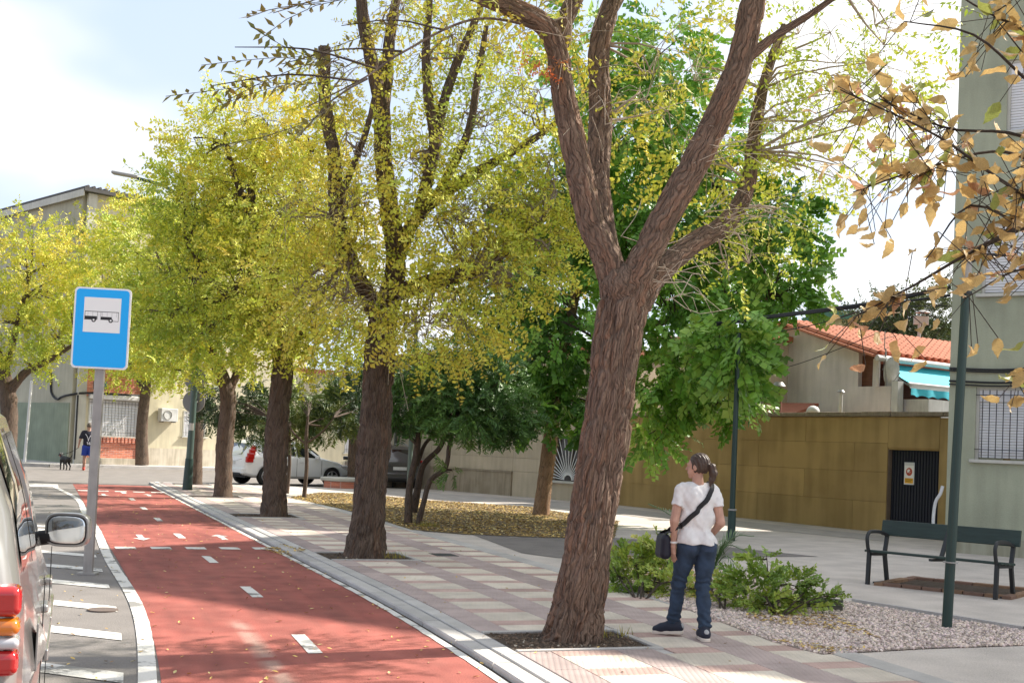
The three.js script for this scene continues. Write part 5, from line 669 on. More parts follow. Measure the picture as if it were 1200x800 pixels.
  // a tuft of red leaves on the left limb
  const red = fin(new THREE.InstancedMesh(SP.elm[1], LM, 16)); for (let i = 0; i < 16; i++) { ob.position.set(...[0.154, 4.748, -9.6]).add(V((r() - 0.5) * 0.34, (r() - 0.5) * 0.3, (r() - 0.5) * 0.15)).sub(g.position); ob.rotation.set(r() * 6, r() * 6, r() * 6); ob.scale.setScalar(0.45); ob.updateMatrix(); red.setMatrixAt(i, ob.matrix); red.setColorAt(i, RGB(0.6, 0.14 + r() * 0.1, 0.05)); } red.name = 'crown'; red.userData.kind = 'stuff'; red.userData.label = 'tuft of red leaves'; g.add(red);
}
{ // T2
  const L = [
    [[-1.894, -0.035, -16.05, 0.36], [-1.888, 0.079, -16.05, 0.28], [-1.866, 0.535, -16.07, 0.235], [-1.839, 1.337, -16.1, 0.215], [-1.831, 2.143, -16.1, 0.21], [-1.812, 2.952, -16.1, 0.2], [-1.795, 3.323, -16.1, 0.18], [-1.77, 3.533, -16.1, 0.14]],
    [[-1.793, 3.277, -16.1, 0.17], [-1.669, 3.828, -16.1, 0.15], [-1.662, 4.176, -16.1, 0.14], [-1.782, 4.753, -16.1, 0.125], [-1.896, 5.449, -16.1, 0.12], [-1.95, 6.09, -16.1, 0.115], [-2.095, 6.697, -16, 0.09], [-2.224, 7.24, -15.9, 0.085], [-2.315, 7.953, -15.8, 0.06], [-2.458, 8.83, -15.7, 0.03]],
    [[-1.934, 5.997, -16.1, 0.09], [-1.908, 6.577, -16.15, 0.085], [-1.901, 7.067, -16.2, 0.08], [-1.838, 7.76, -16.3, 0.06], [-1.779, 8.826, -16.4, 0.03]],
    [[-1.824, 3.206, -16.1, 0.13], [-2.077, 3.68, -16, 0.115], [-2.354, 4.228, -15.9, 0.105], [-2.469, 4.777, -15.8, 0.1], [-2.505, 5.291, -15.8, 0.09], [-2.667, 6.031, -15.8, 0.085], [-2.718, 6.835, -15.8, 0.08]],
    [[-1.636, 4.119, -16.1, 0.11], [-1.48, 4.552, -16.2, 0.095], [-1.234, 4.9, -16.3, 0.085], [-0.791, 5.296, -16.5, 0.08], [-0.158, 5.783, -16.8, 0.06], [0.435, 6.267, -17, 0.04], [1.031, 7.037, -17.2, 0.02]],
    [[-1.392, 4.673, -16.2, 0.085], [-1.255, 5.278, -16, 0.085], [-1.186, 5.662, -15.9, 0.085], [-1.281, 6.149, -15.8, 0.07], [-1.35, 6.804, -15.7, 0.06], [-1.323, 7.343, -15.6, 0.045], [-1.329, 8.102, -15.5, 0.03]],
    [[-1.184, 5.627, -15.9, 0.075], [-1.095, 6.187, -15.9, 0.07], [-0.947, 6.715, -15.9, 0.065], [-0.793, 7.129, -15.9, 0.05], [-0.537, 7.839, -15.9, 0.03]],
    [[-1.233, 4.877, -16.3, 0.06], [-0.947, 5.35, -16, 0.06], [-0.731, 5.828, -15.8, 0.055], [-0.644, 6.492, -15.7, 0.05], [-0.558, 7.148, -15.6, 0.035]],
    [[-1.739, 3.592, -16.1, 0.13], [-1.324, 3.699, -15.9, 0.11], [-0.863, 3.828, -15.7, 0.105], [-0.46, 3.932, -15.6, 0.1]],
    [[-0.458, 3.887, -15.6, 0.05], [-0.091, 4.219, -15.6, 0.04], [0.339, 4.709, -15.7, 0.025]],
    [[-2.443, 4.721, -15.8, 0.05], [-2.069, 5.715, -15.6, 0.04], [-1.909, 6.599, -15.5, 0.025]],
  ];
  const g = tree('street_tree', 'dark trunked yellow tree standing in the second pit with a cut side limb', [-1.87, 0.055, -16.05], L, BK.elmShaded, { seg: 64, step: 0.035, furrow: 0.038, group: ROW });
  const C = (p, rx, ry, n, h) => [...p, rx, ry, n, h];
  foliage(g, SP.elm, [C([-0.775, 4.471, -15.6], 0.75, 0.55, 240, 0.75), C([-0.117, 4.823, -15.8], 0.8, 0.6, 240, 0.75), C([0.321, 5.348, -16], 0.6, 0.55, 137, 0.65), C([-0.349, 3.825, -15.3], 0.7, 0.45, 194, 0.7), C([-0.919, 3.183, -15.2], 0.7, 0.5, 194, 0.7), C([-1.303, 3.067, -15.3], 0.4, 0.3, 45, 0.75), C([0.356, 4.238, -15.6], 0.4, 0.4, 80, 0.7), C([-2.307, 3.671, -15.6], 0.65, 0.6, 160, 0.65), C([-2.3, 4.686, -15.6], 0.6, 0.6, 137, 0.75), C([-2.171, 5.484, -15.6], 0.5, 0.6, 91, 0.75), C([-1.279, 5.345, -15.8], 0.6, 0.6, 125, 0.7), C([-0.625, 5.887, -16], 0.7, 0.6, 137, 0.7), C([0.047, 6.503, -16.4], 0.7, 0.6, 102, 0.65), C([-2.439, 6.381, -15.6], 0.5, 0.5, 68, 0.8), C([-1.112, 6.815, -15.7], 0.7, 0.6, 91, 0.75), C([-0.443, 7.028, -15.9], 0.6, 0.6, 68, 0.75), C([-1.722, 7.321, -15.9], 0.6, 0.5, 57, 0.7), C([-2.835, 3.448, -15.8], 0.5, 0.5, 70, 0.7), C([-2.948, 4.584, -15.8], 0.5, 0.8, 102, 0.75),
    C([-1.661, 8.491, -15.9], 1.6, 0.8, 137), C([-0.271, 8.361, -16], 1.2, 0.8, 91)],
    { seed: 33, cols: YEL, size: 1.0, limbs: L.slice(1), twigM: mat([0.24, 0.19, 0.15], { rough: 0.9 }), twigR: 0.012, hang: 0.45, fine: 0.25 });
  const r = rngOf(78), tw = []; for (let k = 0; k < 40; k++) { const q = V(...[-1.777, 3.393, -15.9]).add(V((r() - 0.5) * 0.35, (r() - 0.5) * 0.4, 0)), a = V((r() - 0.5) * 2, -0.6 + r() * 0.9, 0.4 * r()).normalize(), L0 = 0.4 + r() * 0.8; tw.push(limb([[...q.toArray(), 0.006], [...q.clone().addScaledVector(a, L0 * 0.5).add(V(0, 0.1, 0)).toArray(), 0.005], [...q.clone().addScaledVector(a, L0).add(V(0, -0.12, 0)).toArray(), 0.003]], { seg: 4, step: 0.15 })); }
  part('twigs', local(merge(tw), g.position), mat([0.42, 0.36, 0.28], { rough: 0.9 }), g, { kind: 'stuff' });
}
{ // T3
  const L = [
    [[-4.6, -0.046, -23.5, 0.33], [-4.591, 0.104, -23.5, 0.26], [-4.593, 0.807, -23.5, 0.235], [-4.602, 1.981, -23.5, 0.22], [-4.552, 2.993, -23.5, 0.2], [-4.67, 3.663, -23.5, 0.18], [-4.822, 4.333, -23.5, 0.16]],
    [[-4.797, 4.164, -23.5, 0.16], [-4.84, 4.741, -23.4, 0.14], [-4.97, 5.393, -23.3, 0.13], [-5.153, 5.787, -23.2, 0.12], [-5.347, 6.094, -23.1, 0.08], [-5.664, 6.893, -23, 0.05], [-5.831, 7.554, -23, 0.03]],
    [[-5.118, 5.755, -23.2, 0.08], [-5.301, 6.306, -23.3, 0.075], [-5.287, 6.922, -23.4, 0.06], [-5.124, 7.694, -23.4, 0.03]],
    [[-4.835, 4.657, -23.4, 0.1], [-4.784, 5.198, -23.6, 0.09], [-4.748, 5.748, -23.8, 0.07], [-4.504, 6.664, -24, 0.05], [-4.211, 7.722, -24, 0.03]],
    [[-4.556, 3.077, -23.5, 0.12], [-4.321, 3.707, -23.8, 0.1], [-3.962, 4.433, -24, 0.07], [-3.605, 5.347, -24.2, 0.04]],
    [[-4.662, 3.494, -23.5, 0.09], [-5.225, 3.943, -23.2, 0.07], [-5.873, 4.555, -23, 0.05], [-6.402, 5.195, -23, 0.03]],
  ];
  const g = tree('street_tree', 'dense yellow green tree in the third pit behind the bus sign', [-4.6, 0.055, -23.5], L, BK.elmShaded, { seg: 44, step: 0.05, furrow: 0.036, group: ROW });
  const C = (p, rx, ry, n, h) => [...p, rx, ry, n, h];
  foliage(g, SP.elmBig, [C([-6.143, 7.173, -23.2], 0.85, 0.7, 170, 0.7), C([-5.293, 7.687, -23.4], 0.9, 0.7, 190, 0.7), C([-4.476, 7.519, -23.6], 0.9, 0.7, 190, 0.75), C([-6.469, 6.065, -23.2], 0.75, 0.8, 170, 0.5), C([-5.331, 6.116, -22.8], 1.0, 0.9, 230, 0.65), C([-4.333, 6.075, -23.2], 1.0, 0.9, 230, 0.75), C([-6.182, 4.79, -23], 0.9, 0.9, 210, 0.45), C([-5.024, 4.603, -22.5], 1.0, 0.9, 200, 0.55), C([-4.024, 4.553, -23], 1.0, 0.9, 210, 0.65), C([-5.644, 3.634, -22.8], 0.8, 0.6, 130, 0.5), C([-4.47, 3.685, -22.8], 0.9, 0.55, 110, 0.6), C([-3.596, 3.579, -23], 0.7, 0.6, 110, 0.7), C([-3.524, 5.423, -23.6], 0.6, 0.8, 110, 0.75), C([-6.585, 3.978, -23.3], 0.6, 0.6, 100, 0.4), C([-6.648, 6.427, -25], 1.0, 1.3, 200, 0.4), C([-5.256, 6.184, -25.3], 1.3, 1.5, 300, 0.45)],
    { seed: 35, cols: YEL, size: 1.0, limbs: L.slice(1), twigM: BK.thin, twigR: 0.016, hang: 0.35, fine: 0.12 });
}
{ // T4, T5: further along the row
  let L = [[[-7.157, -0.061, -30, 0.3], [-7.147, 0.153, -30, 0.23], [-7.168, 1.392, -30, 0.21], [-7.144, 2.573, -30, 0.2], [-7.273, 2.997, -30, 0.17], [-7.559, 3.523, -30, 0.14], [-7.813, 4.266, -30, 0.09], [-8.035, 5.228, -30, 0.05]], [[-7.169, 2.637, -30, 0.12], [-6.854, 3.569, -30.2, 0.09], [-6.629, 4.686, -30.4, 0.05]], [[-7.553, 3.415, -30, 0.08], [-8.138, 4.124, -29.8, 0.06], [-8.5, 5.154, -29.6, 0.03]]];
  let g = tree('street_tree', 'slim dark trunk in the fourth pit left of the white car', [-7.15, 0.055, -30], L, BK.elmShaded, { seg: 24, step: 0.12, furrow: 0.022, group: ROW });
  const C = (p, rx, ry, n, h) => [...p, rx, ry, n, h];
  foliage(g, SP.elmBig, [C([-9.199, 6.042, -30], 1.1, 1.0, 180, 0.55), C([-8.322, 4.759, -29.8], 1.1, 0.9, 190, 0.5), C([-9.117, 4.532, -30], 0.9, 0.8, 130, 0.5), C([-7.062, 4.046, -29.6], 0.9, 0.7, 130, 0.6), C([-8.198, 3.464, -29.6], 0.8, 0.5, 90, 0.5), C([-7.679, 5.53, -30.5], 1.2, 1.1, 160, 0.5), C([-6.272, 3.579, -30], 0.7, 0.5, 80, 0.6), C([-8.501, 6.594, -30.5], 1.0, 0.9, 140, 0.5), C([-7.823, 5.637, -33], 1.3, 1.2, 200, 0.5), C([-7.668, 7.403, -33.5], 1.3, 1.2, 190, 0.5)], { seed: 37, cols: YEL, size: 1.1, limbs: L, twigM: BK.thin, twigR: 0.02 });  // rearmost clumps are hidden, added to shade the far path
  L = [[[-9.718, -0.062, -37, 0.28], [-9.703, 0.15, -37, 0.22], [-9.739, 1.838, -37, 0.2], [-9.77, 3.426, -37, 0.18], [-10.011, 4.477, -37, 0.13], [-10.479, 5.787, -37, 0.07], [-10.801, 6.84, -37, 0.04]], [[-9.783, 3.16, -37, 0.1], [-9.412, 4.263, -37.3, 0.08], [-9.197, 5.367, -37.5, 0.04]], [[-9.978, 4.346, -37, 0.08], [-10.913, 5.081, -36.8, 0.06], [-11.559, 5.953, -36.6, 0.03]]];
  g = tree('street_tree', 'thin trunk beside the street lamp at the far end of the row', [-9.72, 0.055, -37], L, BK.elmShaded, { seg: 20, step: 0.15, furrow: 0.02, group: ROW });
  foliage(g, SP.elmBig, [C([-11.786, 7.866, -37], 1.2, 1.1, 180, 0.6), C([-12.362, 6.238, -37], 1.2, 1.2, 170, 0.55), C([-11.037, 6.296, -37], 1.3, 1.2, 180, 0.5), C([-11.188, 4.512, -36.5], 1.3, 1.0, 170, 0.5), C([-9.957, 4.462, -36.8], 1.0, 0.9, 110, 0.55), C([-11.721, 8.774, -37.5], 0.9, 0.7, 90, 0.6), C([-12.215, 3.584, -37], 0.8, 0.4, 50, 0.55)], { seed: 39, cols: YEL, size: 1.25, limbs: L, twigM: BK.thin, twigR: 0.02 });
}
{ // trees before the corner building
  const C = (p, rx, ry, n, h) => [...p, rx, ry, n, h];
  let L = [[[-16.43, 0.132, -53.5, 0.3], [-16.524, 1.846, -53.5, 0.25], [-16.454, 3.38, -53.5, 0.22], [-16.346, 4.919, -53.5, 0.15], [-16.259, 6.845, -53.5, 0.08]], [[-16.454, 3.38, -53.5, 0.12], [-17.205, 4.859, -53.2, 0.1], [-18.002, 6.713, -53, 0.05]], [[-16.419, 4.149, -53.5, 0.1], [-15.711, 5.742, -53.8, 0.08], [-15.293, 7.72, -54, 0.04]]];
  let g = tree('pavement_tree', 'tree with olive crown before the cream wall near the white shutters', [[-16.43, 0.132, -53.5][0], 0.115, -53.5], L, BK.elmShaded, { seg: 16, step: 0.3 });
  foliage(g, SP.elmBig, [C([-18.53, 9.363, -53], 1.7, 1.5, 200, 0.55), C([-17.833, 6.664, -52.5], 1.7, 1.4, 200, 0.45), C([-16.317, 7.168, -53], 1.8, 1.5, 200, 0.5), C([-15.755, 4.892, -52.8], 1.6, 0.9, 120, 0.45), C([-16.978, 4.816, -52.5], 1.3, 0.7, 60, 0.45), C([-15.37, 4.578, -53.5], 1.2, 0.9, 80, 0.5), C([-18.794, 10.691, -53], 0.8, 0.7, 70, 0.6)], { seed: 41, cols: YEL, size: 1.5, limbs: L, twigM: BK.thin, twigR: 0.03 });
  L = [[[-18.411, -0.17, -44, 0.4], [-18.509, 0.956, -44, 0.34], [-18.537, 2.527, -44, 0.3], [-18.781, 3.462, -44, 0.26], [-19.295, 4.702, -44, 0.2], [-19.74, 6.898, -44, 0.1]], [[-18.615, 2.776, -44, 0.2], [-17.89, 3.614, -43.8, 0.15], [-16.903, 4.145, -43.6, 0.11], [-16.026, 4.737, -43.5, 0.06]], [[-18.781, 3.462, -44, 0.15], [-18.388, 5.374, -44, 0.11], [-18.026, 7.29, -44, 0.05]]];
  g = tree('roadside_tree', 'leaning yellow green tree beyond the roof of the silver car', [[-18.411, -0.17, -44][0], 0.0, -44], L, BK.elmShaded, { seg: 24, step: 0.2, furrow: 0.03 });
  foliage(g, SP.elmBig, [C([-18.517, 7.586, -44], 1.7, 1.5, 260, 0.7), C([-17.202, 6.639, -43.6], 1.4, 1.3, 220, 0.7), C([-18.179, 5.331, -43.5], 1.6, 1.1, 220, 0.6), C([-16.762, 5.08, -43.5], 1.0, 0.7, 110, 0.45), C([-17.95, 8.723, -44], 1.0, 0.8, 80, 0.8), C([-20.036, 6.568, -44], 1.6, 1.8, 150, 0.6), C([-16.412, 7.964, -43.8], 0.7, 0.9, 80, 0.75), C([-17.755, 4.092, -43.4], 0.9, 0.4, 60, 0.45), C([-16.211, 6.356, -43.5], 0.6, 0.8, 80, 0.5)], { seed: 43, cols: YEL, size: 1.35, limbs: L, twigM: BK.thin, twigR: 0.025 });
}
{ // green trees of the planted bed
  const C = (p, rx, ry, n, h) => [...p, rx, ry, n, h];
  let L = [[[-1.904, -0.02, -23.1, 0.085], [-1.908, 0.769, -23.1, 0.07], [-1.819, 1.35, -23.1, 0.065], [-1.764, 1.93, -23.1, 0.055], [-1.721, 2.427, -23.1, 0.04], [-1.595, 2.929, -23.1, 0.02]], [[-1.843, 0.263, -23.4, 0.085], [-1.779, 0.682, -23.4, 0.075], [-1.685, 1.187, -23.4, 0.06], [-1.378, 1.534, -23.3, 0.05], [-1.238, 1.871, -23.2, 0.045], [-1.07, 2.29, -23.1, 0.025]], [[-1.716, 0.011, -23, 0.06], [-1.615, 0.462, -22.9, 0.055], [-1.483, 0.927, -22.8, 0.05], [-1.212, 1.168, -22.7, 0.045], [-1.151, 1.624, -22.7, 0.04], [-1.024, 2.036, -22.7, 0.02]], [[-1.803, 1.184, -23.2, 0.05], [-1.679, 1.571, -23.3, 0.04], [-1.477, 1.896, -23.3, 0.03], [-1.585, 2.278, -23.4, 0.02]], [[-1.78, 1.566, -23.1, 0.04], [-2.029, 1.785, -23, 0.03], [-2.238, 1.889, -22.9, 0.015]]];
  let g = tree('multi_stem_tree', 'small dark green tree with several crooked stems in the leafy bed', [-1.88, 0.066, -23.1], L, BK.thin, { seg: 14, step: 0.1, furrow: 0.006 });
  foliage(g, SP.lance, [C([-1.967, 2.408, -22.9], 0.55, 0.5, 220, 0.35), C([-1.138, 2.514, -22.6], 0.75, 0.55, 330, 0.45), C([-0.412, 2.617, -22.4], 0.65, 0.6, 300, 0.5), C([-0.707, 2.12, -22.3], 0.75, 0.35, 230, 0.35), C([-1.5, 3.079, -22.8], 0.7, 0.5, 200, 0.35), C([-0.683, 3.182, -22.6], 0.7, 0.5, 220, 0.5), C([0.009, 2.154, -22.4], 0.45, 0.35, 130, 0.4), C([-2.197, 2.071, -22.9], 0.25, 0.25, 50, 0.3), C([-1.128, 1.107, -22.7], 0.16, 0.1, 10, 0.6)], { seed: 45, cols: DKG, size: 0.95, m: LMglossy, limbs: L, twigM: BK.thin, twigR: 0.012, hang: 0.5 });
  for (const [b, seed, label, cl] of [[[-6.209, 0.066, -33.59], 47, 'young tree with thin trunk and bright green crown before the white car', [[...[-8.004, 2.628, -35], 0.8, 0.6, 160, 0.2], [...[-6.992, 2.422, -35], 0.8, 0.6, 170, 0.35], [...[-8.74, 2.345, -35], 0.6, 0.5, 110, 0.15], [...[-7.466, 1.9, -35], 0.6, 0.35, 100, 0.2]]], [[-5.376, 0.066, -31.546], 49, 'young tree with lit yellow green crown beside the third trunk', [[...[-5.662, 2.65, -33], 0.75, 0.6, 190, 0.8], [...[-5.044, 2.087, -33], 0.6, 0.45, 130, 0.7], [...[-6.098, 1.923, -33], 0.5, 0.4, 100, 0.75], [...[-4.473, 2.466, -33], 0.6, 0.6, 150, 0.1]]]]) {
    const Lq = [[[b[0], 0.02, b[2], 0.06], [b[0] + 0.03, 0.9, b[2], 0.05], [b[0] - 0.02, 1.7, b[2], 0.05], [b[0], 2.2, b[2], 0.03]], [[b[0], 1.45, b[2], 0.035], [b[0] - 0.4, 1.8, b[2], 0.025], [b[0] - 0.6, 2.2, b[2], 0.015]], [[b[0], 1.5, b[2], 0.035], [b[0] + 0.4, 1.8, b[2] + 0.1, 0.025], [b[0] + 0.7, 2.2, b[2] + 0.1, 0.015]]];
    g = tree('young_tree', label, b, Lq, BK.thin, { seg: 12, step: 0.15, group: 'young green trees in the leafy bed' });
    foliage(g, SP.lance, cl, { seed, cols: [[0.02, 0.05, 0.015], [0.06, 0.12, 0.025], [0.16, 0.22, 0.04], [0.24, 0.28, 0.06]], size: 1.15, m: LMglossy, limbs: Lq, twigM: BK.thin, twigR: 0.012, hang: 0.4 });
  }
  L = [[[-5.309, -0.03, -41, 0.22], [-5.355, 0.932, -41, 0.2], [-5.382, 2.102, -41, 0.18], [-5.527, 3.269, -41, 0.12], [-5.774, 4.14, -41, 0.06]]];
  g = tree('shade_tree', 'dark round tree trunk between the two parked cars', [[-5.309, -0.03, -41][0], 0.055, -41], L, BK.elmShaded, { seg: 16, step: 0.3 });
  foliage(g, SP.lance, [C([-5.805, 2.964, -41], 0.8, 0.8, 160, 0.2), C([-5.153, 3.433, -41], 0.9, 0.9, 170, 0.2)], { seed: 51, cols: DKG, size: 1.5, m: LMglossy, limbs: L, twigM: BK.thin });
  L = [[[0.76, -0.098, -28.2, 0.24], [0.79, 0.124, -28.2, 0.2], [0.845, 0.729, -28.2, 0.185], [0.911, 1.536, -28.2, 0.175], [0.978, 2.345, -28.2, 0.17], [1.072, 3.353, -28.1, 0.16], [1.226, 4.359, -28, 0.13], [1.458, 5.751, -27.8, 0.1], [1.755, 7.709, -27.5, 0.06], [1.871, 9.714, -27.5, 0.03]], [[1.081, 3.152, -28.1, 0.12], [1.91, 3.945, -27.5, 0.1], [3.204, 4.543, -27, 0.08], [4.459, 4.927, -26.5, 0.05], [5.549, 5.14, -26.3, 0.03]], [[1.147, 3.853, -28, 0.11], [0.305, 4.699, -27.8, 0.09], [-0.333, 5.643, -27.6, 0.06], [-0.782, 6.82, -27.6, 0.03]], [[1.379, 5.247, -27.8, 0.1], [2.584, 6.533, -27.4, 0.08], [3.858, 7.692, -27, 0.05], [4.927, 8.23, -26.6, 0.03]], [[3.204, 4.543, -27, 0.05], [4.114, 3.571, -26.4, 0.04], [4.823, 2.829, -26, 0.02]]];
  g = tree('mulberry_tree', 'broad bright green tree with pale trunk in front of the beige house', [0.8, 0.06, -28.2], L, BK.pale, { seg: 28, step: 0.1, furrow: 0.01 });
  foliage(g, SP.mulberry, [C([0.326, 4.064, -27.4], 1.1, 1.1, 150, 0.25), C([1.262, 4.437, -26.8], 1.2, 1.2, 150, 0.4), C([-0.307, 5.047, -27.6], 1.0, 1.1, 130, 0.35), C([0.771, 2.7, -27.2], 1.0, 0.6, 100, 0.4), C([-0.22, 3.068, -27.6], 0.9, 0.8, 110, 0.2), C([3.332, 4.889, -26.6], 1.3, 1.0, 190, 0.6), C([4.61, 5.492, -26.4], 1.2, 0.9, 170, 0.6), C([5.689, 5.89, -26.2], 0.9, 0.8, 120, 0.6), C([6.045, 5.124, -26], 0.45, 0.3, 30, 0.6), C([4.052, 3.541, -26], 1.2, 0.9, 190, 0.65), C([3.168, 2.952, -26.2], 1.0, 0.9, 150, 0.65), C([4.691, 2.908, -25.8], 0.55, 0.45, 60, 0.75), C([2.995, 2.005, -26], 0.6, 0.35, 40, 0.7), C([3.482, 6.661, -26.8], 1.3, 1.0, 270, 0.55), C([4.97, 7.074, -26.6], 1.1, 0.9, 195, 0.5), C([5.881, 7.075, -26.4], 0.7, 0.6, 90, 0.4), C([2.151, 7.069, -27.2], 1.2, 1.2, 270, 0.45), C([0.789, 7.049, -27.4], 1.2, 1.2, 240, 0.4), C([2.462, 9.058, -27.2], 1.3, 1.3, 240, 0.55), C([4.007, 8.875, -27], 1.2, 1.0, 195, 0.5), C([1.617, 10.873, -27.4], 1.2, 1.0, 135, 0.6), C([3.199, 10.943, -27.4], 1.0, 1.0, 105, 0.6), C([4.775, 4.133, -26], 0.6, 0.6, 70, 0.7), C([1.722, 2.927, -27], 0.9, 0.8, 100, 0.4), C([6.591, 5.523, -26], 0.25, 0.2, 8, 0.6), C([4.042, 3.821, -22.9], 0.5, 0.4, 46, 0.7), C([4.339, 3.252, -22.8], 0.35, 0.3, 30, 0.75), C([4.209, 4.251, -23], 0.5, 0.35, 46, 0.65), C([0.937, 5.837, -30], 1.5, 1.4, 200, 0.4), C([2.85, 7.755, -30.5], 1.7, 1.5, 240, 0.45), C([4.568, 6.646, -30], 1.6, 1.3, 220, 0.5), C([2.266, 10.244, -30], 1.6, 1.3, 180, 0.5), C([4.188, 3.671, -22.6], 0.42, 0.42, 60, 0.6)],  // rear clumps added out of sight to thicken the shade on the path
    { seed: 53, cols: GRN, size: 1.0, m: LMglossy, limbs: L, twigM: BK.thin, twigR: 0.018, hang: 0.6 });
  L = [[[16.72, 4.015, -52, 0.3], [16.734, 5.879, -52, 0.25], [16.835, 7.378, -52, 0.15], [16.948, 8.506, -52, 0.08]]]; L[0].unshift([L[0][0][0], 0, L[0][0][2], 0.35]);
  g = tree('distant_tree', 'dull green tree beyond the clay tile roof', [L[0][0][0], -0.05, -52], L, BK.elmShaded, { seg: 12, step: 0.5 });
  foliage(g, SP.elmBig, [C([16.233, 7.539, -52], 1.3, 1.1, 220, 0.4), C([17.717, 7.791, -52], 1.4, 1.2, 240, 0.4), C([18.626, 8.58, -52], 1.0, 0.9, 130, 0.5), C([15.845, 8.009, -52], 1.0, 0.7, 110, 0.4), C([16.799, 7.995, -51.5], 1.2, 0.7, 120, 0.4), C([17.38, 6.655, -52], 2.0, 1.0, 200, 0.3)], { seed: 55, cols: [[0.05, 0.075, 0.02], [0.08, 0.11, 0.03], [0.13, 0.15, 0.045], [0.18, 0.17, 0.06]], size: 1.5, limbs: L, twigM: BK.thin, twigR: 0.03 });
}
{ // the tan leaved tree at the right whose branches hang in front of the block
  const base = [3.4, 0.055, -3.4], L = [[[3.4, -0.02, -3.4, 0.2], [3.42, 0.3, -3.4, 0.16], [3.4, 1.6, -3.45, 0.14], [3.3, 2.6, -3.5, 0.12], [3.1, 3.6, -3.6, 0.08], [2.9, 4.6, -3.7, 0.04]]];
  const ends = [[[2.07, 2.464, -4], [1.646, 2.681, -3.9], [1.375, 2.684, -3.85], [1.135, 2.756, -3.8]], [[2.074, 2.32, -4], [1.554, 2.498, -3.8], [1.313, 2.627, -3.75], [0.984, 2.747, -3.7]], [[2.128, 2.25, -4.1], [1.697, 2.404, -4], [1.523, 2.469, -4], [1.336, 2.257, -3.9]], [[2.009, 2.81, -3.9], [1.727, 2.826, -3.9], [1.43, 2.978, -3.8], [1.209, 3.01, -3.8]], [[2.107, 3.053, -4.1], [1.736, 3.061, -4], [1.531, 3.14, -4], [1.354, 3.25, -4]], [[2.176, 2.417, -4.2], [1.703, 2.676, -4.1], [1.375, 2.593, -4], [1.119, 2.495, -4]], [[2.182, 2.175, -4.2], [1.922, 2.24, -4.1], [1.701, 2.26, -4], [1.466, 2.136, -3.9]], [[2.187, 1.994, -4.2], [1.959, 1.947, -4.1], [1.783, 1.904, -4], [1.634, 1.88, -3.95]], [[1.697, 2.404, -4], [1.462, 2.277, -3.9], [1.28, 2.163, -3.85], [1.076, 2.046, -3.8]]];
  for (const e of ends) { const s = e[0], rr = [0.012, 0.006, 0.004, 0.002]; const st = s[0] > 2.02 ? [[3.32, Math.min(3.4, s[1] + 0.6), -3.52, 0.02]] : []; L.push([...st, ...e.map((p, i) => [...p, rr[i]])]); }
  const g = tree('overhanging_tree', 'tree at the right edge whose dry tan leaved branches hang before the apartment block', base, L, BK.thin, { seg: 9, step: 0.06 });
  // big dry blades: pointed oval, cupped, with a serrated outline
  const blade = s => { const r = rngOf(s), cu = 0.1 + r() * 0.45, cup = 0.02 + r() * 0.16, pos = [0, 0, 0], ix = [], N = 9, w = t => Math.sin(Math.PI * Math.pow(t, 0.8)) * 0.27 * (1 + 0.12 * (r() - 0.5)); for (let k = 1; k < N; k++) { const t = k / N; const zc = -cu * t * t; pos.push(0, t, zc, w(t) * (k % 2 ? 1.07 : 0.9), t, zc + cup + 0.07 * Math.sin(t * 9 + s), -w(t) * (k % 2 ? 0.9 : 1.07), t, zc + cup + 0.07 * Math.cos(t * 8 + s)); } pos.push(0, 1, -cu - 0.03); for (let k = 1; k < N - 1; k++) { const a = 1 + (k - 1) * 3, b = a + 3; ix.push(a, a + 1, b + 1, a, b + 1, b, a, b, b + 2, a, b + 2, a + 2); } ix.push(0, 2, 1, 0, 1, 3); const z = 1 + (N - 2) * 3, e = pos.length / 3 - 1; ix.push(z, z + 1, e, z, e, z + 2); const q = new THREE.BufferGeometry(); q.setAttribute('position', new THREE.Float32BufferAttribute(pos, 3)); q.setIndex(ix); q.computeVertexNormals(); return q; };
  const bl = [1, 2, 3, 4, 5, 6].map(blade), r = rngOf(61), lists = bl.map(() => []), ob = new THREE.Object3D();
  const tanM = new THREE.MeshPhysicalMaterial({ color: RGB(1, 1, 1), roughness: 0.8, transmission: 0.45, thickness: 0, side: THREE.DoubleSide, ior: 1.3, map: rep(tex(256, (u, v) => { const vein = Math.abs(((v + Math.abs(u - 0.5) * 0.7) * 11) % 1 - 0.5); return 0.72 + 0.22 * smooth(0.02, 0.14, vein) + 0.3 * fbm(u * 9, v * 9, 3, 4, 9, 9); }), 1) });
  bl.forEach(b => { const p = b.attributes.position, uv = new Float32Array(p.count * 2); for (let i = 0; i < p.count; i++) { uv[i * 2] = p.getX(i) + 0.5; uv[i * 2 + 1] = p.getY(i); } b.setAttribute('uv', new THREE.BufferAttribute(uv, 2)); });
  const twigs = [];
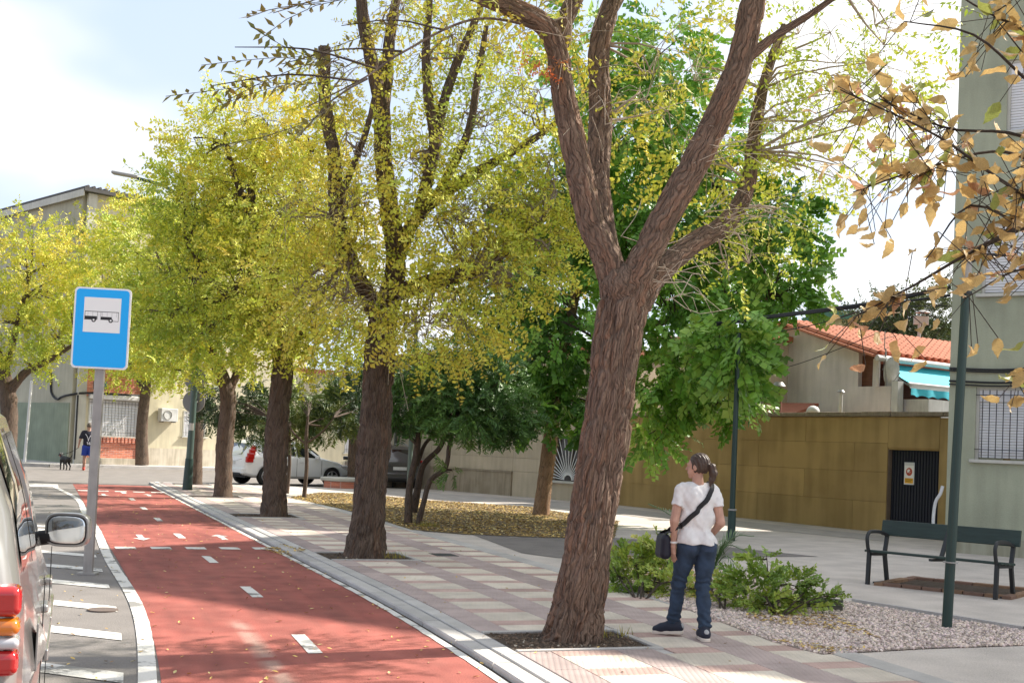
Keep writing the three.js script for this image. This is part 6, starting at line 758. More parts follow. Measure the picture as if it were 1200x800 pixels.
  for (const e of ends) { const few = e === ends[6] || e === ends[2] ? 0.5 : 0, cv = new THREE.CatmullRomCurve3(e.map(p => V(...p))), n = Math.round(cv.getLength() / 0.005); for (let k = 0; k < n; k++) { const t = 0.12 + 0.88 * k / n + (r() - 0.5) * 0.04; if (r() < few || fbm(t * 9, e[3][0] * 4, 3, 2) < -0.02 + 0.12 * t) continue; const p = cv.getPointAt(clamp(t)), tn = cv.getTangentAt(clamp(t)); let q = p.clone(); if (r() < 0.7) { q.add(V((r() - 0.5) * 0.3, (r() - 0.6) * 0.3, (r() - 0.5) * 0.3)); twigs.push(bar(p.toArray(), q.toArray(), 0.0015, 4)); }
      const dir = tn.clone().multiplyScalar(0.6).add(V((r() - 0.5) * 1.2, -0.25 + (r() - 0.5) * 1.1, (r() - 0.5) * 1.0)).normalize(); ob.position.copy(q).sub(g.position); ob.quaternion.setFromUnitVectors(V(0, 1, 0), dir); ob.rotateY(r() * 6.28); ob.scale.setScalar(0.048 + r() * 0.038); ob.updateMatrix(); const h = r(), kk = 0.75 + r() * 0.45; lists[Math.floor(r() * 6)].push([ob.matrix.clone(), h < 0.1 ? [0.36 * kk, 0.40 * kk, 0.10 * kk] : h < 0.2 ? [0.66 * kk, 0.38 * kk, 0.22 * kk] : [0.60 * kk, 0.42 * kk, 0.17 * kk]]); } }
  lists.forEach((l, i) => { const im = fin(new THREE.InstancedMesh(bl[i], tanM, l.length)); im.name = 'crown'; im.userData.kind = 'stuff'; l.forEach(([m, c], j) => { im.setMatrixAt(j, m); im.setColorAt(j, RGB(...c)); }); g.add(im); });
  if (twigs.length) part('twigs', local(merge(twigs), g.position), BK.thin, g, { kind: 'stuff' });
}
// ---------- bushes and palm ----------
{
  const C = (p, rx, ry, n, h) => [...p, rx, ry, n, h];
  const bush = (label, base, stems, clumps, cols, seed, size = 1) => {
    const g = thing('bush', label, 'bush', base, 0, 'leafy bushes in the gravel bed'), r = rngOf(seed), st = [], L = []; for (let k = 0; k < stems; k++) { const a = r() * 6.28, q = 0.12 + r() * 0.3, c = clumps[k % clumps.length], l = [[base[0] + Math.cos(a) * 0.06, base[1] - 0.02, base[2] + Math.sin(a) * 0.06, 0.011], [mix(base[0], c[0], 0.5) + Math.cos(a) * q * 0.4, base[1] + 0.16, mix(base[2], c[2], 0.5) + Math.sin(a) * q * 0.4, 0.008], [c[0] + Math.cos(a) * q * 0.5, c[1] + 0.05, c[2] + Math.sin(a) * q * 0.5, 0.004]]; L.push(l); part('stem', local(limb(l, { seg: 6, step: 0.08 }), g.position), BK.thin, g); }
    foliage(g, SP.bush, clumps, { seed, cols, size, m: LMglossy, limbs: L, twigM: BK.thin, twigR: 0.004, hang: -0.15, shell: 0.6 }); return g;
  };
  const bc = [[0.14, 0.24, 0.035], [0.27, 0.40, 0.055], [0.45, 0.54, 0.09], [0.66, 0.60, 0.15]];
  bush('rounded green bush at the pavement edge left of the woman', [1.461, 0.06, -12.715], 9, [C([1.469, 0.336, -13.5], 0.25, 0.17, 74, 0.45), C([1.766, 0.435, -13.6], 0.22, 0.16, 64, 0.6), C([1.341, 0.169, -13.4], 0.17, 0.13, 44, 0.3), C([1.807, 0.166, -13.1], 0.2, 0.13, 46, 0.5), C([1.571, 0.042, -13.2], 0.2, 0.07, 30, 0.35), C([1.639, 0.569, -13.8], 0.16, 0.07, 16, 0.9), C([1.282, 0.425, -13.7], 0.1, 0.1, 14, 0.6)], bc, 71, 0.85);
  bush('straggling green bush in the gravel right of the woman', [2.627, 0.06, -11.723], 8, [C([2.59, 0.324, -12.4], 0.26, 0.12, 70, 0.4), C([2.895, 0.279, -12.3], 0.22, 0.12, 56, 0.45), C([2.406, 0.2, -12.2], 0.17, 0.1, 36, 0.4), C([2.642, 0.149, -12], 0.2, 0.08, 44, 0.55), C([2.691, 0.548, -12.5], 0.1, 0.07, 12, 0.5), C([2.984, 0.139, -12], 0.12, 0.06, 14, 0.5), C([3.274, 0.212, -12.2], 0.13, 0.06, 18, 0.4), C([3.119, 0.338, -12.4], 0.09, 0.06, 9, 0.6)], bc, 72, 0.78);
  bush('small low sprig of leaves behind the womans shoes', [2.166, 0.06, -11.943], 3, [C([2.307, 0.12, -12.6], 0.12, 0.09, 22, 0.8), C([1.966, 0.114, -12.9], 0.14, 0.12, 30, 0.7)], bc, 73, 0.8);
  const pb = [2.313, 0.06, -13.714], p = thing('palm', 'young palm with feathery arching fronds behind the woman', 'palm', pb), r = rngOf(81), pm = new THREE.MeshPhysicalMaterial({ color: RGB(0.09, 0.17, 0.05), roughness: 0.5, transmission: 0.25, thickness: 0, side: THREE.DoubleSide });
  for (const e of [[1.691, 0.995, -14.4], [1.944, 0.929, -14.5], [1.782, 0.685, -14.2], [2.874, 0.694, -13.9], [2.702, 0.544, -13.6], [2.613, 0.348, -13.3], [2.432, 0.145, -13.2], [2.587, 0.506, -14.6], [2.293, 0.834, -14.8], [1.981, 0.387, -13.4]]) {
    const A = V(...pb).add(V(0, 0.1, 0)), E = V(...e), M1 = A.clone().lerp(E, 0.55).add(V(0, 0.22, 0)), cv = new THREE.CatmullRomCurve3([A, M1, E]), geo = [new THREE.TubeGeometry(cv, 14, 0.006, 5)], pos = [], n = 30;
    for (let k = 4; k < n; k++) { const t = k / n, o = cv.getPointAt(t), tg = cv.getTangentAt(t), sd = tg.clone().cross(V(0, 1, 0)).normalize(), L = 0.26 * Math.sin(Math.PI * Math.min(1, t * 0.85 + 0.12)) + 0.03; for (const s of [-1, 1]) { const d = tg.clone().multiplyScalar(0.75).addScaledVector(sd, s * 0.75).add(V((r() - 0.5) * 0.15, 0.25 - 0.2 * t, (r() - 0.5) * 0.15)).normalize(), w = d.clone().cross(V(0, 1, 0)).normalize().multiplyScalar(0.006), m = o.clone().addScaledVector(d, L * 0.5), q = o.clone().addScaledVector(d, L).add(V(0, -0.02, 0)); for (const v of [o, m.clone().add(w), m.clone().sub(w), m.clone().add(w), q, m.clone().sub(w)]) pos.push(v.x, v.y, v.z); } }
    const lg = new THREE.BufferGeometry(); lg.setAttribute('position', new THREE.Float32BufferAttribute(pos, 3)); lg.setAttribute('uv', new THREE.Float32BufferAttribute(new Float32Array(pos.length / 3 * 2), 2)); lg.computeVertexNormals(); geo.push(lg); part('frond', local(merge(geo), p.position), pm, p);
  }
  part('stump', cyl(0.09, 0.06, 0.16, 0, -0.02, 0, 12), BK.thin, p);
  // tufts of dry grass by the trunk feet
  for (const [q, n, l] of [[[-1.496, 0.066, -22.401], 90, 'tuft of grass and seedlings at the foot of the crooked stems'], [[-1.598, 0.06, -16.025], 60, 'tuft of dry yellow weeds beside the second trunk'], [[0.878, 0.06, -10.011], 30, 'small green weed beside the leaning trunk']]) scatter('grass', new THREE.ConeGeometry(0.006, 0.12, 3).translate(0, 0.06, 0), mat([1, 1, 1], { rough: 0.9 }), n, 90 + n, (rr, o) => { o.position.set(q[0] + (rr() - 0.5) * 0.5, q[1], q[2] + (rr() - 0.5) * 0.22); o.rotation.set((rr() - 0.5) * 1.2, rr() * 6, (rr() - 0.5) * 1.2); o.scale.setScalar(0.4 + rr() * 0.7); const k = rr(); return [0.18 + 0.25 * k, 0.2 + 0.12 * k, 0.05]; }, l, 'grass');
}
// ---------- figures: distance fields meshed as closed skins ----------
function skin(fn, lo, hi, h) {
  const n = [0, 1, 2].map(k => Math.ceil((hi[k] - lo[k]) / h) + 1), [nx, ny, nz] = n, f = new Float32Array(nx * ny * nz), id = (i, j, k) => (k * ny + j) * nx + i;
  for (let k = 0; k < nz; k++) for (let j = 0; j < ny; j++) for (let i = 0; i < nx; i++) f[id(i, j, k)] = fn(lo[0] + i * h, lo[1] + j * h, lo[2] + k * h);
  const vi = new Int32Array(nx * ny * nz).fill(-1), pos = [], ix = [];
  for (let k = 0; k < nz - 1; k++) for (let j = 0; j < ny - 1; j++) for (let i = 0; i < nx - 1; i++) {
    let m = 0, sx = 0, sy = 0, sz = 0, c = 0; const v = []; for (let q = 0; q < 8; q++) { v[q] = f[id(i + (q & 1), j + (q >> 1 & 1), k + (q >> 2))]; if (v[q] < 0) m |= 1 << q; } if (m === 0 || m === 255) continue;
    for (let a = 0; a < 8; a++) for (const ax of [1, 2, 4]) { if (a & ax) continue; const b = a | ax; if ((v[a] < 0) === (v[b] < 0)) continue; const t = v[a] / (v[a] - v[b]); sx += (a & 1) + (ax === 1 ? t : 0); sy += (a >> 1 & 1) + (ax === 2 ? t : 0); sz += (a >> 2) + (ax === 4 ? t : 0); c++; }
    vi[id(i, j, k)] = pos.length / 3; pos.push(lo[0] + (i + sx / c) * h, lo[1] + (j + sy / c) * h, lo[2] + (k + sz / c) * h);
  }
  const quad = (a, b, c, d, flip) => { if (a < 0 || b < 0 || c < 0 || d < 0) return; flip ? ix.push(a, c, b, a, d, c) : ix.push(a, b, c, a, c, d); };
  for (let k = 1; k < nz - 1; k++) for (let j = 1; j < ny - 1; j++) for (let i = 1; i < nx - 1; i++) {
    const s = f[id(i, j, k)] < 0; if (s !== (f[id(i + 1, j, k)] < 0)) quad(vi[id(i, j - 1, k - 1)], vi[id(i, j, k - 1)], vi[id(i, j, k)], vi[id(i, j - 1, k)], !s); if (s !== (f[id(i, j + 1, k)] < 0)) quad(vi[id(i - 1, j, k - 1)], vi[id(i - 1, j, k)], vi[id(i, j, k)], vi[id(i, j, k - 1)], !s); if (s !== (f[id(i, j, k + 1)] < 0)) quad(vi[id(i - 1, j - 1, k)], vi[id(i, j - 1, k)], vi[id(i, j, k)], vi[id(i - 1, j, k)], !s);
  }
  const g = new THREE.BufferGeometry(); g.setAttribute('position', new THREE.Float32BufferAttribute(pos, 3)); g.setIndex(ix); g.computeVertexNormals(); const uv = new Float32Array(pos.length / 3 * 2); for (let i = 0; i < pos.length / 3; i++) { uv[i * 2] = pos[i * 3] + pos[i * 3 + 2]; uv[i * 2 + 1] = pos[i * 3 + 1]; } g.setAttribute('uv', new THREE.BufferAttribute(uv, 2)); return g;
}
const cap = (x, y, z, a, b, ra, rb) => { const bx = b[0] - a[0], by = b[1] - a[1], bz = b[2] - a[2], px = x - a[0], py = y - a[1], pz = z - a[2], t = clamp((px * bx + py * by + pz * bz) / (bx * bx + by * by + bz * bz)); return Math.hypot(px - bx * t, py - by * t, pz - bz * t) - mix(ra, rb, t); };
const sm = (a, b, k) => { const h = clamp(0.5 + 0.5 * (b - a) / k); return mix(b, a, h) - k * h * (1 - h); };
const ell = (x, y, z, c, r) => { const a = (x - c[0]) / r[0], b = (y - c[1]) / r[1], d = (z - c[2]) / r[2], q = Math.hypot(a, b, d); return (q - 1) * Math.min(...r); };
const chain = (x, y, z, pts, k = 0.02) => { let d = 1e9; for (let i = 0; i < pts.length - 1; i++) d = sm(d, cap(x, y, z, pts[i], pts[i + 1], pts[i][3], pts[i + 1][3]), k); return d; };
const mergeSkins = l => mergeGeometries(l.map(g => g.toNonIndexed()), false);
const skinM = mat([0.56, 0.32, 0.235], { rough: 0.55, map: rep(T.plaster, 0.4) }), shirtM = mat([0.80, 0.79, 0.785], { rough: 0.85, map: rep(T.cloth, 0.35) }), jeansM = mat([0.03, 0.055, 0.10], { rough: 0.85, map: rep(T.denim, 0.35) }), navyM = mat([0.014, 0.018, 0.035], { rough: 0.7 }), hairM = mat([0.065, 0.038, 0.026], { rough: 0.5, map: rep(T.wood, 0.08, 0.4) });
{ // the woman walking away
  const w = thing('person', 'person with brown ponytail in white shirt and blue jeans walking away', 'person', [1.575, 0.062, -10.08], 0.12); w.scale.setScalar(0.975);
  const J = { hl: [-0.05, 0.80, 0], hr: [0.115, 0.80, 0.01], kl: [-0.09, 0.45, -0.10], kr: [0.09, 0.45, 0.02], al: [-0.115, 0.10, -0.13], ar: [0.09, 0.10, 0.13], sl: [-0.13, 1.27, 0.0], sr: [0.17, 1.27, 0.0], el: [-0.185, 1.0, 0.04], er: [0.222, 1.0, 0.05], wl: [-0.175, 0.785, 0.0], wr: [0.185, 0.85, -0.17] };
  const f = [-0.78, -0.62], H = [0.012, 1.475, 0.0];      // the way the face looks (x, z) and the head's centre
  const headLocal = (x, y, z) => { const dx = x - H[0], dz = z - H[2]; return [dx * -f[1] + dz * f[0], y - H[1], -(dx * f[0] + dz * f[1])]; };   // x across, z behind
  const head = (x, y, z) => { const [a, b, c] = headLocal(x, y, z); let d = ell(a, b, c, [0, 0.018, 0.012], [0.072, 0.09, 0.09]); d = sm(d, ell(a, b, c, [0, -0.048, -0.034], [0.05, 0.058, 0.05]), 0.03); d = sm(d, cap(a, b, c, [0, 0.0, -0.082], [0, -0.024, -0.1], 0.008, 0.012), 0.014); d = sm(d, ell(a, b, c, [0, -0.052, -0.078], [0.02, 0.008, 0.01]), 0.01); d = sm(d, ell(a, b, c, [0, -0.09, -0.062], [0.018, 0.014, 0.016]), 0.016); d = sm(d, ell(a, b, c, [0, 0.016, -0.076], [0.05, 0.012, 0.012]), 0.014); for (const s of [-1, 1]) { d = Math.min(d, Math.max(ell(a, b, c, [s * 0.073, -0.008, 0.008], [0.012, 0.03, 0.018]), -ell(a, b, c, [s * 0.086, -0.006, 0.006], [0.008, 0.02, 0.011]))); d = sm(d, ell(a, b, c, [s * 0.031, 0.0, -0.07], [0.013, 0.008, 0.011]), 0.005); } return d; };
  const hand = (x, y, z, o, dn, fw) => {     // palm with four unequal, slightly curled fingers and a thumb from its side; dn: down the hand, fw: towards the thumb
    const at = (l, s, q) => [o[0] + dn[0] * l + fw[0] * s + q * (dn[1] * fw[2] - dn[2] * fw[1]), o[1] + dn[1] * l + fw[1] * s + q * (dn[2] * fw[0] - dn[0] * fw[2]), o[2] + dn[2] * l + fw[2] * s + q * (dn[0] * fw[1] - dn[1] * fw[0])];
    let d = sm(cap(x, y, z, at(0.0, 0, 0), at(0.065, 0.014, 0), 0.022, 0.02), cap(x, y, z, at(0.01, -0.006, 0), at(0.07, -0.018, 0), 0.02, 0.017), 0.02), q;
    [[0.024, 0.068, 0.9], [0.008, 0.076, 1], [-0.008, 0.07, 1.05], [-0.023, 0.055, 1.1]].forEach(([s, L, cl]) => { const A = at(0.07, s, 0), B = at(0.07 + L * 0.5, s * 1.05, 0.008 * cl), E = at(0.07 + L, s * 0.95, 0.028 * cl); q = Math.min(cap(x, y, z, A, B, 0.0092, 0.0086), cap(x, y, z, B, E, 0.0086, 0.0072)); d = sm(d, q, 0.006); });
    const T0 = at(0.022, 0.022, 0), T1 = at(0.052, 0.04, 0.014), T2 = at(0.078, 0.044, 0.022); return sm(d, Math.min(cap(x, y, z, T0, T1, 0.0125, 0.0105), cap(x, y, z, T1, T2, 0.0105, 0.0085)), 0.01);
  };
  const handL = (x, y, z) => hand(x, y, z, J.wl, [0.02, -0.985, -0.17], [-0.35, -0.16, -0.92]), handR = (x, y, z) => hand(x, y, z, J.wr, [-0.25, -0.35, -0.9], [-0.6, 0.8, -0.1]);
  const body = (x, y, z) => {
    let d = chain(x, y, z, [[0.02, 1.30, 0.01, 0.05], [0.014, 1.40, 0.005, 0.046]]);
    d = sm(d, chain(x, y, z, [[...J.sl, 0.046], [...J.el, 0.038], [...J.wl, 0.023]], 0.012), 0.03); d = sm(d, chain(x, y, z, [[...J.sr, 0.046], [...J.er, 0.038], [...J.wr, 0.024]], 0.012), 0.03);
    d = sm(d, cap(x, y, z, [-0.1, 1.28, 0], [0.14, 1.28, 0], 0.042, 0.042), 0.03); d = sm(d, ell(x, y, z, [0.02, 1.1, 0], [0.10, 0.2, 0.06]), 0.03); d = sm(d, ell(x, y, z, [0.03, 0.86, 0], [0.12, 0.13, 0.07]), 0.03);
    for (const s of ['l', 'r']) d = sm(d, chain(x, y, z, [[...J['h' + s], 0.07], [...J['k' + s], 0.048], [...J['a' + s], 0.034]], 0.01), 0.03); return d; };
  part('body', mergeSkins([skin(body, [-0.32, 0.05, -0.3], [0.36, 1.45, 0.25], 0.011), skin((x, y, z) => Math.min(head(x, y, z), 1), [-0.14, 1.34, -0.15], [0.16, 1.6, 0.15], 0.0045), skin((x, y, z) => sm(handL(x, y, z), cap(x, y, z, J.el, J.wl, 0.038, 0.023), 0.012), [-0.27, 0.58, -0.12], [-0.11, 0.88, 0.09], 0.0042), skin((x, y, z) => sm(handR(x, y, z), cap(x, y, z, J.er, J.wr, 0.038, 0.024), 0.012), [0.06, 0.7, -0.4], [0.29, 0.96, -0.06], 0.0046)]), skinM, w);
  const fold = (x, y, z, k = 1) => k * (0.011 * noise3(x * 8 + 3, y * 5 + 2, z * 8) + 0.009 * noise3((x + y * 0.7) * 22, (y - x * 0.5) * 8, z * 14) + 0.005 * noise3((x - y * 0.5) * 40, (y + x * 0.5) * 14, z * 20));
  const shirt = (x, y, z) => {
    const zz = z * 1.12; let d = cap(x, y, zz, [-0.10, 1.28, 0], [0.14, 1.28, 0], 0.058, 0.058); d = sm(d, cap(x, y, zz, [-0.015, 1.19, 0.01], [0.055, 1.19, 0.01], 0.116, 0.116), 0.06); d = sm(d, cap(x, y, zz, [-0.01, 1.03, 0.005], [0.06, 1.03, 0.005], 0.118, 0.118), 0.06); d = sm(d, cap(x, y, zz, [-0.025, 0.84, 0.012], [0.085, 0.80, 0.012], 0.132, 0.136), 0.07);
    const slv = (s, e) => { const m = [0, 1, 2].map(k => mix(s[k], e[k], 0.52)), u = [0, 1, 2].map(k => e[k] - s[k]), L = Math.hypot(...u); return Math.max(cap(x, y, z, [s[0], s[1] - 0.005, s[2]], m, 0.056, 0.058), ((x - m[0]) * u[0] + (y - m[1]) * u[1] + (z - m[2]) * u[2]) / L); };
    d = sm(d, slv(J.sl, J.el), 0.025); d = sm(d, slv(J.sr, J.er), 0.025); d += fold(x, y, z, 1.0) + 0.008 * Math.sin((x * 0.8 + y * 0.35) * 46) * smooth(1.2, 0.9, y);
    return Math.max(d, 0.808 + 0.006 * Math.sin(x * 40) - y, -(Math.hypot(x - 0.017, (y - 1.39) * 0.85, z + 0.0) - 0.072)); };
  part('shirt', skin(shirt, [-0.33, 0.78, -0.2], [0.36, 1.38, 0.2], 0.0075), shirtM, w);
  const jeans = (x, y, z) => {
    let d = sm(ell(x, y, z, [0.032, 0.87, 0.0], [0.16, 0.12, 0.098]), Math.min(ell(x, y, z, [-0.04, 0.78, 0.036], [0.086, 0.095, 0.082]), ell(x, y, z, [0.108, 0.78, 0.036], [0.086, 0.095, 0.082])), 0.03);
    for (const s of ['l', 'r']) { const h = J['h' + s], k = J['k' + s], a = J['a' + s]; d = sm(d, chain(x, y, z, [[h[0], h[1] - 0.02, h[2] + 0.005, 0.09], [mix(h[0], k[0], 0.5), mix(h[1], k[1], 0.5), mix(h[2], k[2], 0.5), 0.079], [...k, 0.06], [mix(k[0], a[0], 0.4), mix(k[1], a[1], 0.4), mix(k[2], a[2], 0.4) + 0.012, 0.059], [...a, 0.05]], 0.02), 0.02); d = Math.min(d, Math.max(cap(x, y, z, [a[0], 0.19, mix(a[2], k[2], 0.24)], [a[0], 0.12, a[2]], 0.058, 0.058), 0.09 - y)); }
    const kn = smooth(0.34, 0.44, y) * smooth(0.58, 0.48, y) + smooth(0.3, 0.14, y); d += 0.006 * noise3(x * 10, y * 7, z * 10) + kn * 0.007 * Math.sin(y * 105 + x * 30 + noise3(x * 12, y * 12, z * 12) * 4) + 0.004 * noise3(x * 26, y * 34, z * 26); return Math.max(d, y - 0.88, 0.1 - y); };
  part('jeans', skin(jeans, [-0.22, 0.06, -0.26], [0.28, 0.95, 0.24], 0.008), jeansM, w);
  const pocket = (cx) => { const q = new THREE.PlaneGeometry(0.085, 0.095, 6, 6), p = q.attributes.position; for (let i = 0; i < p.count; i++) { let x = cx + p.getX(i), y = 0.80 + p.getY(i), z = 0.22; for (let k = 0; k < 40 && jeans(x, y, z) > 0.0035; k++) z -= 0.0035; p.setXYZ(i, x, y, z); } q.computeVertexNormals(); return q; };
  for (const x of [-0.045, 0.115]) part('back_pocket', pocket(x), mat([0.04, 0.066, 0.12], { rough: 0.9, map: rep(T.denim, 0.2) }), w);
  const hair = (x, y, z) => { const [a, b, c] = headLocal(x, y, z); let d = ell(a, b, c, [0, 0.022, 0.018], [0.081, 0.097, 0.096]); const face = Math.max(-0.03 - c * 1 - Math.max(0, b - 0.03) * 0.75, -1); d = Math.max(d, -(c + 0.028 + Math.max(0, b - 0.02) * 0.55), -(b + 0.055 - Math.max(0, -c) * 0.6 + (Math.abs(a) > 0.06 && c < 0.02 ? -0.02 : 0)));
    let q = chain(a, b, c, [[0, 0.01, 0.1, 0.022], [0.0, 0.0, 0.13, 0.031], [0.004, -0.05, 0.145, 0.033], [0.0, -0.11, 0.135, 0.024], [-0.004, -0.155, 0.125, 0.01]], 0.012); d = sm(d, q, 0.012); return d + 0.0028 * Math.sin(a * 210 + b * 60 + c * 130) + 0.004 * noise3(a * 40, b * 20, c * 40); };
  part('hair', skin(hair, [-0.16, 1.28, -0.16], [0.24, 1.61, 0.22], 0.005), hairM, w);
  { const tp = [H[0] - f[0] * 0.104, H[1] + 0.008, H[2] - f[1] * 0.104], q = new THREE.TorusGeometry(0.023, 0.006, 8, 20); q.rotateY(Math.atan2(-f[0], -f[1])); part('hair_tie', mv(q, ...tp), M.black, w); }
  const shoe = (a, dir, lift, label) => { const g = node('shoe', w), L = 0.215, q = (l, y, s = 0) => [a[0] + dir[0] * l - dir[1] * s, y + lift * (0.6 - l / L) * 0.03, a[2] + dir[1] * l + dir[0] * s];
    const top = (x, y, z) => { let d = chain(x, y, z, [[...q(-0.05, 0.06), 0.044], [...q(0.03, 0.066), 0.046], [...q(0.1, 0.05), 0.041], [...q(0.155, 0.042), 0.032]], 0.03); d = sm(d, cap(x, y, z, q(-0.02, 0.07), q(-0.02, 0.105), 0.042, 0.04), 0.02); return d; };
    const c = [a[0] + dir[0] * 0.05, 0.06, a[2] + dir[1] * 0.05], lo = [c[0] - 0.2, -0.01, c[2] - 0.2], hi = [c[0] + 0.2, 0.17, c[2] + 0.2];
    part('upper', skin((x, y, z) => Math.max(top(x, y, z), 0.026 - y + lift * 0.0, y - 0.135), lo, hi, 0.006), navyM, g);
    part('sole', skin((x, y, z) => { const l = (x - a[0]) * dir[0] + (z - a[2]) * dir[1], y0 = lift * (0.6 - l / L) * 0.03; return Math.max(chain(x, 0.02, z, [[...q(-0.05, 0.02), 0.041], [...q(0.05, 0.02), 0.036], [...q(0.15, 0.02), 0.037]].map(p => [p[0], 0.02, p[2], p[3]]), 0.03), Math.abs(y - 0.016 - y0) - 0.0155); }, lo, hi, 0.006), mat([0.72, 0.64, 0.55], { rough: 0.8 }), g); part('heel_tab', skin((x, y, z) => Math.max(top(x, y, z) - 0.003, Math.hypot(x - q(-0.09, 0.085)[0], y - 0.092, z - q(-0.09, 0.085)[2]) - 0.026), lo, hi, 0.005), mat([0.4, 0.4, 0.4], {}), g); };
  shoe(J.al, [-0.86, -0.51], 0.6); shoe(J.ar, [0.05, -0.998], 0);
  part('wrist_watch', (() => { const q = new THREE.TorusGeometry(0.027, 0.007, 8, 24); q.rotateX(Math.PI / 2); q.scale(1, 1.6, 1); return mv(q, J.wl[0], J.wl[1] + 0.03, J.wl[2] + 0.004); })(), mat([0.72, 0.71, 0.68], { rough: 0.4 }), w);
  // the bag on its strap
  const bg = thing('shoulder_bag', 'navy shoulder bag hanging on a black strap at the womans hip', 'bag', w.position.toArray(), 0.12); bg.scale.setScalar(0.975);
  part('bag_body', (() => { const q = new RoundedBoxGeometry(0.1, 0.22, 0.25, 5, 0.048), p = q.attributes.position; for (let i = 0; i < p.count; i++) { const k = 1 + 0.14 * noise3(p.getX(i) * 9, p.getY(i) * 9, p.getZ(i) * 9), s = 1 - 0.25 * (p.getY(i) > 0 ? p.getY(i) / 0.12 : 0); p.setX(i, p.getX(i) * k * s); } q.computeVertexNormals(); return mv(q, -0.238, 0.775, -0.1); })(), mat([0.007, 0.008, 0.022], { rough: 0.6, map: rep(T.cloth, 0.3) }), bg);
  const raw = [[-0.25, 0.88, -0.02], [-0.2, 0.92, 0.03], [-0.145, 0.965, 0.07], [-0.06, 1.05, 0.13], [0.03, 1.145, 0.14], [0.1, 1.24, 0.11], [0.128, 1.305, 0.06], [0.125, 1.345, 0.0], [0.11, 1.3, -0.07], [0.06, 1.2, -0.12], [-0.03, 1.07, -0.14], [-0.12, 0.97, -0.12], [-0.2, 0.91, -0.11], [-0.25, 0.88, -0.16]], cv = new THREE.CatmullRomCurve3(raw.map(p => V(...p))), pos = [], ix = [], N = 120, gr = q => { const e = 0.004, d = shirt(q.x, q.y, q.z); return [d, V(shirt(q.x + e, q.y, q.z) - d, shirt(q.x, q.y + e, q.z) - d, shirt(q.x, q.y, q.z + e) - d).normalize()]; };
  for (let i = 0; i <= N; i++) { const t = i / N, q = cv.getPointAt(t), tg = cv.getTangentAt(t); let nrm = V(0, 0, 1); if (t > 0.1 && t < 0.9) for (let k = 0; k < 6; k++) { const [d, g2] = gr(q); nrm = g2; q.addScaledVector(g2, -(d - 0.006) * 0.7); } else nrm = gr(q)[1]; const s = tg.clone().cross(nrm).normalize().multiplyScalar(0.021); for (const [a, b] of [[1, 0.004], [1, -0.002], [-1, -0.002], [-1, 0.004]]) { const v = q.clone().addScaledVector(s, a).addScaledVector(nrm, b); pos.push(v.x, v.y, v.z); } if (i) for (let k = 0; k < 4; k++) { const a = (i - 1) * 4 + k, b = (i - 1) * 4 + (k + 1) % 4; ix.push(a, b, b + 4, a, b + 4, a + 4); } }
  const sg = new THREE.BufferGeometry(); sg.setAttribute('position', new THREE.Float32BufferAttribute(pos, 3)); sg.setIndex(ix); sg.computeVertexNormals(); part('strap', sg, mat([0.008, 0.008, 0.01], { rough: 0.7 }), bg);
}
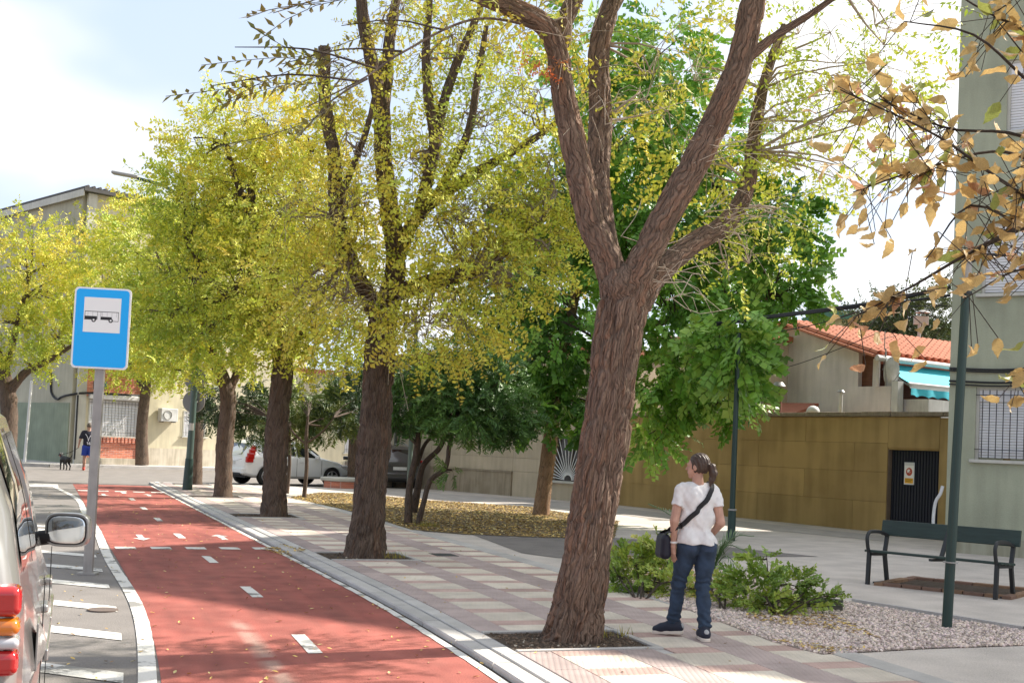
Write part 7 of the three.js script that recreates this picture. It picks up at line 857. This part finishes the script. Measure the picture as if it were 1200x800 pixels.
{ // the man walking his dog far down the path
  const m = thing('person', 'person in navy sports shirt and blue shorts walking a black dog', 'person', [-16.55, 0, -46.9], 0.3); m.scale.setScalar(1.08);
  const body = (x, y, z) => { let d = chain(x, y, z, [[0, 1.4, 0, 0.06], [0, 1.55, 0, 0.055]]); d = sm(d, ell(x, y, z, [0, 1.62, -0.01], [0.078, 0.115, 0.098]), 0.03); d = sm(d, ell(x, y, z, [0, 1.6, -0.105], [0.012, 0.02, 0.018]), 0.01); for (const s of [-1, 1]) { d = sm(d, ell(x, y, z, [s * 0.08, 1.61, 0.0], [0.014, 0.03, 0.02]), 0.006); d = sm(d, chain(x, y, z, s < 0 ? [[-0.2, 1.38, 0, 0.055], [-0.29, 1.12, 0.02, 0.045], [-0.33, 0.92, -0.1, 0.03], [-0.34, 0.84, -0.12, 0.032]] : [[0.2, 1.38, 0, 0.055], [0.26, 1.12, 0.03, 0.045], [0.24, 0.9, -0.03, 0.03], [0.24, 0.8, -0.04, 0.034]], 0.02), 0.03); d = sm(d, chain(x, y, z, [[s * 0.1, 0.86, 0, 0.085], [s * 0.11, 0.48, s * 0.07 - 0.03, 0.06], [s * 0.115, 0.3, s * 0.11, 0.056], [s * 0.12, 0.08, s * 0.14, 0.04]], 0.02), 0.03); } d = sm(d, ell(x, y, z, [0, 1.15, 0], [0.17, 0.3, 0.11]), 0.05); return sm(d, ell(x, y, z, [0, 0.92, 0], [0.16, 0.14, 0.11]), 0.05); };
  part('body', skin(body, [-0.42, 0.03, -0.24], [0.36, 1.76, 0.26], 0.018), skinM, m);
  const jers = (x, y, z) => { let d = sm(cap(x, y, z * 1.3, [-0.15, 1.38, 0], [0.15, 1.38, 0], 0.085, 0.085), cap(x, y, z * 1.3, [0, 1.25, 0], [0, 0.95, 0], 0.185, 0.18), 0.08); for (const s of [-1, 1]) d = sm(d, Math.max(cap(x, y, z, [s * 0.19, 1.38, 0], [s * 0.27, 1.16, 0.02], 0.075, 0.075), 1.16 - y), 0.03); return Math.max(d + 0.01 * noise3(x * 9, y * 6, z * 9), 0.82 - y, -(Math.hypot(x, y - 1.5, z) - 0.085)); };
  part('shirt', skin(jers, [-0.4, 0.78, -0.24], [0.4, 1.5, 0.24], 0.018), mat([0.016, 0.014, 0.03], { rough: 0.8, map: rep(T.cloth, 0.3) }), m);
  part('shorts', skin((x, y, z) => { let d = ell(x, y, z, [0, 0.88, 0], [0.19, 0.14, 0.135]); for (const s of [-1, 1]) d = sm(d, cap(x, y, z, [s * 0.1, 0.85, 0], [s * 0.12, 0.56, s * 0.04 - 0.01], 0.115, 0.112), 0.03); return Math.max(d + 0.008 * noise3(x * 12, y * 5, z * 12), 0.55 - y, y - 0.95); }, [-0.28, 0.5, -0.22], [0.28, 1.0, 0.22], 0.018), mat([0.012, 0.04, 0.30], { rough: 0.7 }), m);
  part('hair', skin((x, y, z) => Math.max(ell(x, y, z, [0, 1.635, 0.01], [0.084, 0.112, 0.104]), -(y - 1.58), -(z + 0.045 - Math.max(0, 1.66 - y) * 0.3)), [-0.12, 1.5, -0.14], [0.12, 1.78, 0.14], 0.014), mat([0.10, 0.08, 0.065], { rough: 0.8 }), m);
  for (const s of [-1, 1]) { const g = node('shoe', m); part('upper', skin((x, y, z) => Math.max(chain(x, y, z, [[s * 0.12, 0.06, s * 0.14 + 0.05, 0.05], [s * 0.125, 0.06, s * 0.14 - 0.08, 0.048], [s * 0.13, 0.045, s * 0.14 - 0.17, 0.036]], 0.03), 0.02 - y), [s * 0.12 - 0.1, -0.01, s * 0.14 - 0.26], [s * 0.12 + 0.1, 0.16, s * 0.14 + 0.14], 0.014), mat([0.55, 0.05, 0.03], { rough: 0.6 }), g); part('sole', box(0.09, 0.025, 0.28, s * 0.125, 0.013, s * 0.14 - 0.05, 0.01), mat([0.6, 0.3, 0.22], {}), g); part('sock', cyl(0.05, 0.047, 0.12, s * 0.12, 0.1, s * 0.14, 12), mat([0.5, 0.06, 0.04], {}), g); }
  // white print on the back of the shirt
  const cv = document.createElement('canvas'); cv.width = 128; cv.height = 192; const c = cv.getContext('2d'); c.fillStyle = '#1c1a29'; c.fillRect(0, 0, 128, 192); c.strokeStyle = '#e9e6ee'; c.lineWidth = 9; c.beginPath(); c.moveTo(8, 4); c.quadraticCurveTo(64, 60, 60, 120); c.moveTo(120, 4); c.quadraticCurveTo(70, 50, 66, 120); c.stroke(); c.fillStyle = '#e9e6ee'; c.font = 'bold 62px sans-serif'; c.textAlign = 'center'; c.fillText('16', 66, 178);
  const ct = new THREE.CanvasTexture(cv); ct.colorSpace = THREE.SRGBColorSpace; const q = new THREE.PlaneGeometry(0.26, 0.42, 10, 12), p = q.attributes.position; for (let i = 0; i < p.count; i++) { let x = p.getX(i), y = 1.13 + p.getY(i), z = 0.26; for (let k = 0; k < 60 && jers(x, y, z) > 0.006; k++) z -= 0.005; p.setXYZ(i, x, y, z); } q.computeVertexNormals(); part('shirt_print', q, new THREE.MeshStandardMaterial({ map: ct, roughness: 0.8 }), m);
  const d = thing('dog', 'black dog on a lead standing on the road beside the walking person', 'dog', [-17.35, 0, -46.7], 2.5);
  const dog = (x, y, z) => { let s = sm(ell(x, y, z, [0.1, 0.42, 0], [0.16, 0.13, 0.1]), ell(x, y, z, [-0.14, 0.43, 0], [0.17, 0.1, 0.085]), 0.08); s = sm(s, chain(x, y, z, [[0.2, 0.47, 0, 0.075], [0.29, 0.58, 0, 0.06], [0.33, 0.61, 0, 0.062]], 0.02), 0.03); s = sm(s, cap(x, y, z, [0.36, 0.6, 0], [0.45, 0.57, 0], 0.045, 0.028), 0.02); s = sm(s, chain(x, y, z, [[-0.29, 0.46, 0, 0.028], [-0.38, 0.5, 0, 0.02], [-0.44, 0.6, 0, 0.013]], 0.01), 0.02);
    for (const q of [-1, 1]) { s = sm(s, chain(x, y, z, [[0.17, 0.38, q * 0.065, 0.05], [0.18, 0.2, q * 0.07, 0.03], [0.17, 0.04, q * 0.07, 0.024], [0.2, 0.02, q * 0.07, 0.022]], 0.015), 0.02); s = sm(s, chain(x, y, z, [[-0.2, 0.4, q * 0.06, 0.065], [-0.15, 0.27, q * 0.07, 0.042], [-0.25, 0.17, q * 0.07, 0.025], [-0.23, 0.03, q * 0.07, 0.022], [-0.2, 0.02, q * 0.07, 0.02]], 0.015), 0.02); s = sm(s, cap(x, y, z, [0.31, 0.66, q * 0.045], [0.28, 0.6, q * 0.075], 0.02, 0.016), 0.01); } return s; };
  part('body', skin(dog, [-0.5, -0.01, -0.16], [0.52, 0.74, 0.16], 0.014), mat([0.012, 0.011, 0.011], { rough: 0.6 }), d); part('collar', mv(new THREE.TorusGeometry(0.07, 0.012, 6, 20).rotateY(1.57).rotateZ(-0.7), 0.26, 0.54, 0), mat([0.4, 0.03, 0.03], {}), d);
  const la = m.localToWorld(V(-0.34, 0.82, -0.12)).toArray(), lb = d.localToWorld(V(0.25, 0.6, 0)).toArray(); solo('dog_lead', rope([la, [mix(la[0], lb[0], 0.5), mix(la[1], lb[1], 0.5) - 0.05, mix(la[2], lb[2], 0.5)], lb], 0.012, 6, 16), M.black, 'dark dog lead between the persons hand and the black dog', 'lead');
}
renderer.render(scene, camera);
